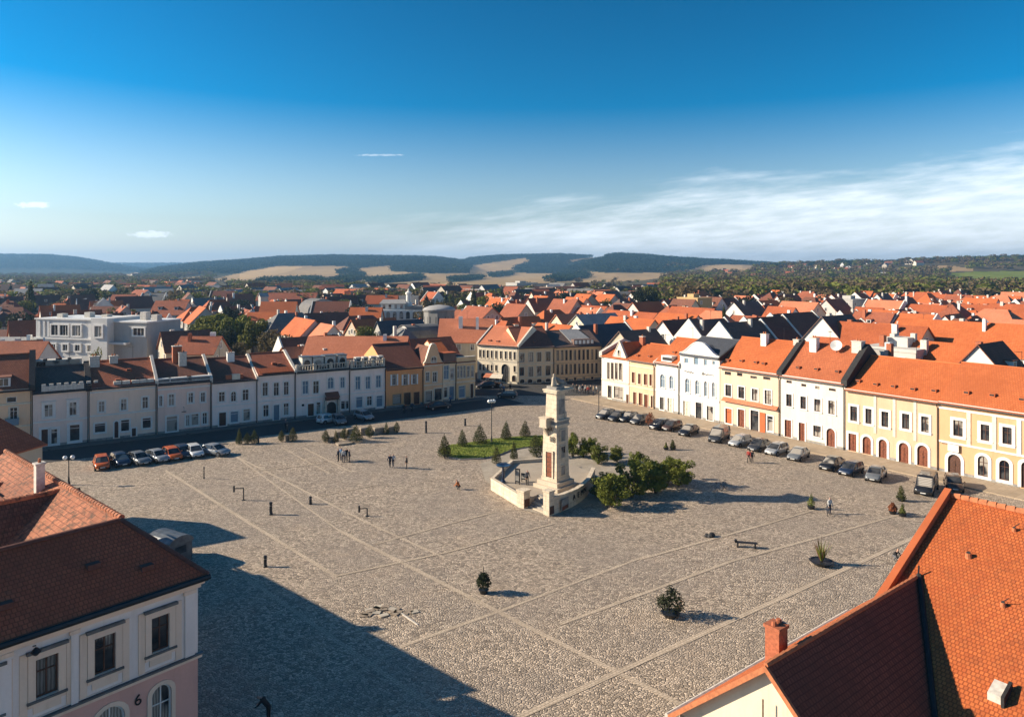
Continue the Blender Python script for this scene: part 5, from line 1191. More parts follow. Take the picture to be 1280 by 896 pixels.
def monument():
    c = G(693.5, 609, 0); Y = 79.5; X = (694.5 - PX0) / FPX * Y; rz = R(46)
    root = thing('stone_monument', 'tall pale stone tower monument with small statues on its cap, on a walled terrace', 'monument', (X, Y, 0), rz)
    # tower local frame: faces -x (lit, seen left) and -y (shaded, seen right)
    def sq(h, z0, z1, mb, m, h1=None): 
        h1 = h if h1 is None else h1; mb.loft([[(-h, -h, z0), (h, -h, z0), (h, h, z0), (-h, h, z0)], [(-h1, -h1, z1), (h1, -h1, z1), (h1, h1, z1), (-h1, h1, z1)]], m)
    mb = MB(); sq(1.75, .9, 1.3, mb, MSTONE2); sq(1.45, 1.3, 1.75, mb, MSTONE2); mb.build('steps', root)
    mb = MB(); sq(1.12, 1.75, 2.1, mb, MSTONE); sq(1.06, 2.1, 7.7, mb, MSTONE, .94); sh = mb.build('shaft', root)
    mb = MB(); sq(1.12, 7.7, 7.95, mb, MSTONE); sq(1.04, 7.951, 8.3, mb, STONE_D); sq(1.14, 8.301, 8.45, mb, MSTONE); mb.build('belt', root)
    mb = MB(); sq(.80, 8.451, 11.3, mb, MSTONE, .72); mb.box(-.9, -.9, 8.452, -.55, -.55, 11.0, MSTONE); mb.box(.5, -.88, 8.452, .85, -.53, 9.2, MSTONE2); mb.build('upper_shaft', root)
    mb = MB(); sq(.95, 11.301, 11.5, mb, MSTONE); mb.box(-1.0, -1.05, 11.501, 1.9, 1.05, 11.68, MSTONE); sq(.7, 11.681, 12.0, mb, STONE_D); mb.build('capital', root)
    # door and openings
    mb = MB(); mb.ring([(-.42, 2.15), (.42, 2.15), (.42, 4.9), (-.42, 4.9)], [(-.6, 2.1), (.6, 2.1), (.6, 5.08), (-.6, 5.08)], -1.16, -1.0, MSTONE); mb.box(-.42, -1.07, 2.15, .42, -1.02, 4.9, WOOD_D)
    for k in range(5): mb.box(-.36, -1.085, 2.25 + k * .53, .36, -1.07, 2.68 + k * .53, WOOD_R)
    d = mb.build('door', root); d.rotation_euler = (0, 0, R(-90))
    for z0, z1, m in ((6.1, 7.3, STONE_D), (4.3, 5.5, GLASS), (2.4, 3.4, STONE_D)):
        mb = MB(); mb.ring([(-.36, z0), (.36, z0), (.36, z1), (-.36, z1)], [(-.48, z0 - .1), (.48, z0 - .1), (.48, z1 + .1), (-.48, z1 + .1)], -1.12, -.95, MSTONE); mb.box(-.36, -1.06, z0, .36, -1.0, z1, m); mb.box(-.03, -1.09, z0, .03, -1.06, z1, STONE_D); mb.build('window', root)
    mb = MB(); mb.box(-.5, -.85, 9.0, .5, -.78, 10.6, STONE_D); mb.build('niche', root)
    # little side balcony on the lit side
    mb = MB(); mb.box(-1.75, -.2, 7.6, -.95, .9, 7.75, MSTONE); mb.box(-1.75, -.2, 7.751, -1.65, .9, 8.6, MSTONE2); mb.box(-1.75, .8, 7.751, -.95, .9, 8.6, MSTONE2); mb.box(-1.75, -.2, 7.751, -.95, -.1, 8.6, MSTONE2); mb.box(-1.8, -.25, 8.601, -.95, .95, 8.7, MSTONE); mb.extrude([(-1.7, .2, 7.6), (-1.0, .2, 7.6), (-1.0, .2, 6.6)], (0, .3, 0), MSTONE); mb.build('balcony', root)
    text_mesh('lettering', 'ERA', .62, root, (-1.13, 0, 7.2), (R(90), 0, R(-90)), DARK); text_mesh('number', '18', .85, root, (-1.06, -.35, 6.05), (R(90), 0, R(-90)), DARK)
    # statue: a cloaked figure with a crouching companion, one skinned body each
    sb = MB(); sb.loft([[(r * math.cos(t) * sx, r * math.sin(t) * .8, z) for t in np.linspace(0, 6.283, 13)[:-1]] for r, sx, z in ((.52, 1, 0), (.5, 1, .3), (.42, 1, .8), (.36, 1.05, 1.15), (.34, 1.1, 1.4), (.16, 1, 1.52), (.14, 1, 1.6), (.19, .9, 1.68), (.21, .85, 1.8), (.17, .85, 1.95), (.05, 1, 2.02))], MSTONE2)
    s = sb.build('statue', root, True); s.location = (-.35, -.05, 12.0); s.scale = (.7, .7, .68)
    sb = MB(); sb.loft([[(x + 0.0, r * math.cos(t), zc + r * math.sin(t) * 1.1) for t in np.linspace(0, 6.283, 11)[:-1]] for x, r, zc in ((-.62, .1, 1.12), (-.5, .24, 1.0), (-.3, .36, .78), (0, .4, .6), (.4, .36, .44), (.8, .28, .32), (1.1, .2, .22), (1.3, .08, .14))], STONE_D)
    sb.box(-.6, -.34, 0, 1.2, .34, .16, STONE_D)
    s = sb.build('reclining_statue', root, True); s.location = (.45, .0, 12.0); s.rotation_euler = (0, 0, R(-20)); s.scale = (.85, .85, .8)
    # terrace (world aligned pieces in the root frame)
    inv = Matrix.Rotation(-rz, 4, 'Z') @ Matrix.Translation((-X, -Y, 0)); w2l = lambda p: inv @ Vector((p[0], p[1], 0))
    C = [G(615, 612), G(649, 633), G(660, 634), G(682, 643), G(690, 643), G(734, 617), G(742, 600), G(700, 584), G(640, 588)]
    P = [w2l(p) for p in C]
    # floor leaves the stair gap between points 2 and 3
    ctr = w2l((X, Y)); f = MB(); s2, s3 = P[2] + (ctr - P[2]) * .42, P[3] + (ctr - P[3]) * .42
    f.prism([(p.x, p.y) for p in (P[0], P[1], P[2], s2, s3, P[3], P[4], P[5], P[6], P[7], P[8])], 0, .9, TFLOOR); f.build('terrace', root)
    st = MB()
    for k in range(6):
        t0, t1 = k / 6, (k + 1) / 6; a, b = P[2].lerp(s2, t0), P[3].lerp(s3, t0); c2, d2 = P[3].lerp(s3, t1), P[2].lerp(s2, t1)
        e = (b - a) * .02; st.prism([((a + e).x, (a + e).y), ((b - e).x, (b - e).y), ((c2 - e).x, (c2 - e).y), ((d2 + e).x, (d2 + e).y)], 0.01, .15 * (k + 1) - .02, STONE_D if k % 2 else MSTONE2)
    st.build('stairs', root)
    def wall(a, b, z0, z1, th, m, name, cap=True):
        d = (b - a).normalized(); n = Vector((-d.y, d.x, 0)) * th / 2; m2 = MB(); m2.prism([((a - n).x, (a - n).y), ((b - n).x, (b - n).y), ((b + n).x, (b + n).y), ((a + n).x, (a + n).y)], z0, z1, m)
        if cap: n *= 1.35; m2.prism([((a - n).x, (a - n).y), ((b - n).x, (b - n).y), ((b + n).x, (b + n).y), ((a + n).x, (a + n).y)], z1 + .002, z1 + .1, MSTONE)
        return m2.build(name, root)
    wall(P[0], P[1], 0.0, 1.25, .3, MSTONE, 'terrace_wall'); wall(P[0], P[8], 0.9, 1.2, .26, MSTONE, 'terrace_wall'); wall(P[8], P[7], .9, 1.2, .26, MSTONE2, 'terrace_wall')
    # curved front wall with the lettering
    W0 = P[4]; W1 = P[5]; wv = (W1 - W0); nn = Vector((wv.y, -wv.x, 0)).normalized(); prev = W0
    for k in range(1, 7):
        t = k / 6; p = W0.lerp(W1, t) + nn * math.sin(t * math.pi) * .55; wall(prev, p, 0.0, 1.75 - .25 * t, .35, MSTONE, 'front_wall'); prev = p
    wall(P[5], P[6], 0.0, 1.4, .35, MSTONE2, 'terrace_wall')
    ang = math.atan2(wv.y, wv.x)
    for t, ch in ((.42, 'A'), (.54, 'E'), (.66, 'M'), (.78, 'N')):
        p = W0.lerp(W1, t) + nn * (math.sin(t * math.pi) * .55 + .2); a2 = ang - math.cos(t * math.pi) * -.0
        text_mesh('lettering', ch, .8, root, (p.x + nn.x * .06, p.y + nn.y * .06, .75), (R(90), 0, ang), DARK, .03)
    for p, hh, sz in ((P[1].lerp(P[2], .5), 1.7, .95), (P[3].lerp(P[4], .5), 2.35, .8)):
        m2 = MB(); m2.box(p.x - sz / 2, p.y - sz / 2, 0, p.x + sz / 2, p.y + sz / 2, hh, MSTONE); m2.box(p.x - sz * .6, p.y - sz * .6, hh + .002, p.x + sz * .6, p.y + sz * .6, hh + .16, MSTONE)
        m2.box(p.x - sz * .4, p.y - sz / 2 - .05, .15, p.x + sz * .4, p.y - sz / 2 - .003, .95, WOOD_D); m2.build('gate_pier', root)
    # painted panel on the front wall
    p = W0.lerp(W1, .2) + nn * (.32 + .2); m2 = MB(); m2.box(-.75, -.05, .2, .75, 0, 1.35, STONE_D); m2.box(-.65, -.07, .25, .65, -.05, .62, WOOD_R); q2 = m2.build('relief_panel', root); q2.location = (p.x + nn.x * .1, p.y + nn.y * .1, 0); q2.rotation_euler = (0, 0, ang)
    return X, Y
MX, MY = monument()
def board(px, py, label, w, h, cat='sign'):
    p = G(px, py, .9); mb = MB(); t = thing('notice_board', label, cat, (p.x, p.y, .9), R(-30)); mb.box(-w / 2, -.06, .25, w / 2, .06, .25 + h, DARK); mb.box(-w * .38, -.09, .4, w * .38, -.06, .1 + h, STONE_D); mb.build('panel', t)
    for s in (-1, 1): m = MB(); m.box(s * w * .4 - .04, -.04, 0, s * w * .4 + .04, .04, .25, DARK); m.build('leg', t)
board(647, 605, 'tall dark notice board on the terrace wall left of the monument', .6, 1.5); board(655, 602, 'small square dark board on the terrace nearest the tower steps', .7, .7)
# ------------------------------------------------------------------ plants
def crown_obj(name, lobes, n, size, mat, parent, seed, inner=.25):
    V, F = leaf_cloud(n, lobes, size, seed, inner); return link(name, np_mesh(name, V, F, mat), parent)
def trunk_obj(parent, h, r, branches=5, spread=.3, seed=1, crown=1.0):
    g = random.Random(seed); mb = MB(); pts = [(0, 0, -.1), (g.uniform(-.05, .05) * h * .1, 0, h * .5), (g.uniform(-.1, .1) * h * .2, g.uniform(-.1, .1) * h * .2, h)]
    mb.tube(pts[0], pts[1], r, BARK, 8, r * .75); mb.tube(pts[1], pts[2], r * .75, BARK, 7, r * .45)
    for k in range(branches):
        a = k * 6.28 / branches + g.uniform(-.3, .3); z = h * g.uniform(.55, .95); l = crown * g.uniform(.5, .8)
        mb.tube((0, 0, z), (math.cos(a) * l, math.sin(a) * l, z + l * g.uniform(.6, 1.0)), r * .4, BARK, 5, r * .12)
    return mb.build('trunk', parent)
def cone_lobes(h, r, g):
    L = []
    for k in range(9):
        t = k / 8; rr = r * (1 - t) ** .8 * (1.0 if k else .85) + .04
        L.append((g.uniform(-.05, .05) * r, g.uniform(-.05, .05) * r, .12 * h + t * .86 * h, rr, rr, h * .10))
    return L
def egg_lobes(h, r, g):
    return [(g.uniform(-.08, .08) * r, g.uniform(-.08, .08) * r, h * (.12 + .76 * k / 7), r * math.sin(math.pi * (.16 + .76 * (k / 7) ** .85)) , r * math.sin(math.pi * (.16 + .76 * (k / 7) ** .85)), h * .13) for k in range(8)]
CONES = []
for i in range(3):
    t = thing('conical_shrub', 'clipped cone shrub', 'shrub', (0, 0, 0)); g = random.Random(30 + i)
    crown_obj('crown', cone_lobes(1, .36 + .05 * i, g), 2600, .026, LF_TOP, t, 40 + i, .1); mb = MB(); mb.tube((0, 0, -.05), (0, 0, .3), .03, BARK, 6, .02); mb.build('trunk', t); CONES.append(t)
EGGS = []
for i in range(2):
    t = thing('round_shrub', 'clipped shrub', 'shrub', (0, 0, 0)); g = random.Random(60 + i)
    crown_obj('crown', egg_lobes(1, .42, g), 2600, .027, LF_TOP, t, 50 + i, .1); mb = MB(); mb.tube((0, 0, -.05), (0, 0, .25), .035, BARK, 6, .02); mb.build('trunk', t); EGGS.append(t)
USED = set()
def place(protos, k, loc, rz, label, group, scale):
    p = protos[k % len(protos)]
    if p.name not in USED:
        USED.add(p.name); p.location = loc; p.rotation_euler = (0, 0, rz); p['label'] = label
        if group: p['group'] = group
        p.scale = scale if isinstance(scale, tuple) else (scale,) * 3; return p
    return dup(p, loc, rz, label, group, scale)
def shrub(protos, k, px, py, hpx, wpx, label, group, z=0.0):
    p = G(px, py, z); h = hpx * p.y / FPX; w = wpx * p.y / FPX / .86
    return place(protos, k, p, k * 1.3, label, group, (w, w, h))
CG = 'conical shrubs on the lawn'
for k, (px, py, h, w, lb) in enumerate([(555.5, 571, 27, 21, 'broad dark conical shrub at the left tip of the lawn'), (578, 558, 21, 14, 'slim conical shrub second from the left tip of the lawn'), (600, 554.5, 24, 18, 'dark conical shrub just left of the tall lamp'), (632.5, 549, 22, 16, 'conical shrub right of the tall lamp on the lawn'), (656.5, 546, 20, 15, 'conical shrub at the far right end of the lawn'),
        (620.5, 579, 22, 12, 'slim dark shrub at the front edge of the lawn'), (642.5, 574, 22, 12, 'narrow shrub on the pale paving in front of the lawn')]):
    shrub(CONES, k, px, py, h, w, lb, CG, .12 if k not in (5, 6) else .03)
shrub(EGGS, 0, 671, 571, 28, 22, 'rounded dark shrub beside the left side of the monument tower', CG, .03)
# clipped shrubs in a line before the shaded row
PG = 'clipped shrubs before the shaded row'
for k, (px, py, h, w, lb) in enumerate([(299, 555, 19, 10, 'first slim shrub from the left before the white house with a blue panel'), (309, 555, 15, 11, 'low rounded shrub next to the first slim shrub on the left'), (318, 554, 17, 11, 'third shrub of the left cluster, beside a bollard'), (352, 552, 15, 9, 'slim shrub left of the pale post'), (366, 551, 17, 13, 'broad shrub right of the pale post'),
        (407, 553, 16, 10, 'leftmost shrub among the stone planters'), (420, 553, 15, 9, 'small shrub second in the planter group'), (431, 549, 15, 12, 'light green shrub behind the largest planter shrub'), (445, 552, 21, 17, 'largest dark shrub in the planter group'), (462, 547, 17, 11, 'shrub with pale blocks on both sides in the planter group'), (483, 542.5, 15, 8, 'slim shrub second from the right in the planter group'), (496, 541.5, 15, 8, 'rightmost slim shrub of the planter group')]):
    shrub(EGGS if k % 2 else CONES, k, px, py, h, w, lb, PG)
# pale stone planters
TAN_ST = plain('tan_planter_stone', (0.34, 0.27, 0.20), 0.85, var=.4, scale=3)
def planter_blocks():
    for k, (px, py, w, hh, lb) in enumerate([(413, 552, 1.0, 1.0, 'small pale stone block between the first two planter shrubs'), (425, 546, 1.6, 1.2, 'pale stone planter with rounded top behind the small shrubs'), (438, 543, 1.4, 1.3, 'pale stone planter left of the largest shrub, set back'), (455, 543, 1.5, 1.5, 'broad pale stone planter right of the largest shrub'), (473, 542, 1.8, 1.4, 'longest pale stone planter, in the middle of the group'), (489, 541, 1.3, 1.4, 'pale stone planter between the two rightmost shrubs'), (359, 551, .6, 1.2, 'pale narrow stone post between two shrubs'), (430, 555, 2.4, .35, 'low pale stone kerb in front of the planter shrubs')]):
        p = G(px, py); w *= .8; hh *= .72; mb = MB(); mb.loft([[(w / 2 * a * f, w / 3 * b * f, z * hh) for a, b in ((-1, -1), (0, -1.15), (1, -1), (1.1, 0), (1, 1), (0, 1.15), (-1, 1), (-1.1, 0))] for f, z in ((1, 0), (1.06, .1), (1.0, .7), (1.08, .75), (1.05, .9), (.7, 1.0))], TAN_ST)
        o = mb.build('stone_planter'); o.location = p; o.rotation_euler = (0, 0, R(30)); tag(o, lb, 'planter', 'pale stone planters')
planter_blocks()
# big bushes right of the monument
BUSH = []
for i in range(4):
    g = random.Random(80 + i); t = thing('leafy_bush', 'bush', 'bush', (0, 0, 0))
    L = [(g.uniform(-.32, .32), g.uniform(-.32, .32), g.uniform(.22, .82), g.uniform(.1, .18), g.uniform(.1, .18), g.uniform(.09, .15)) for _ in range(20)] + [(0, 0, .3, .3, .3, .22), (0.02, 0, .9, .1, .1, .1)]
    crown_obj('crown', L, 3000, .036, LF_BUSH, t, 90 + i, .1); mb = MB()
    for a in range(3): mb.tube((0, 0, -.05), (.18 * math.cos(a * 2.1), .18 * math.sin(a * 2.1), .5), .03, BARK, 6, .012)
    mb.build('trunk', t); BUSH.append(t)
BGp = 'leafy bushes beside the monument'
BSC = .9
for k, (px, py, h, w, lb) in enumerate([(764, 633, 44, 44, 'nearest large bush, lowest of the bushes right of the monument'), (790, 621, 48, 46, 'large round bush just behind the nearest one'), (820, 616, 42, 42, 'tall green bush in the middle of the big clump'), (848, 607, 36, 36, 'right end bush of the big clump'), (797, 592, 30, 22, 'slim pointed bush rising behind the big clump'), (835, 602, 34, 32, 'bush behind the gap at the right of the clump'), (752, 622, 34, 34, 'yellowish low bush at the left of the big clump'), (806, 604, 34, 34, 'shaded bush tucked in the back of the clump'),
        (716, 571, 33, 20, 'tall dark bush touching the right side of the tower'), (729, 571, 26, 24, 'second dark bush right of the tower'), (748, 580, 28, 24, 'rounded bush before the far corner of the terrace'), (771, 577, 22, 20, 'small round bush alone between the two clumps'), (738, 567, 22, 18, 'small dark bush behind the second one')]):
    shrub(BUSH, k, px, py, h * .95, w * .95, lb, BGp, .03)

# planters and small plants standing on the cobbles
def tub(px, py, hpx, label, kind, pole=False):
    p = G(px, py); h = hpx * p.y / FPX; t = thing('planted_tub', label, 'plant', p, 0.3)
    ws = 2.2 if kind == 'spiky' else 1.5 if kind == 'dark' and not pole else .9
    mb = MB(); mb.lathe([(.3 * ws, 0), (.42 * ws, .26), (.46 * ws, .3), (.4 * ws, .32), (.36 * ws, .27)], DARK if kind != 'bare' else STONE_D, 14); mb.build('tub', t)
    if kind == 'dark': crown_obj('foliage', [(0, 0, h * .4, h * (.28 if pole else .42), h * (.28 if pole else .42), h * .2), (.3 * (not pole), 0, h * .6, h * .2, h * .2, h * .18), (-.35 * (not pole), .1, h * .42, h * .25, h * .25, h * .16), (0, 0, h * (.62 if pole else .78), h * .13, h * .13, h * .14)], 900, .09, LF_DARK, t, 5)
    elif kind == 'spiky':
        mb = MB(); g = random.Random(3)
        for k in range(46):
            a = g.uniform(0, 6.28); l = h * g.uniform(.4, .75); r = g.uniform(.15, .8) * l * .8
            tip = Vector((math.cos(a) * r, math.sin(a) * r, .3 + l)); n = Vector((-math.sin(a), math.cos(a), 0)) * .045; b = Vector((math.cos(a) * .1, math.sin(a) * .1, .3)); md = b.lerp(tip, .55) + Vector((0, 0, .12)); mb.face([b - n, b + n, md + n * .8, md - n * .8], LF_BUSH if k % 3 else LF_RED); mb.face([md - n * .8, md + n * .8, tip], LF_BUSH if k % 3 else LF_RED)
        mb.build('foliage', t); mb = MB(); mb.tube((0, 0, .3), (.02, 0, h * .98), .035, BARK, 6, .015); mb.build('stem', t)
    elif kind == 'thin':
        mb = MB(); mb.tube((0, 0, .2), (.05, 0, h), .03, BARK, 6, .01); mb.build('stem', t); crown_obj('foliage', [(0, 0, h * .35, h * .2, h * .2, h * .18), (0, 0, h * .65, h * .12, h * .12, h * .18)], 260, .08, LF_BUSH, t, 8)
    elif kind == 'cone': crown_obj('foliage', cone_lobes(h, h * .3, random.Random(2)), 800, .07, LF_TOP, t, 9)
    elif kind == 'red': crown_obj('foliage', [(0, 0, h * .5, h * .35, h * .35, h * .35), (0, 0, h * .8, h * .15, h * .15, h * .2)], 500, .1, LF_RED, t, 12)
    if pole: mb = MB(); mb.tube((0, 0, .2), (0, 0, h), .03, DARK, 6); mb.build('pole', t)
    return t
tub(604.5, 741, 33, 'small dark shrub in a tub tied to a thin tall pole, alone on the cobbles', 'dark', True)
tub(838, 770, 42, 'large dark bushy plant in a tub on the right of the square', 'dark'); tub(1027, 705, 36, 'spiky plant with red tips in a wide tub near the orange roof', 'spiky')
tub(1014, 636, 22, 'thin young plant left of the standing cyclist', 'thin'); tub(1126.5, 626, 20, 'little dark green conifer in a tub near the large dark van', 'cone'); tub(1128, 645, 18, 'bare thin sapling just below the little conifer', 'thin'); tub(1116, 642, 14, 'small reddish plant left of the bare sapling', 'red')
tub(832.5, 562, 11, 'left one of two tiny shrubs before the parked cars', 'thin'); tub(841, 562, 13, 'right one of two tiny shrubs before the parked cars', 'cone'); tub(813, 534, 19, 'russet leaved shrub between parked cars', 'red')

# ------------------------------------------------------------------ cars
def car_paint(name, c):
    m, nt, b = new_mat(name); b.inputs['Base Color'].default_value = c4(c); b.inputs['Roughness'].default_value = 0.28; b.inputs['Metallic'].default_value = 0.1; b.inputs['Coat Weight'].default_value = .5
    n = nt.noise(objco(nt), 2.0, 4.0); nt.put(b.inputs['Base Color'], nt.mix(nt.remap(n, .4, .7), c4(c), c4(tuple(x * .8 + .01 for x in c)))); return m
PAINT = {k: car_paint('paint_' + k, v) for k, v in dict(black=(.014, .014, .016), charcoal=(.04, .042, .046), silver=(.30, .31, .32), grey=(.16, .17, .18), white=(.68, .68, .66), orange=(.62, .125, .012), navy=(.016, .028, .06), brown=(.07, .04, .028)).items()}
LAMPG = plain('headlamp_glass', (.75, .77, .78), .15, .3, var=.1); LAMPR = plain('tail_lamp', (.35, .02, .015), .3); TYRE = plain('tyre_rubber', (.018, .018, .018), .85); RIM = plain('wheel_rim', (.35, .35, .36), .35, .8)
def make_car(kind, paint, label):
    t = thing('parked_car' if kind != 'van' else 'parked_van', label, 'car' if kind != 'van' else 'van', (0, 0, 0))
    if kind == 'hatch': B = [(-1.95, .5, .72, .66), (-1.9, .32, .92, .78), (-1.5, .24, .98, .84), (-.4, .22, .97, .86), (.75, .22, .95, .86), (1.3, .25, .87, .84), (1.85, .32, .72, .76), (1.98, .42, .6, .6)]; Cb = [(-1.86, .9, .96, .7, .66), (-1.6, .93, 1.38, .74, .6), (-1.2, .94, 1.46, .78, .62), (.0, .94, 1.47, .79, .63), (.35, .93, 1.40, .79, .6), (1.15, .88, .93, .74, .66)]
    elif kind == 'sedan': B = [(-2.3, .5, .74, .66), (-2.24, .32, .93, .8), (-1.7, .24, .98, .87), (-.5, .22, .95, .88), (.75, .22, .94, .88), (1.4, .25, .88, .86), (2.1, .32, .72, .78), (2.25, .42, .6, .6)]; Cb = [(-1.75, .93, .96, .72, .68), (-1.15, .93, 1.36, .76, .6), (-.8, .93, 1.43, .78, .61), (.1, .93, 1.44, .79, .62), (.4, .92, 1.37, .79, .6), (1.2, .88, .92, .74, .68)]
    else: B = [(-2.5, .5, .9, .8), (-2.45, .32, 1.1, .9), (-1.8, .26, 1.14, .94), (-.4, .24, 1.12, .95), (1.2, .24, 1.1, .95), (1.7, .26, 1.0, .93), (2.35, .34, .82, .84), (2.5, .45, .68, .66)]; Cb = [(-2.42, 1.06, 1.12, .84, .8), (-2.3, 1.08, 1.8, .86, .74), (-2.0, 1.08, 1.92, .88, .76), (.6, 1.08, 1.92, .88, .76), (1.0, 1.06, 1.8, .87, .73), (1.75, .98, 1.04, .8, .74)]
    rings = [[(x, -hw * .9, z0), (x, -hw, z0 + (z1 - z0) * .22), (x, -hw * 1.01, z0 + (z1 - z0) * .62), (x, -hw * .95, z1 - .05), (x, -hw * .78, z1), (x, hw * .78, z1), (x, hw * .95, z1 - .05), (x, hw * 1.01, z0 + (z1 - z0) * .62), (x, hw, z0 + (z1 - z0) * .22), (x, hw * .9, z0)] for x, z0, z1, hw in B]
    mb = MB(); mb.loft(rings, paint); body = mb.build('body', t, True)
    mod = [(x, zb, zt, wb, wt) for x, zb, zt, wb, wt in Cb]
    mb = MB(); mb.loft([[(x, -wb, zb), (x, -wt - .02, zt - .04), (x, -wt + .1, zt), (x, wt - .1, zt), (x, wt + .02, zt - .04), (x, wb, zb)] for x, zb, zt, wb, wt in mod], GLASS); mb.build('window', t)
    mid = mod[1:-1]; mb = MB(); mb.loft([[(x, -wt - .03, zt - .06), (x, -wt + .06, zt + .012), (x, 0, zt + .03), (x, wt - .06, zt + .012), (x, wt + .03, zt - .06)] for x, zb, zt, wb, wt in mid], paint)
    for i in (1, len(mod) - 3, (len(mod) - 1) // 2 + (1 if kind != 'van' else 0)):
        x, zb, zt, wb, wt = mod[i]
        for s in (-1, 1): mb.tube((x, s * (wb + .012), zb), (x + (.0 if i > 1 else .02), s * (wt + .03), zt - .03), .045, paint, 5)
    a, b = mod[-2], mod[-1]
    for s in (-1, 1): mb.tube((a[0], s * (a[4] + .02), a[2] - .03), (b[0], s * (b[3] + .01), b[1]), .04, paint, 5); mb.tube((mod[1][0], s * (mod[1][4] + .02), mod[1][2] - .03), (mod[0][0], s * (mod[0][3] + .01), mod[0][1]), .05, paint, 5)
    mb.build('roof', t)
    xf = B[-1][0]; wx = (B[0][0] * .66, xf * .66); hw = B[3][3]
    for x in wx:
        for s in (-1, 1):
            m = MB(); m.tube((x, s * (hw - .2), .31), (x, s * (hw + .02), .31), .31, TYRE, 16); w = m.build('wheel', t); m = MB(); m.tube((x, s * (hw + .02), .31), (x, s * (hw + .035), .31), .19, RIM, 12); m.build('rim', w)
            m = MB(); m.tube((x, s * (hw - .1), .33), (x, s * (hw + .006), .33), .38, TYRE, 16); m.build('wheel_arch', t)
    for s in (-1, 1):
        m = MB(); z = B[-2][2] - .12; m.loft([[(xf - .28, s * .48, z - .02), (xf - .28, s * .74, z - .02), (xf - .28, s * .74, z + .09), (xf - .28, s * .48, z + .09)], [(xf - .03, s * .5, z - .06), (xf - .13, s * .72, z - .05), (xf - .17, s * .7, z + .06), (xf - .07, s * .5, z + .05)]], LAMPG); m.build('headlight', t)
        m = MB(); xr = B[0][0]; z = B[1][2] - .2; m.box(xr - .01 + .0, s * .62 - .12, z - .1, xr + .14, s * .62 + .14, z + .1, LAMPR); m.build('tail_light', t)
        m = MB(); m.box(.62, s * (hw + .14) - .1, .93, .78, s * (hw + .14) + .06, 1.06, paint); m.build('wing_mirror', t)
    m = MB(); m.box(xf - .14, -.42, .36, xf + .012, .42, .52, DARK); m.box(xf + .0, -.26, .37, xf + .022, .26, .47, WHITE); m.build('bumper_grille', t)
    m = MB(); xr = B[0][0]; m.box(xr - .022, -.26, .6, xr + .01, .26, .7, WHITE); m.build('number_plate', t)
    return t
CARP = {}
def car(kind, col, px, py, rz, label, group):
    p = G(px, py)
    if kind not in CARP: CARP[kind] = (make_car(kind, PAINT[col], label), col); t = CARP[kind][0]; t.location = p; t.rotation_euler = (0, 0, rz); t['group'] = group; return t
    return dup(CARP[kind][0], p, rz, label, group, None, {PAINT[CARP[kind][1]]: PAINT[col]})
RH = math.atan2(-RROW.n.y, -RROW.n.x); LH = math.atan2(-LROW.n.y, -LROW.n.x)
CGR = 'cars parked before the sunlit row'; CGL = 'cars parked before the shaded row'
for k, (kd, co, px, py, da, lb) in enumerate([('hatch', 'charcoal', 757, 522.5, .2, 'silvery charcoal car at the far end of the right line, nearest the thin post'), ('hatch', 'black', 772, 525, .25, 'black hatchback second from the far end of the right line'), ('sedan', 'black', 787, 525.5, .2, 'black saloon third from the far end of the right line'), ('hatch', 'charcoal', 800, 529, .2, 'charcoal hatchback just left of the russet shrub'),
        ('hatch', 'black', 825, 535.5, .1, 'black hatchback just right of the russet shrub'), ('hatch', 'brown', 840, 537, .2, 'dark brown hatchback between two black cars'), ('sedan', 'black', 861, 542.5, .3, 'long black saloon before the tall white gabled house'), ('van', 'charcoal', 899, 550, .35, 'long charcoal van before the white and cream houses'), ('hatch', 'silver', 925, 556.5, .1, 'silver hatchback right of the long charcoal van'),
        ('sedan', 'charcoal', 949, 561.5, .2, 'dark grey saloon before the red doors of the cream house'), ('hatch', 'silver', 971, 567, .1, 'silver hatchback between two grey saloons'), ('sedan', 'grey', 998, 573, .25, 'grey saloon before the plain white house, right of a silver hatchback'), ('sedan', 'black', 1040, 585, .15, 'black saloon before the left end of the pale yellow house'), ('hatch', 'navy', 1064, 592, .1, 'dark blue hatchback with shining front between two dark cars'), ('sedan', 'grey', 1095, 598, .3, 'brownish grey saloon before the pale yellow house'), ('van', 'black', 1158, 614, .3, 'large black van at the near end of the right line'), ('hatch', 'brown', 1192, 610, .5, 'dark brown car half hidden behind the orange roof')]):
    car(kd, co, px, py, RH + da, lb, CGR)
for k, (kd, co, px, py, da, lb) in enumerate([('hatch', 'orange', 127, 584, 0, 'bright orange car at the left end of the shaded line'), ('hatch', 'navy', 150, 580.5, .2, 'dark navy car next to the left orange car'), ('sedan', 'grey', 173, 578.5, .3, 'grey saloon third from the left in the shaded line'), ('sedan', 'silver', 196, 575.5, .35, 'silver saloon just left of the second orange car'), ('hatch', 'orange', 215, 573, .15, 'second orange car, between a silver and a navy car'), ('hatch', 'navy', 229, 570, .2, 'navy car half hidden right of the second orange car'), ('hatch', 'white', 243, 569.5, .1, 'white hatchback second from the right in the shaded line'), ('sedan', 'silver', 268, 568, .6, 'pale silver saloon at the right end of the shaded line')]):
    car(kd, co, px, py, LH + da, lb, CGL)
car('sedan', 'black', 548, 511, LROW.rz, 'black saloon in the shade before the yellowish corner house', None); car('hatch', 'white', 411, 528, LROW.rz + .3, 'white car left of the dark carriage gate', None); car('hatch', 'grey', 423, 529, LH, 'grey car under the gate pillar, right of the white one', None); car('hatch', 'silver', 455, 524, LH + .2, 'silver blue car in the shade before the balustrade house', None)
car('hatch', 'charcoal', 634, 497, R(170), 'charcoal car crossing the shaded far street', None)
car('hatch', 'black', 607, 485, R(200), 'black car by the arches of the cream corner building', None)

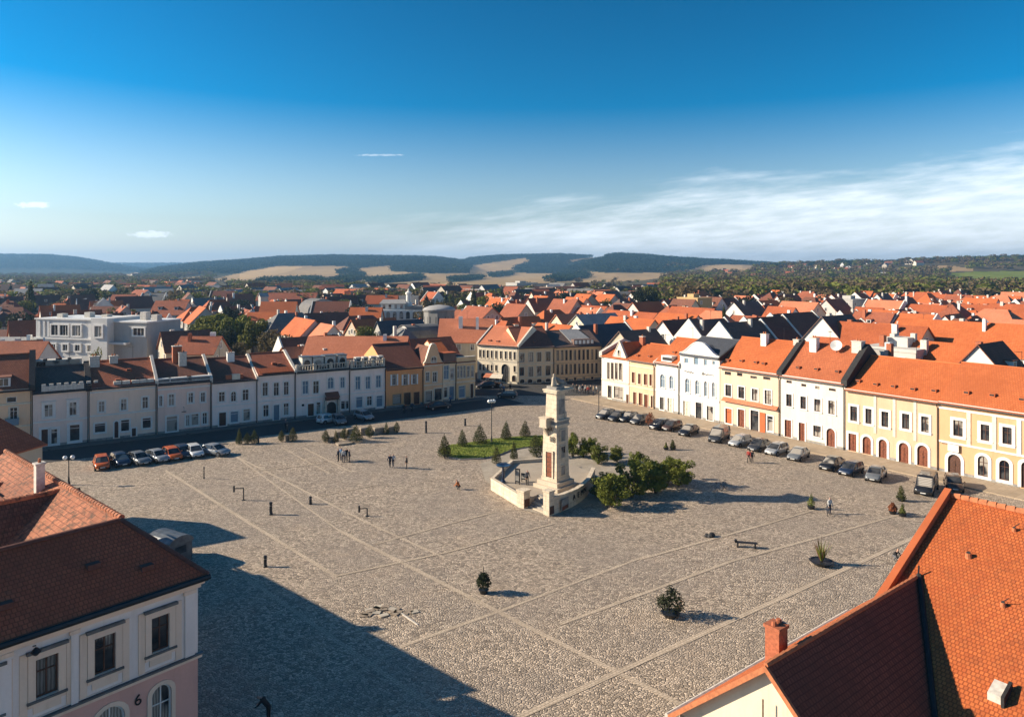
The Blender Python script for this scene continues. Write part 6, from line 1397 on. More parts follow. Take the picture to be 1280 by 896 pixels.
# ------------------------------------------------------------------ street furniture
def lamp(px, pyb, pyt, label, heads=2):
    p = G(px, pyb); h = (pyb - pyt) * p.y / FPX; t = thing('street_lamp', label, 'street lamp', p, R(20)); mb = MB(); mb.lathe([(.17, 0), (.17, .25), (.11, .35), (.09, .9), (.06, 1.0), (.05, h - .3)], DARK, 10); mb.build('post', t)
    m = MB(); m.tube((-.38, 0, h - .35), (.38, 0, h - .35), .035, DARK); m.build('arm', t)
    for s in ((-1, 1) if heads == 2 else (-1, 0, 1)): m = MB(); m.lathe([(.06, 0), (.2, .12), (.25, .28), (.18, .44), (.04, .5)], WHGLOBE, 12, s * .38, 0, h - .42); m.build('globe', t, True)
lamp(614.5, 553, 500, 'tall black street lamp with white globes standing on the lawn', 3); lamp(86, 606, 570, 'black street lamp with two white heads behind the old orange roof')
def post(px, pyb, pyt, r, label, name='bollard', cat='bollard', group=None, top=True):
    p = G(px, pyb); h = (pyb - pyt) * p.y / FPX; t = thing(name, label, cat, p, 0, group); mb = MB(); mb.lathe([(r * 1.25, 0), (r * 1.25, h * .1), (r, h * .14), (r * .9, h * .85), (r * 1.15, h * .88), (r * .95, h * .97), (r * .3, h)], DARK, 10); mb.build('post', t)
    if top: m = MB(); m.tube((0, 0, h * .7), (0, 0, h * .74), r * 1.05, STONE_D, 10); m.build('band', t)
BO = 'dark bollards on the cobbles'
for px, b, t, r, lb in ((338.5, 643, 627, .16, 'tall dark bollard right of the bent pipe stand'), (388, 630, 620, .15, 'short bollard between the tall one and the right pipe stand'), (532.5, 541, 526, .16, 'dark bollard left of the lawn, near the shaded street'), (581.5, 532, 523, .17, 'dark bollard behind the left part of the lawn'), (331.5, 708, 694, .14, 'dark bollard close to the edge of the big shadow'), (323, 554, 545, .13, 'dark bollard beside the left shrub cluster'), (359, 540, 528, .12, 'thin bollard by the shaded road'), (704, 514, 506, .08, 'tiny post on the cobbles behind the monument'), (255, 598, 583, .07, 'thin post standing right of the shaded parked cars')):
    post(px, b, t, r, lb, group=BO)
post(748.5, 517, 488, .07, 'thin dark pole at the corner of the white end house', 'pole', 'pole', None, False)
def stand(px, py, hpx, wpx, s, label):
    p = G(px, py); k = p.y / FPX; h = hpx * k; w = wpx * k; t = thing('pipe_stand', label, 'stand', p, 0, 'bent pipe stands'); m = MB(); m.tube((0, 0, 0), (0, 0, h), .06, DARK, 8); m.tube((0, 0, h), (s * w, 0, h - .05), .05, DARK, 8); m.build('pipe', t); m = MB(); m.tube((s * w, 0, h - .4), (s * w, 0, h + .25), .1, DARK, 8); m.build('end_cap', t); m = MB(); m.lathe([(.2, 0), (.2, .04), (.08, .08)], DARK, 12); m.build('foot', t)
stand(304.5, 625, 15, 12, -1, 'bent dark pipe stand on the left of the open cobbles'); stand(459, 645, 10, 10, -1, 'bent dark pipe stand right of the short bollard')
def bike(px, py, rz, label, s=1.0):
    p = G(px, py); t = thing('bicycle', label, 'bicycle', p, rz); 
    for x in (-.52, .52):
        m = MB(); n = 18; 
        for k in range(n): a, b = 2 * math.pi * k / n, 2 * math.pi * (k + 1) / n; m.tube((x + .33 * math.cos(a), 0, .34 + .33 * math.sin(a)), (x + .33 * math.cos(b), 0, .34 + .33 * math.sin(b)), .02, TYRE, 5)
        for k in range(6): a = 2 * math.pi * k / 6; m.tube((x, 0, .34), (x + .32 * math.cos(a), 0, .34 + .32 * math.sin(a)), .006, RIM, 3)
        m.build('wheel', t)
    m = MB(); P = dict(r=(-.52, 0, .34), c=(-.08, 0, .32), s=(-.2, 0, .85), h=(.36, 0, .9), f=(.52, 0, .34))
    for a, b in ('rc', 'rs', 'cs', 'sh', 'ch', 'hf'): m.tube(P[a], P[b], .02, PAINT['navy'], 6)
    m.build('frame', t); m = MB(); m.box(-.32, -.07, .9, -.08, .07, .96, DARK); m.tube((-.2, 0, .85), (-.2, 0, .91), .015, DARK); m.build('saddle', t); m = MB(); m.tube((.36, 0, .9), (.34, 0, 1.02), .015, DARK); m.tube((.34, -.26, 1.03), (.34, .26, 1.03), .015, DARK); m.build('handlebar', t)
bike(897, 613, .3, 'bicycle lying in the shade right of the bushes'); bike(905, 612, .9, 'second bicycle in the shade, right of the first'); bike(1034, 643, 1.2, 'bicycle held by the man near the long shadow tip')
# bench, bags, loose things
def bench(px, py, rz, label):
    p = G(px, py); t = thing('low_bench', label, 'bench', p, rz); m = MB()
    for k in range(4): m.box(-.95, -.22 + k * .12, .42, .95, -.13 + k * .12, .46, DARK)
    m.build('seat', t)
    for s in (-1, 1): m = MB(); m.box(s * .75 - .06, -.22, 0, s * .75 + .06, .22, .42, DARK); m.build('leg', t)
    m = MB(); m.tube((-.9, -.1, .5), (-.9, .2, .5), .14, DARK, 8); m.build('armrest', t)
bench(933, 684, R(-12), 'low dark bench on the cobbles below the long shadow'); bench(670, 583, R(25), 'small bench on the pale paving left of the tower')
p = G(886, 670); t = thing('stone_boulder', 'small dark heap of stones on the cobbles right of the monument', 'stone', p); m = MB(); g = random.Random(2)
for k in range(5): a = g.uniform(0, 6.28); r = g.uniform(.15, .3); m.lathe([(r * .8, 0), (r, r * .5), (r * .7, r * 1.1), (r * .15, r * 1.35)], STONE_D if k % 2 else BLACKV, 8, math.cos(a) * .3, math.sin(a) * .25, .0)
m.build('stones', t)
p = G(629, 603, .9); t = thing('blue_fountain', 'dark blue bowl on a stem standing at the left corner of the terrace', 'fountain', p); m = MB(); m.lathe([(.35, 0), (.3, .15), (.16, .3), (.14, 1.6), (.2, 1.75)], PAINT['navy'], 12); m.build('stem', t); m = MB(); m.lathe([(.2, 1.752), (.75, 1.9), (.8, 2.0), (.72, 2.0), (.1, 1.85)], PAINT['navy'], 18); m.build('bowl', t)
p = G(212, 700); t = thing('kiosk', 'blue grey kiosk with barrel roof half hidden behind the near dark roof', 'kiosk', p, R(60)); m = MB(); m.box(-1.1, -1.5, 0, 1.1, 1.5, 1.7, ZINC); m.build('wall', t); m = MB()
m.loft([[(1.2 * math.cos(a), y, 1.7 + .7 * math.sin(a)) for a in np.linspace(0, math.pi, 9)] for y in (-1.6, 1.6)], ZINC); m.build('roof', t); m = MB(); m.box(-.5, -1.55, .9, .5, -1.502, 1.5, GLASS); m.build('window', t)
# awnings and stalls in the far street
for k, (px, py, c, lb) in enumerate([(614, 482.5, SALMON, 'orange market awning before the cream corner building'), (622, 483.5, CREAM, 'cream market awning right of the orange one')]):
    p = G(px, py); t = thing('market_stall', lb, 'stall', p, R(-20)); m = MB(); m.slope([(-1.4, -1.2, 2.0), (1.4, -1.2, 2.0), (1.2, 0, 2.7), (-1.2, 0, 2.7)], c, .05); m.slope([(-1.4, 1.2, 2.0), (1.4, 1.2, 2.0), (1.2, 0, 2.7), (-1.2, 0, 2.7)], c, .05); m.build('canopy', t); m = MB(); m.box(-1.1, -.6, 0, 1.1, .2, .95, WOOD_D); m.build('counter', t)
    for sx in (-1.25, 1.25):
        for sy in (-1.05, 1.05): m = MB(); m.tube((sx, sy, 0), (sx, sy, 2.0), .04, DARK, 6); m.build('post', t)
p = G(497, 765); t = thing('loose_slabs', 'low patch of loose tan slabs and a thin pale kerb at the shadow edge', 'slabs', p, 0); g = random.Random(8); m = MB()
for k in range(26): x, y = g.uniform(-2.4, 1.4), g.uniform(-.8, .9); m.box(x - g.uniform(.2, .4), y - .2, 0.0 + .01 * (k % 4), x + .3, y + .22, .05 + .013 * (k % 4), TAN_ST if k % 3 else STONE, g.uniform(-.6, .6))
m.build('slab', t); m = MB(); a, b = G(494, 762) - p, G(521, 781) - p; m.extrude([a, b, b + Vector((.1, .05, 0)), a + Vector((.1, .05, 0))], (0, 0, .06), RENDER); m.build('kerb_stone', t)

# ------------------------------------------------------------------ people
SKIN = plain('skin', (.45, .27, .19), .6, var=.1); HAIR = plain('dark_hair', (.03, .02, .015), .7)
def cloth(n, c): return plain('cloth_' + n, c, .9, var=.3, scale=9)
CL = dict(navy=cloth('navy', (.02, .03, .06)), black=cloth('black', (.015, .015, .017)), white=cloth('white', (.6, .6, .58)), orange=cloth('orange', (.55, .17, .04)), blue=cloth('blue', (.07, .15, .28)), red=cloth('red', (.35, .04, .03)), grey=cloth('grey', (.14, .14, .15)), tan=cloth('tan', (.32, .24, .15)))
def skin_body(pose):
    """joints (x right, y forward, z up), parent links, radii and which clothing covers each joint"""
    J = {}; E = []
    def j(n, p, r, c, par=None): J[n] = (Vector(p), r, c); E.append((par, n)) if par else None
    crouch = pose == 'crouch'; bend = pose == 'bend'
    if crouch: hip, kn, an = .42, .5, .08; ch, nk, hd = (0, .22, .72), (0, .33, .93), (0, .38, 1.08)
    elif bend: hip, kn, an = .88, .48, .08; ch, nk, hd = (0, .35, 1.15), (0, .52, 1.28), (0, .64, 1.3)
    else: hip, kn, an = .93, .5, .08; ch, nk, hd = (0, .02, 1.3), (0, .03, 1.47), (0, .05, 1.62)
    hy = -.05 if crouch else 0.0
    j('pelvis', (0, hy, hip), .14, 't'); j('waist', Vector((0, hy, hip)).lerp(Vector(ch), .45), .135, 's', 'pelvis'); j('chest', ch, .155, 's', 'waist'); j('neck', nk, .06, 'k', 'chest'); hv = Vector(hd) - Vector(nk)
    j('jaw', Vector(nk) + hv * .55, .085, 'k', 'neck'); j('head', Vector(nk) + hv * 1.0, .105, 'k', 'jaw'); j('crown', Vector(nk) + hv * 1.35, .085, 'h', 'head'); j('nose', Vector(nk) + hv * .85 + Vector((0, .115, 0)), .018, 'k', 'head')
    for s, S in ((-1, 'l'), (1, 'r')):
        st = (.22 * s if pose == 'walk' else 0.0)
        j('hip' + S, (.095 * s, hy, hip - .04), .095, 't', 'pelvis')
        if crouch: j('knee' + S, (.14 * s, .36, kn), .065, 't', 'hip' + S); j('ank' + S, (.12 * s, .05, an), .045, 't', 'knee' + S)
        else: j('knee' + S, (.1 * s, st * .6 + (.02), kn), .065, 't', 'hip' + S); j('ank' + S, (.1 * s, st - (.1 if st < 0 else 0), an + (.06 if st < 0 else 0)), .045, 't', 'knee' + S)
        a = J['ank' + S][0]; j('toe' + S, a + Vector((0.02 * s, .16, -.04)), .04, 'o', 'ank' + S)
        c = Vector(ch); sh = c + Vector((.185 * s, 0, .08)); j('sh' + S, sh, .068, 's', 'chest')
        el = sh + (Vector((.07 * s, .12 * -s if pose == 'walk' else .02, -.28)) if not (crouch or bend) else Vector((.05 * s, .16, -.24))); j('el' + S, el, .048, 's', 'sh' + S)
        wr = el + (Vector((.02 * s, .1, -.23)) if not (crouch or bend) else Vector((-.03 * s, .18, -.14))); j('wr' + S, wr, .034, 's', 'el' + S)
        hd_ = (wr - el).normalized(); pm = wr + hd_ * .07; j('palm' + S, pm, .036, 'k', 'wr' + S)
        for f in range(4):
            o = Vector((0, (f - 1.5) * .02, 0)); q = pm + hd_ * .05 + o; j('f%d%s' % (f, S), q, .011, 'k', 'palm' + S); j('g%d%s' % (f, S), q + hd_ * (.045 if f in (1, 2) else .036) - Vector((.012 * s, 0, 0)), .009, 'k', 'f%d%s' % (f, S))
        j('th' + S, wr + hd_ * .05 + Vector((-.01 * s, .045, 0)), .012, 'k', 'wr' + S); j('ti' + S, wr + hd_ * .09 + Vector((-.015 * s, .055, 0)), .01, 'k', 'th' + S)
    names = list(J); me = bpy.data.meshes.new('body'); me.from_pydata([J[n][0] for n in names], [(names.index(a), names.index(b)) for a, b in E], []); o = bpy.data.objects.new('body_rig', me); COL.objects.link(o)
    sk = o.modifiers.new('s', 'SKIN'); sk.use_smooth_shade = True
    for i, n in enumerate(names): v = me.skin_vertices[0].data[i]; v.radius = (J[n][1], J[n][1]); v.use_root = (i == 0)
    ss = o.modifiers.new('u', 'SUBSURF'); ss.levels = 1; ss.render_levels = 1
    dg = bpy.context.evaluated_depsgraph_get(); out = bpy.data.meshes.new_from_object(o.evaluated_get(dg)); bpy.data.objects.remove(o)
    V = np.array([v.co for v in out.vertices]); P = np.array([J[n][0] for n in names]); code = {'s': 0, 't': 1, 'k': 2, 'h': 3, 'o': 4}; C = np.array([code[J[n][2]] for n in names])
    out.materials.clear()
    for m in (CL['navy'], CL['black'], SKIN, HAIR, CL['black']): out.materials.append(m)
    idx = []
    for p in out.polygons: c = V[list(p.vertices)].mean(0); idx.append(int(C[np.argmin(((P - c) ** 2).sum(1))]))
    out.polygons.foreach_set('material_index', idx); out.polygons.foreach_set('use_smooth', [True] * len(idx)); out.update(); return out
BODY = {}
def person(px, py, pose, top, legs, face, label, z=0.0, group=None, s=1.0):
    if pose not in BODY: BODY[pose] = skin_body(pose)
    p = G(px, py, z); t = thing('person', label, 'person', p, R(face), group); t.scale = (s, s, s); b = link('body', BODY[pose], t)
    b.material_slots[0].link = 'OBJECT'; b.material_slots[0].material = CL[top]; b.material_slots[1].link = 'OBJECT'; b.material_slots[1].material = CL[legs]; return t
person(487.5, 584.5, 'walk', 'navy', 'black', 30, 'person in navy walking, left of the pair on the open cobbles'); person(491.5, 584, 'walk', 'white', 'navy', 20, 'person in a white top walking, right of the pair on the cobbles'); person(508.5, 586, 'stand', 'black', 'black', 100, 'person in black standing just right of the walking pair')
for px, py, c, l, f, lb in ((423, 577, 'navy', 'black', 80, 'person in navy at the left of the huddled group of five'), (426.5, 575, 'blue', 'navy', 150, 'person in blue at the back of the huddled group'), (429.5, 577.5, 'white', 'navy', 190, 'person in white in the middle of the huddled group'), (433, 576, 'black', 'black', 230, 'person in black right of the one in white in the huddled group'), (436.5, 577.5, 'navy', 'black', 280, 'person in navy at the right of the huddled group of five')):
    person(px, py, 'stand', c, l, f, lb)
person(574, 612, 'crouch', 'orange', 'black', 60, 'person in orange crouching left of the monument'); person(1037, 642, 'stand', 'white', 'navy', 200, 'man in a white top holding a bicycle near the long shadow'); person(936, 578, 'walk', 'red', 'black', 150, 'person in red walking before the parked cars'); person(940, 578.5, 'walk', 'black', 'black', 160, 'person in black beside the one in red before the parked cars')
person(1118, 700, 'crouch', 'black', 'grey', 200, 'person in black crouching near the edge of the orange roof'); person(336, 902, 'bend', 'black', 'black', 80, 'person bending forward in the deep shade at the bottom edge'); person(659, 606, 'stand', 'grey', 'black', 200, 'person in grey standing on the terrace by the boards', .9); person(845, 768, 'crouch', 'tan', 'black', 250, 'person in tan crouching at the dark bushy tub')
g = random.Random(12)
for k, (px, py, c, l, lb) in enumerate([(721, 491, 'black', 'black', 'person in black at the left end of the crowd by the white end house'), (724.5, 492.5, 'white', 'navy', 'person in white second from the left in the crowd'), (728, 491, 'navy', 'black', 'person in navy third from the left in the crowd'), (732, 492, 'white', 'black', 'person in white near the middle of the crowd'), (735, 493.5, 'red', 'black', 'person in red in the crowd by the white end house'), (738.5, 492, 'black', 'grey', 'person in black right of the one in red in the crowd'), (742, 493, 'tan', 'navy', 'person in tan near the right end of the crowd'), (745.5, 493, 'white', 'grey', 'person in white at the right end of the crowd'),
        (716, 490, 'grey', 'black', 'person in grey apart from the left end of the crowd'), (505, 517, 'black', 'black', 'person in black before the dark door of the ochre house'), (515, 515, 'navy', 'black', 'person in navy right of the ochre house door'), (626, 489, 'white', 'grey', 'person in white in the shaded far street'), (630, 492, 'blue', 'navy', 'person in blue in the shaded far street'), (638, 490, 'black', 'black', 'person in black near the charcoal car in the far street'), (563, 506, 'blue', 'navy', 'person in blue at the shop door of the narrow dark attic house'), (357, 537, 'grey', 'black', 'person in grey walking on the shaded road')]):
    person(px, py, 'walk' if k % 3 else 'stand', c, l, g.uniform(0, 360), lb, s=1.05)
# ------------------------------------------------------------------ the town behind the square
def bg_window_mesh():
    mb = MB(); mb.ring(rect_pts(-.42, 0, .42, 1.3), rect_pts(-.58, -.12, .58, 1.42), -.06, .0, WHITE); mb.box(-.42, -.03, 0, .42, -.005, 1.3, GLASS); mb.box(-.03, -.045, 0, .03, -.03, 1.3, WHITE); return mb.mesh('window')
BGW = bg_window_mesh()
WALLS = {'white': plaster((0.72, 0.69, 0.63)), 'cream': plaster((0.68, 0.58, 0.42)), 'grey': plaster((0.42, 0.40, 0.37)), 'beige': plaster((0.52, 0.43, 0.32)), 'ochre': plaster((0.52, 0.35, 0.17)), 'pale': plaster((0.58, 0.54, 0.49))}
ROOFS = {'orange': ORANGE, 'red orange': ORANGE2, 'salmon': SALMON, 'rusty red': REDBR, 'brown': BROWN, 'dark brown': DKBR, 'charcoal': CHAR, 'slate grey': SLATE, 'grey': GREYR, 'light grey': LGREY}
ANG = {'G': R(36.5), 'S': R(-54.7), 'X': 0.0}
TOWN = []
def bg_house(x, y, ang, w, d, he, rise, wc, rc, form='gable', chim=1, fire=False, seed=0, dorm=0, name='house', label=None):
    g = random.Random(seed * 7 + 3); z0 = float(terrain_z(x, y)); wm, rm = WALLS[wc], ROOFS[rc]
    root = thing(name, label or '', 'house', (x, y, z0), ang); near = y < 240
    mb = MB(); X, D = w / 2, d / 2
    for a, b in (((-X, -D), (X, -D)), ((X, -D), (X, D)), ((X, D), (-X, D)), ((-X, D), (-X, -D))): mb.face([(*a, -.3), (*b, -.3), (*b, he), (*a, he)], wm)
    if form == 'gable':
        for s in (-X, X): mb.face([(s, -D, he), (s, D, he), (s, 0, he + rise - .12)], wm)
    if form == 'flat': mb.box(-X - .1, -D - .1, he - .002, X + .1, D + .1, he + .5, wm)
    mb.build('wall', root); rb = MB(); e = .4; k = rise / D; o = .35
    if form == 'gable':
        for s in (-1, 1): rb.slope([(-X - o, s * (D + e), he - e * k), (X + o, s * (D + e), he - e * k), (X + o, 0, he + rise), (-X - o, 0, he + rise)], rm, .16)
    elif form == 'hip':
        h = min(D, X - .6); Pn = [(-X - e, -D - e), (X + e, -D - e), (X + e, D + e), (-X - e, D + e)]; A, B = (-X + h * .8, 0, he + rise), (X - h * .8, 0, he + rise); q = [(*p, he - e * k) for p in Pn]
        rb.slope([q[0], q[1], B, A], rm, .16); rb.slope([q[2], q[3], A, B], rm, .16); rb.slope([q[1], q[2], B], rm, .16); rb.slope([q[3], q[0], A], rm, .16)
    elif form == 'barrel':
        n = 9
        for i in range(n):
            a, b = math.pi * i / n, math.pi * (i + 1) / n; pa, pb = (-math.cos(a) * D, he + rise * math.sin(a)), (-math.cos(b) * D, he + rise * math.sin(b))
            rb.slope([(-X - o, pa[0], pa[1]), (X + o, pa[0], pa[1]), (X + o, pb[0], pb[1]), (-X - o, pb[0], pb[1])], rm, .12)
        for s in (-X, X): rb.face([(s, -D, he)] + [(s, -math.cos(math.pi * i / n) * D, he + rise * math.sin(math.pi * i / n)) for i in range(1, n)] + [(s, D, he)], wm)
    else: rb.box(-X + .3, -D + .3, he + .3, X - .3, D - .3, he + .36, rm); rb.box(-X * .4, -D * .4, he + .36, X * .2, D * .4, he + 1.9, wm)
    roof = rb.build('roof', root)
    if fire and form == 'gable':
        for s in (-1, 1): m = MB(); x0 = s * (X + o - .12) - .18; m.extrude([(x0, -D - e, he - e * k - .3), (x0, -D - e, he - e * k + .35), (x0, 0, he + rise + .4), (x0, D + e, he - e * k + .35), (x0, D + e, he - e * k - .3)], (.36, 0, 0), WALLS['white']); m.build('fire_wall', root)
    for c in range(chim):
        cx = g.uniform(-.7, .7) * X; cy = g.choice((-1, 1)) * D * g.uniform(.08, .45); zr = he + rise * (1 - abs(cy) / D) if form != 'flat' else he; sx = g.uniform(.5, 1.0); m = MB(); cm = g.choice((RENDER, RENDER, BRICK, WHITE)); m.box(cx - sx / 2, cy - .35, zr - .6, cx + sx / 2, cy + .35, he + rise + g.uniform(.1, .7), cm); m.build('chimney', root)
    cs, sn = math.cos(ang), math.sin(ang); v = Vector((-x, -y)).normalized()
    for nx, ny, L, th in ((0, -1, w, 0), (0, 1, w, math.pi), (-1, 0, d, -math.pi / 2), (1, 0, d, math.pi / 2)):
        wn = Vector((nx * cs - ny * sn, nx * sn + ny * cs))
        if wn.dot(v) < .15 or y > 330: continue
        n = max(1, int(L / (2.8 if near else 3.6))); rows = [max(.9, he - 2.1)] + ([he - 5.0] if he > 6.5 else [])
        pl = [((i + .5) / n * L - L / 2, z) for i in range(n) for z in rows]
        if nx and form == 'gable' and rise > 2.6: pl.append((0, he + .5)); pl += [(-1.6, he + .1), (1.6, he + .1)] if d > 9 and near else []
        for u, z in pl:
            if g.random() < .12: continue
            o2 = link('window', BGW, root); off = (D if ny else X) + .003
            o2.location = (u * (1 if ny == -1 else -1) if ny else nx * off, ny * off if ny else u, z); o2.rotation_euler = (0, 0, th)
    for i in range(dorm):
        cx = (i + .5) / dorm * w - X; zz = he + rise * .3; yy = -D * .7; m = MB(); m.box(cx - .7, yy, zz - .2, cx + .7, yy + D * .55, zz + 1.2, wm); m.box(cx - .85, yy - .15, zz + 1.202, cx + .85, yy + D * .6, zz + 1.35, rm); m.box(cx - .4, yy - .03, zz + .25, cx + .4, yy - .004, zz + 1.0, GLASS); m.build('dormer', root)
    TOWN.append(dict(root=root, x=x, y=y, r=max(w, d) * .55, wc=wc, rc=rc, form=form, label=label)); return root
# houses that can be told apart in the photograph: bearing, ridge level, depth, direction, wall, roof, length, width, rise
SPEC = [(932, 376.5, 265, 'G', 'white', 'charcoal', 14, 10.5, 5, dict()), (990, 391, 182, 'G', 'white', 'dark brown', 18, 11, 5, dict(fire=True)), (955, 396, 160, 'G', 'white', 'dark brown', 14, 10, 5, dict(fire=True)), (926, 402, 145, 'G', 'white', 'charcoal', 13, 10, 5, dict(fire=True)), (884, 399, 162, 'G', 'cream', 'charcoal', 12, 10, 5, dict(fire=True)), (850, 399, 172, 'G', 'white', 'dark brown', 12, 10, 5, dict()),
    (866, 384, 242, 'S', 'cream', 'red orange', 18, 10, 4, {}), (848, 392, 208, 'S', 'white', 'orange', 14, 10, 4, dict(dorm=1)), (1046, 394, 150, 'G', 'white', 'charcoal', 11, 11, 6, {}), (1092, 404, 142, 'S', 'cream', 'red orange', 20, 10, 4, dict(chim=2)), (1232, 403, 132, 'S', 'white', 'orange', 30, 11, 5, dict(chim=2)), (1238, 428, 101, 'G', 'white', 'dark brown', 8, 8.5, 5, dict(dorm=1)), (1185, 428, 106, 'S', 'white', 'orange', 10, 9, 4, {}),
    (1128, 420, 111, 'G', 'pale', 'light grey', 9, 8, 2, dict(form='flat', chim=4)), (1100, 432, 104, 'G', 'grey', 'grey', 6, 6, 2.4, dict(form='flat', chim=2)), (752, 405, 178, 'G', 'white', 'slate grey', 16, 11, 4.5, dict(fire=True)), (712, 392, 232, 'G', 'cream', 'salmon', 11, 10, 4.5, {}), (745, 392, 225, 'G', 'cream', 'light grey', 16, 10, 4, {}), (790, 397, 192, 'S', 'cream', 'orange', 16, 10, 4.5, dict(chim=2)), (790, 389, 236, 'S', 'cream', 'red orange', 22, 10, 4.5, dict(chim=2)), (797, 412, 160, 'G', 'beige', 'charcoal', 11, 9, 4, {}),
    (336, 390, 252, 'X', 'cream', 'orange', 14, 10, 4, {}), (363, 391, 205, 'G', 'grey', 'grey', 18, 14, 5, dict(form='hip')), (381, 398, 192, 'S', 'pale', 'orange', 15, 8, 4, {}), (404, 404, 184, 'S', 'pale', 'salmon', 14, 8, 4, {}), (398, 373, 305, 'S', 'grey', 'grey', 12, 14, 6, dict(form='barrel')), (448, 420, 141, 'X', 'white', 'salmon', 19, 11, 4.2, dict(chim=1)), (412, 436, 140, 'G', 'white', 'brown', 9, 7, 1.6, dict(form='flat', chim=3)), (385, 432, 143, 'G', 'cream', 'brown', 10, 7, 2.2, dict(chim=3)),
    (500, 400, 192, 'G', 'grey', 'slate grey', 13, 9, 5, {}), (524, 405, 186, 'G', 'pale', 'grey', 9, 8, 4, dict(form='barrel')), (571, 387, 245, 'X', 'grey', 'salmon', 12, 9, 2.6, {}), (600, 383, 226, 'S', 'beige', 'rusty red', 14, 10, 4, dict(chim=2)), (584, 398, 178, 'X', 'cream', 'salmon', 13, 12, 5, dict(chim=2)), (1062, 372, 300, 'G', 'grey', 'light grey', 12, 9, 1, dict(form='flat', chim=1)), (1000, 377, 262, 'S', 'cream', 'salmon', 14, 10, 4, {}), (868, 370, 300, 'S', 'ochre', 'grey', 11, 9, 1, dict(form='flat')),
    (652, 352.5, 620, 'G', 'grey', 'light grey', 22, 16, 1, dict(form='flat')), (329, 366, 350, 'G', 'grey', 'light grey', 3.6, 3.6, 1.5, dict(chim=0)), (205, 411, 178, 'G', 'pale', 'light grey', 8, 5, 4.5, dict(chim=0)), (30, 421, 175, 'X', 'grey', 'light grey', 16, 9, 2, {}), (12, 412, 205, 'X', 'beige', 'brown', 12, 9, 3, {}), (360, 366, 420, 'X', 'cream', 'rusty red', 34, 10, 4, {}), (232, 413, 165, 'G', 'beige', 'brown', 10, 9, 4, {}), (252, 420, 150, 'X', 'beige', 'rusty red', 8, 8, 3, dict(chim=2)), (478, 369, 330, 'X', 'cream', 'red orange', 14, 9, 3.5, {}), (458, 384, 260, 'X', 'beige', 'orange', 11, 9, 4, {})]
for i, (px, py, Y, dr, wc, rc, w, d, rise, kw) in enumerate(SPEC):
    x = (px - PX0) / FPX * Y; top = zat(py, Y); he = max(3.0, top - rise); bg_house(x, Y, ANG[dr], w, d, he, rise, wc, rc, seed=i, **{**dict(chim=1), **kw})

def modern_block():
    Y = 172; x0, x1 = (45 - PX0) / FPX * Y, (205 - PX0) / FPX * Y; t = thing('modern_block', 'long white flat roofed modern building behind the left row with big square windows', 'building', (x0, Y, 0), R(-14)); W = x1 - x0; top = zat(399, Y); wm = plaster((0.62, 0.61, 0.59)); gm = WALLS['grey']
    m = MB(); m.box(0, 0, -.2, 17, 12, top, wm); m.box(17, -1.2, -.2, 21.5, 11, top + .6, wm); m.box(21.5, .8, -.2, W, 12, top - .4, gm); m.box(-8, 2, -.2, 0, 12, top - 6, gm); m.box(21.5, -.6, top - 5.4, 26, .8, top - 4.9, wm); m.build('wall', t)
    m = MB(); m.box(-.2, -.3, top, 17, 12.2, top + .3, WHITE); m.box(21.5, .5, top - .398, W + .2, 12.2, top - .1, WHITE); m.box(-.2, -.35, top - 4.6, 17, 0, top - 4.2, WHITE); m.build('roof_slab', t)
    def win(xa, xb, za, zb, y=0.0):
        m = MB(); m.ring(rect_pts(xa, za, xb, zb), rect_pts(xa - .35, za - .35, xb + .35, zb + .35), y - .3, y, WHITE); k = max(1, round((xb - xa) / .9))
        for q in range(1, k): m.box(xa + (xb - xa) * q / k - .05, y - .12, za, xa + (xb - xa) * q / k + .05, y - .02, zb, WHITE)
        w = m.build('window', t); m = MB(); m.box(xa, y - .06, za, xb, y - .01, zb, GLASS); m.build('pane', w)
    for px0, px1 in ((69.4, 79.7), (82.5, 94.7), (101, 113.4)): win((px0 - 45) / FPX * Y, (px1 - 45) / FPX * Y, zat(418, Y), zat(405.5, Y))
    win(18.2, 20.2, zat(418, Y), zat(405, Y), -1.2); win(27, 30, zat(416, Y), zat(407.5, Y), .8)
    for a in (4.5, 8, 11.5, 15): win(a, a + 1.4, top - 7.2, top - 5.8)
    for a in (1.0, 2.4, 3.6): m = MB(); m.box(a, -.25, top - 4, a + .4, 0, top - .4, WHITE); m.build('fin', t)
    for a, b, h in ((3, 3, .9), (9, 5, 1.2), (15, 4, .8), (25, 5, 1.5), (29, 4, 1.0)): m = MB(); m.box(a, b, top + (.3 if a < 17 else -.1), a + 1.6, b + 1.6, top + .3 + h, RENDER); m.build('roof_box', t)
    TOWN.append(dict(root=t, x=x0 + W / 2, y=Y + 5, r=19, label=1))
modern_block()
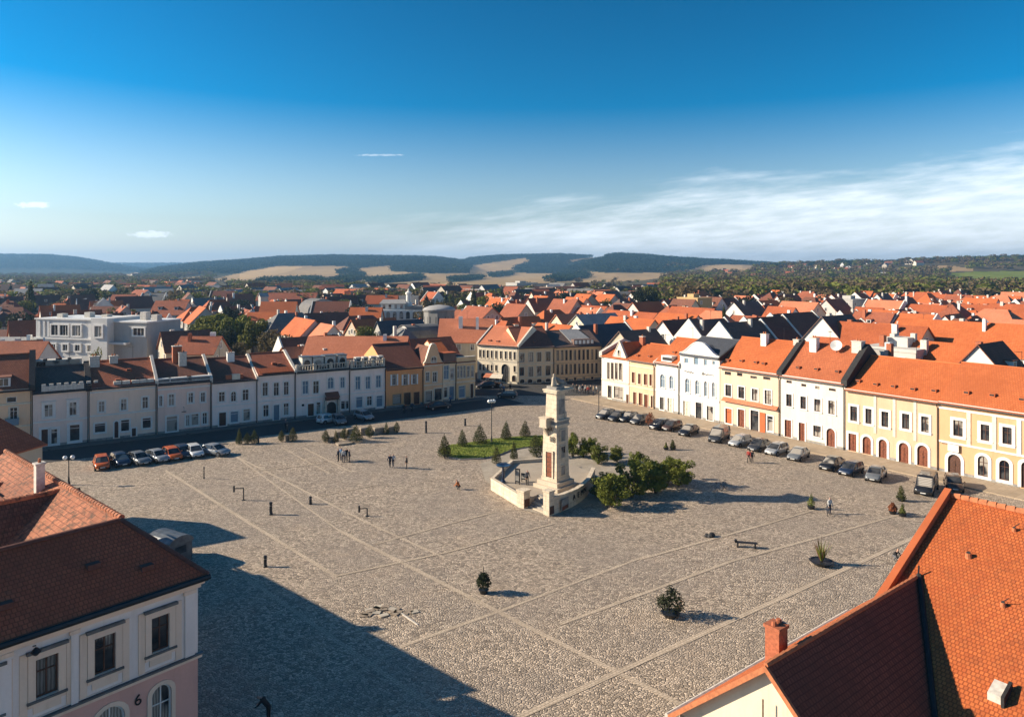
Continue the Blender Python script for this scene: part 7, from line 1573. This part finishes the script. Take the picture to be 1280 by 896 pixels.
def palace():
    Y = 282; x0, x1 = (472 - PX0) / FPX * Y, (526 - PX0) / FPX * Y; W = x1 - x0; t = thing('palace', 'white palace with arched windows, grey roof and a slender tower, beyond the left row', 'palace', (x0, Y, 0), R(6)); z1, z2 = zat(388, Y), zat(380, Y); wm = WALLS['white']
    m = MB(); m.box(0, 0, -.2, W, 11, z1, wm); m.box(1.0, 2.5, z1, W * .62, 10, z2, wm); m.box(-5, 2, -.2, 0, 9, z1 - 2.2, wm); m.build('wall', t)
    m = MB(); m.slope([(.4, 2, z2), (W * .66, 2, z2), (W * .6, 6, z2 + 1.5), (1.6, 6, z2 + 1.5)], LGREY); m.slope([(.4, 10.5, z2), (W * .66, 10.5, z2), (W * .6, 6, z2 + 1.5), (1.6, 6, z2 + 1.5)], LGREY); m.box(W * .63, 1, z1 + .002, W + .4, 11.2, z1 + 1.4, GREYR); m.build('roof', t)
    for k in range(6):
        a = .8 + k * (W - 1.6) / 6; m = MB(); p = arch_pts(a, z1 - 3.4, a + 1.5, z1 - .5); m.ring(p, grow(p, a, z1 - 3.4, a + 1.5, z1 - .5, .2), -.2, 0, WHITE); w = m.build('window', t); m = MB(); m.extrude([(u, -.08, z) for u, z in p], (0, .05, 0), GLASS); m.build('pane', w)
    for k in range(4): a = 1.8 + k * 2.3; m = MB(); m.box(a, 2.42, z1 + .5, a + 1.0, 2.5, z2 - .4, GLASS); m.build('window', t)
    tx = W * .70; zt = zat(363, Y); m = MB(); m.lathe([(1.5, 0), (1.5, z2), (1.05, z2 + .4), (1.0, z2 + 3.4), (1.3, z2 + 3.6), (1.3, z2 + 4.3), (.5, z2 + 4.8), (.15, zt + .6)], wm, 12, tx, 5, 0); m.build('tower', t)
    TOWN.append(dict(root=t, x=x0 + W / 2, y=Y + 5, r=14, label=1))
palace()
def rotunda():
    Y = 212; x = (549 - PX0) / FPX * Y; t = thing('stone_rotunda', 'dark grey round church apse with a shallow pale dome, left of the salmon roofs', 'church', (x, Y, 0), .3); zt = zat(389, Y); m = MB(); gm = plaster((0.24, 0.23, 0.215))
    m.lathe([(4.6, -.2), (4.6, zt), (4.9, zt + .05), (4.9, zt + .4)], gm, 10); m.build('wall', t); m = MB(); m.lathe([(5.0, zt + .402), (4.4, zt + 1.0), (2.8, zt + 1.6), (.4, zt + 1.9)], LGREY, 20); m.build('dome', t, True)
    for k in range(10):
        a = (k + .5) * .6283; 
        m = MB(); m.box(-.5, -4.5, zt - 4, .5, -4.36, zt - 1.4, BLACKV); w = m.build('window', t); w.rotation_euler = (0, 0, a)
    TOWN.append(dict(root=t, x=x, y=Y, r=7, label=1))
rotunda()

def fill_town():
    g = random.Random(5); P = []; n = 0; a = R(36.5)
    for i in range(-60, 60):
        for k in range(-60, 60):
            u = i * 17.5 + g.uniform(-3, 3); v = k * 15.0 + g.uniform(-2.5, 2.5); x = u * math.cos(a) - v * math.sin(a); y = 250 + u * math.sin(a) + v * math.cos(a)
            if not 118 < y < 440: continue
            px = PX0 + FPX * x / y
            if not -30 < px < 1310: continue
            p = Vector((x, y)); lv = (p - LROW.A).dot(LROW.n); rv = (p - RROW.A).dot(RROW.n); lt = (p - LROW.A).dot(LROW.d); rt = (p - RROW.A).dot(RROW.d)
            if lt < LEN + 3 and lv < 24: continue
            if rt > -6 and rv < 25: continue
            if y < 182 and lt >= LEN + 3 and rt <= -6 or (y < 185 and 590 < px < 760): continue
            if any((x - t['x']) ** 2 + (y - t['y']) ** 2 < (t['r'] + 6.5) ** 2 for t in TOWN): continue
            left = px < 600
            keep = (.62 if y < 330 else .5) if left else (.93 if y < 330 else .55)
            if 235 < px < 345 and 150 < y < 235: keep = 0
            if g.random() > keep: continue
            P.append((y, x, left))
    P.sort()
    for y, x, left in P[:236]:
        n += 1; dr = g.choice('GGSX') if left else g.choice('GGSSS')
        if left: rc = g.choice(['rusty red', 'brown', 'brown', 'red orange', 'grey', 'orange', 'dark brown']); wc = g.choice(['white', 'beige', 'grey', 'pale', 'cream'])
        elif dr == 'G': rc = g.choice(['charcoal', 'dark brown', 'brown', 'rusty red', 'orange', 'red orange']); wc = g.choice(['white', 'white', 'cream', 'pale'])
        else: rc = g.choice(['orange', 'orange', 'red orange', 'red orange', 'rusty red', 'rusty red', 'salmon', 'brown', 'brown']); wc = g.choice(['white', 'white', 'cream', 'pale', 'beige'])
        w, d, rise = g.uniform(10, 15), g.uniform(8.5, 10.5), g.uniform(3.6, 5.2); he = g.uniform(5.0, 8.0) if not left else g.uniform(4.2, 7.2)
        bg_house(x, y, ANG[dr] + g.uniform(-.09, .09), w, d, he, rise, wc, rc, form=g.choice(['gable'] * 5 + ['hip'] * 2 + (['flat'] if left else [])), chim=g.choice([0, 1, 1, 1, 2]), fire=g.random() < .3, seed=n + 100, dorm=g.choice([0, 0, 0, 1, 2]))
fill_town()
ORD = ['nearest', 'second', 'third', 'fourth', 'fifth', 'sixth', 'seventh', 'eighth', 'ninth', 'tenth', 'eleventh', 'twelfth', 'thirteenth', 'fourteenth', 'fifteenth', 'sixteenth', 'seventeenth', 'eighteenth', 'nineteenth', 'twentieth'] + ['number %d' % k for k in range(21, 60)]
def ref_for(x, y):
    px = PX0 + FPX * x / y
    return min(HEROES, key=lambda h: 0 if h['pxl'] <= px <= h['pxr'] else min(abs(px - h['pxl']), abs(px - h['pxr'])))['ref']
def label_town():
    cnt = {}
    for t in sorted(TOWN, key=lambda t: t['y']):
        if t['label']: continue
        r = ref_for(t['x'], t['y']); key = (r, t['wc'], t['rc'], t['form']); k = cnt.get(key, 0); cnt[key] = k + 1
        f = {'gable': 'gabled', 'hip': 'hipped', 'flat': 'flat', 'barrel': 'barrel'}[t['form']]
        t['root']['label'] = f"{ORD[k]} {t['wc']} house, {t['rc']} {f} roof, behind {r}"; t['root']['group'] = 'houses of the town behind the square'
label_town()
def aerial_mesh():
    m = MB(); m.tube((0, 0, -.6), (0, 0, 1.9), .028, DARK, 5); m.tube((-.1, 0, 1.75), (.9, 0, 1.8), .018, DARK, 4)
    for k in range(6): x = .05 + k * .16; m.tube((x, -.32 + .02 * k, 1.78), (x, .32 - .02 * k, 1.78), .012, DARK, 4)
    return m.mesh('aerial')
AER = aerial_mesh(); ga = random.Random(15)
for t in TOWN:
    if t.get('form') in ('gable', 'hip') and t['y'] < 230 and ga.random() < .5:
        rf = [c for c in t['root'].children if c.name.startswith('roof')][0]; zt = max(v.co.z for v in rf.data.vertices); o = link('aerial', AER, t['root']); o.location = (ga.uniform(-1.5, 1.5), 0, zt); o.rotation_euler = (0, 0, ga.uniform(0, 6))
for h in HEROES:
    if h['pxl'] < -100 or h['pxl'] > 1400: continue
    rf = [c for c in h['root'].children if c.name.startswith('roof')]
    if rf and ga.random() < .75:
        vs = [v.co for v in rf[0].data.vertices]; zt = max(v.z for v in vs); ym = [v.y for v in vs if v.z > zt - .3][0]; xm = max(v.x for v in vs); o = link('aerial', AER, h['root']); o.location = (xm * ga.uniform(.2, .8), ym, zt); o.rotation_euler = (0, 0, ga.uniform(0, 6))

# ------------------------------------------------------------------ trees among the roofs
def make_tree(seed, mat, conic=False, n=1900):
    g = random.Random(seed); t = thing('conifer' if conic else 'leafy_tree', 'tree', 'tree', (0, 0, 0))
    if conic: L = cone_lobes(1, .26, g); crown_obj('crown', L, n, .04, mat, t, seed, .1)
    else:
        L = [(g.uniform(-.26, .26), g.uniform(-.26, .26), g.uniform(.36, .78), g.uniform(.13, .22), g.uniform(.13, .22), g.uniform(.11, .18)) for _ in range(14)] + [(0, 0, .55, .26, .26, .25)]
        crown_obj('crown', L, n, .036, mat, t, seed, .12)
    mb = MB(); mb.tube((0, 0, -.03), (.01, 0, .3), .03, BARK, 7, .022); mb.tube((.01, 0, .3), (0, .02, .6), .022, BARK, 6, .008)
    for k in range(4): a = k * 1.6 + g.random(); mb.tube((0, 0, .26 + .05 * k), (math.cos(a) * .2, math.sin(a) * .2, .48 + .05 * k), .011, BARK, 5, .004)
    mb.build('trunk', t); return t
BIG = [make_tree(201, LF_BIG, n=6500), make_tree(202, LF_BIG, n=5000)]
KINDS = {'green': [make_tree(211, LF_TREE), make_tree(212, LF_TREE)], 'brownish': [make_tree(221, LF_BRN), make_tree(222, LF_BRN)], 'dark': [make_tree(231, LF_DARK)], 'pointed dark': [make_tree(241, LF_DARK, True), make_tree(242, LF_TOP, True)]}
TREES = []
def tree(kind, k, px, Y, h, w, label=None, ret=None):
    x = (px - PX0) / FPX * Y; z = float(terrain_z(x, Y)); pr = BIG if kind == 'big' else KINDS[kind]
    o = place(pr, k, (x, Y, z), k * 2.1, label or 'tree', 'trees among the roofs', (w, w, h)); TREES.append(dict(o=o, x=x, y=Y, kind=kind, label=label)); return o
tree('big', 0, 268, 205, zat(387, 205), 17, 'largest green tree, sunlit on its left, behind the shaded row'); tree('big', 1, 289, 200, zat(391, 200), 13, 'dark side tree merging with the largest green tree on its right'); tree('big', 1, 316, 198, zat(396, 198), 10, 'round green tree right of the largest tree')
for k, (kd, px, top, Y, w) in enumerate([('green', 458, 402, 186, 7), ('pointed dark', 38, 355, 350, 11), ('dark', 107, 357, 380, 13), ('green', 143, 381, 280, 8), ('green', 161, 382, 285, 9), ('dark', 437, 367, 330, 12), ('green', 432, 370, 318, 8), ('pointed dark', 592, 362, 350, 9), ('green', 603, 366, 345, 9), ('dark', 806, 355, 330, 13), ('green', 812, 352, 345, 12), ('brownish', 855, 352, 360, 18), ('brownish', 340, 408, 188, 9), ('brownish', 352, 412, 180, 8), ('green', 245, 400, 235, 8), ('dark', 62, 395, 215, 8), ('brownish', 36, 398, 210, 8), ('green', 118, 428, 150, 3), ('brownish', 300, 424, 168, 6), ('dark', 412, 372, 330, 7), ('dark', 700, 362, 390, 13), ('brownish', 735, 360, 400, 12), ('dark', 690, 372, 330, 9), ('green', 755, 370, 350, 9), ('dark', 630, 380, 300, 9), ('brownish', 645, 385, 280, 8), ('green', 575, 368, 370, 9), ('pointed dark', 905, 385, 205, 5), ('dark', 930, 366, 330, 12), ('brownish', 985, 366, 310, 13)]):
    tree(kd, k, px, Y, zat(top, Y), w)
def fill_trees():
    g = random.Random(77); n = 0; tries = 0
    while n < 205 and tries < 9000:
        tries += 1; px = g.uniform(-20, 1300); y = g.uniform(150, 560); x = (px - PX0) / FPX * y
        if px > 640 and y < 300 and g.random() < .8: continue
        if px > 1000 and y < 420 and g.random() < .6: continue
        if px <= 640 and y < 190 and g.random() < .8: continue
        p = Vector((x, y)); lv = (p - LROW.A).dot(LROW.n); rv = (p - RROW.A).dot(RROW.n)
        if lv < 22 or (rv < 22 and px > 740) or (y < 190 and 580 < px < 765): continue
        if any((x - t['x']) ** 2 + (y - t['y']) ** 2 < (t['r'] + 3.5) ** 2 for t in TOWN): continue
        if any((x - t['x']) ** 2 + (y - t['y']) ** 2 < 30 for t in TREES): continue
        h = g.uniform(7, 13); tree(g.choice(['green', 'brownish', 'brownish', 'dark', 'dark', 'pointed dark']), g.randrange(9), px, y, h, h * g.uniform(.75, 1.0) * (.8 if y < 250 else 1)); n += 1
fill_trees()
cnt = {}
for t in sorted(TREES, key=lambda t: t['y']):
    if t['label']: continue
    r = ref_for(t['x'], t['y']); k = cnt.get((r, t['kind']), 0); cnt[(r, t['kind'])] = k + 1
    t['o']['label'] = f"{ORD[k]} {t['kind']} tree among the roofs behind {r}"
def mast(px, pyt, Y, label):
    x = (px - PX0) / FPX * Y; z = float(terrain_z(x, Y)); t = thing('radio_mast', label, 'mast', (x, Y, z)); m = MB(); h = zat(pyt, Y) - z
    for a in range(3): m.tube((1.6 * math.cos(a * 2.09), 1.6 * math.sin(a * 2.09), 0), (.3 * math.cos(a * 2.09), .3 * math.sin(a * 2.09), h), .35, STONE_D, 5)
    m.build('frame', t); m = MB(); m.tube((0, 0, h), (0, 0, h * 1.15), .3, WHITE, 5); m.build('antenna', t)
mast(533, 326, 2500, 'slender pale radio mast before the central forested hill')
# ------------------------------------------------------------------ air
def build_haze():
    m = bpy.data.materials.new('air'); m.use_nodes = True; n = m.node_tree.nodes; l = m.node_tree.links
    for x in list(n):
        if x.type != 'OUTPUT_MATERIAL': n.remove(x)
    out = [x for x in n if x.type == 'OUTPUT_MATERIAL'][0]; v = n.new('ShaderNodeVolumePrincipled'); v.inputs['Color'].default_value = (0.27, 0.55, 0.92, 1); v.inputs['Density'].default_value = HAZE
    v.inputs['Anisotropy'].default_value = 0.2; l.new(v.outputs[0], out.inputs['Volume'])
    mb = MB(); mb.box(-7700, -7700, -2, 7700, 7700, 175, m); tag(mb.build('haze'), 'thin blue haze over the distance', 'haze', kind='stuff')
HAZE = 1.3e-4
build_haze()
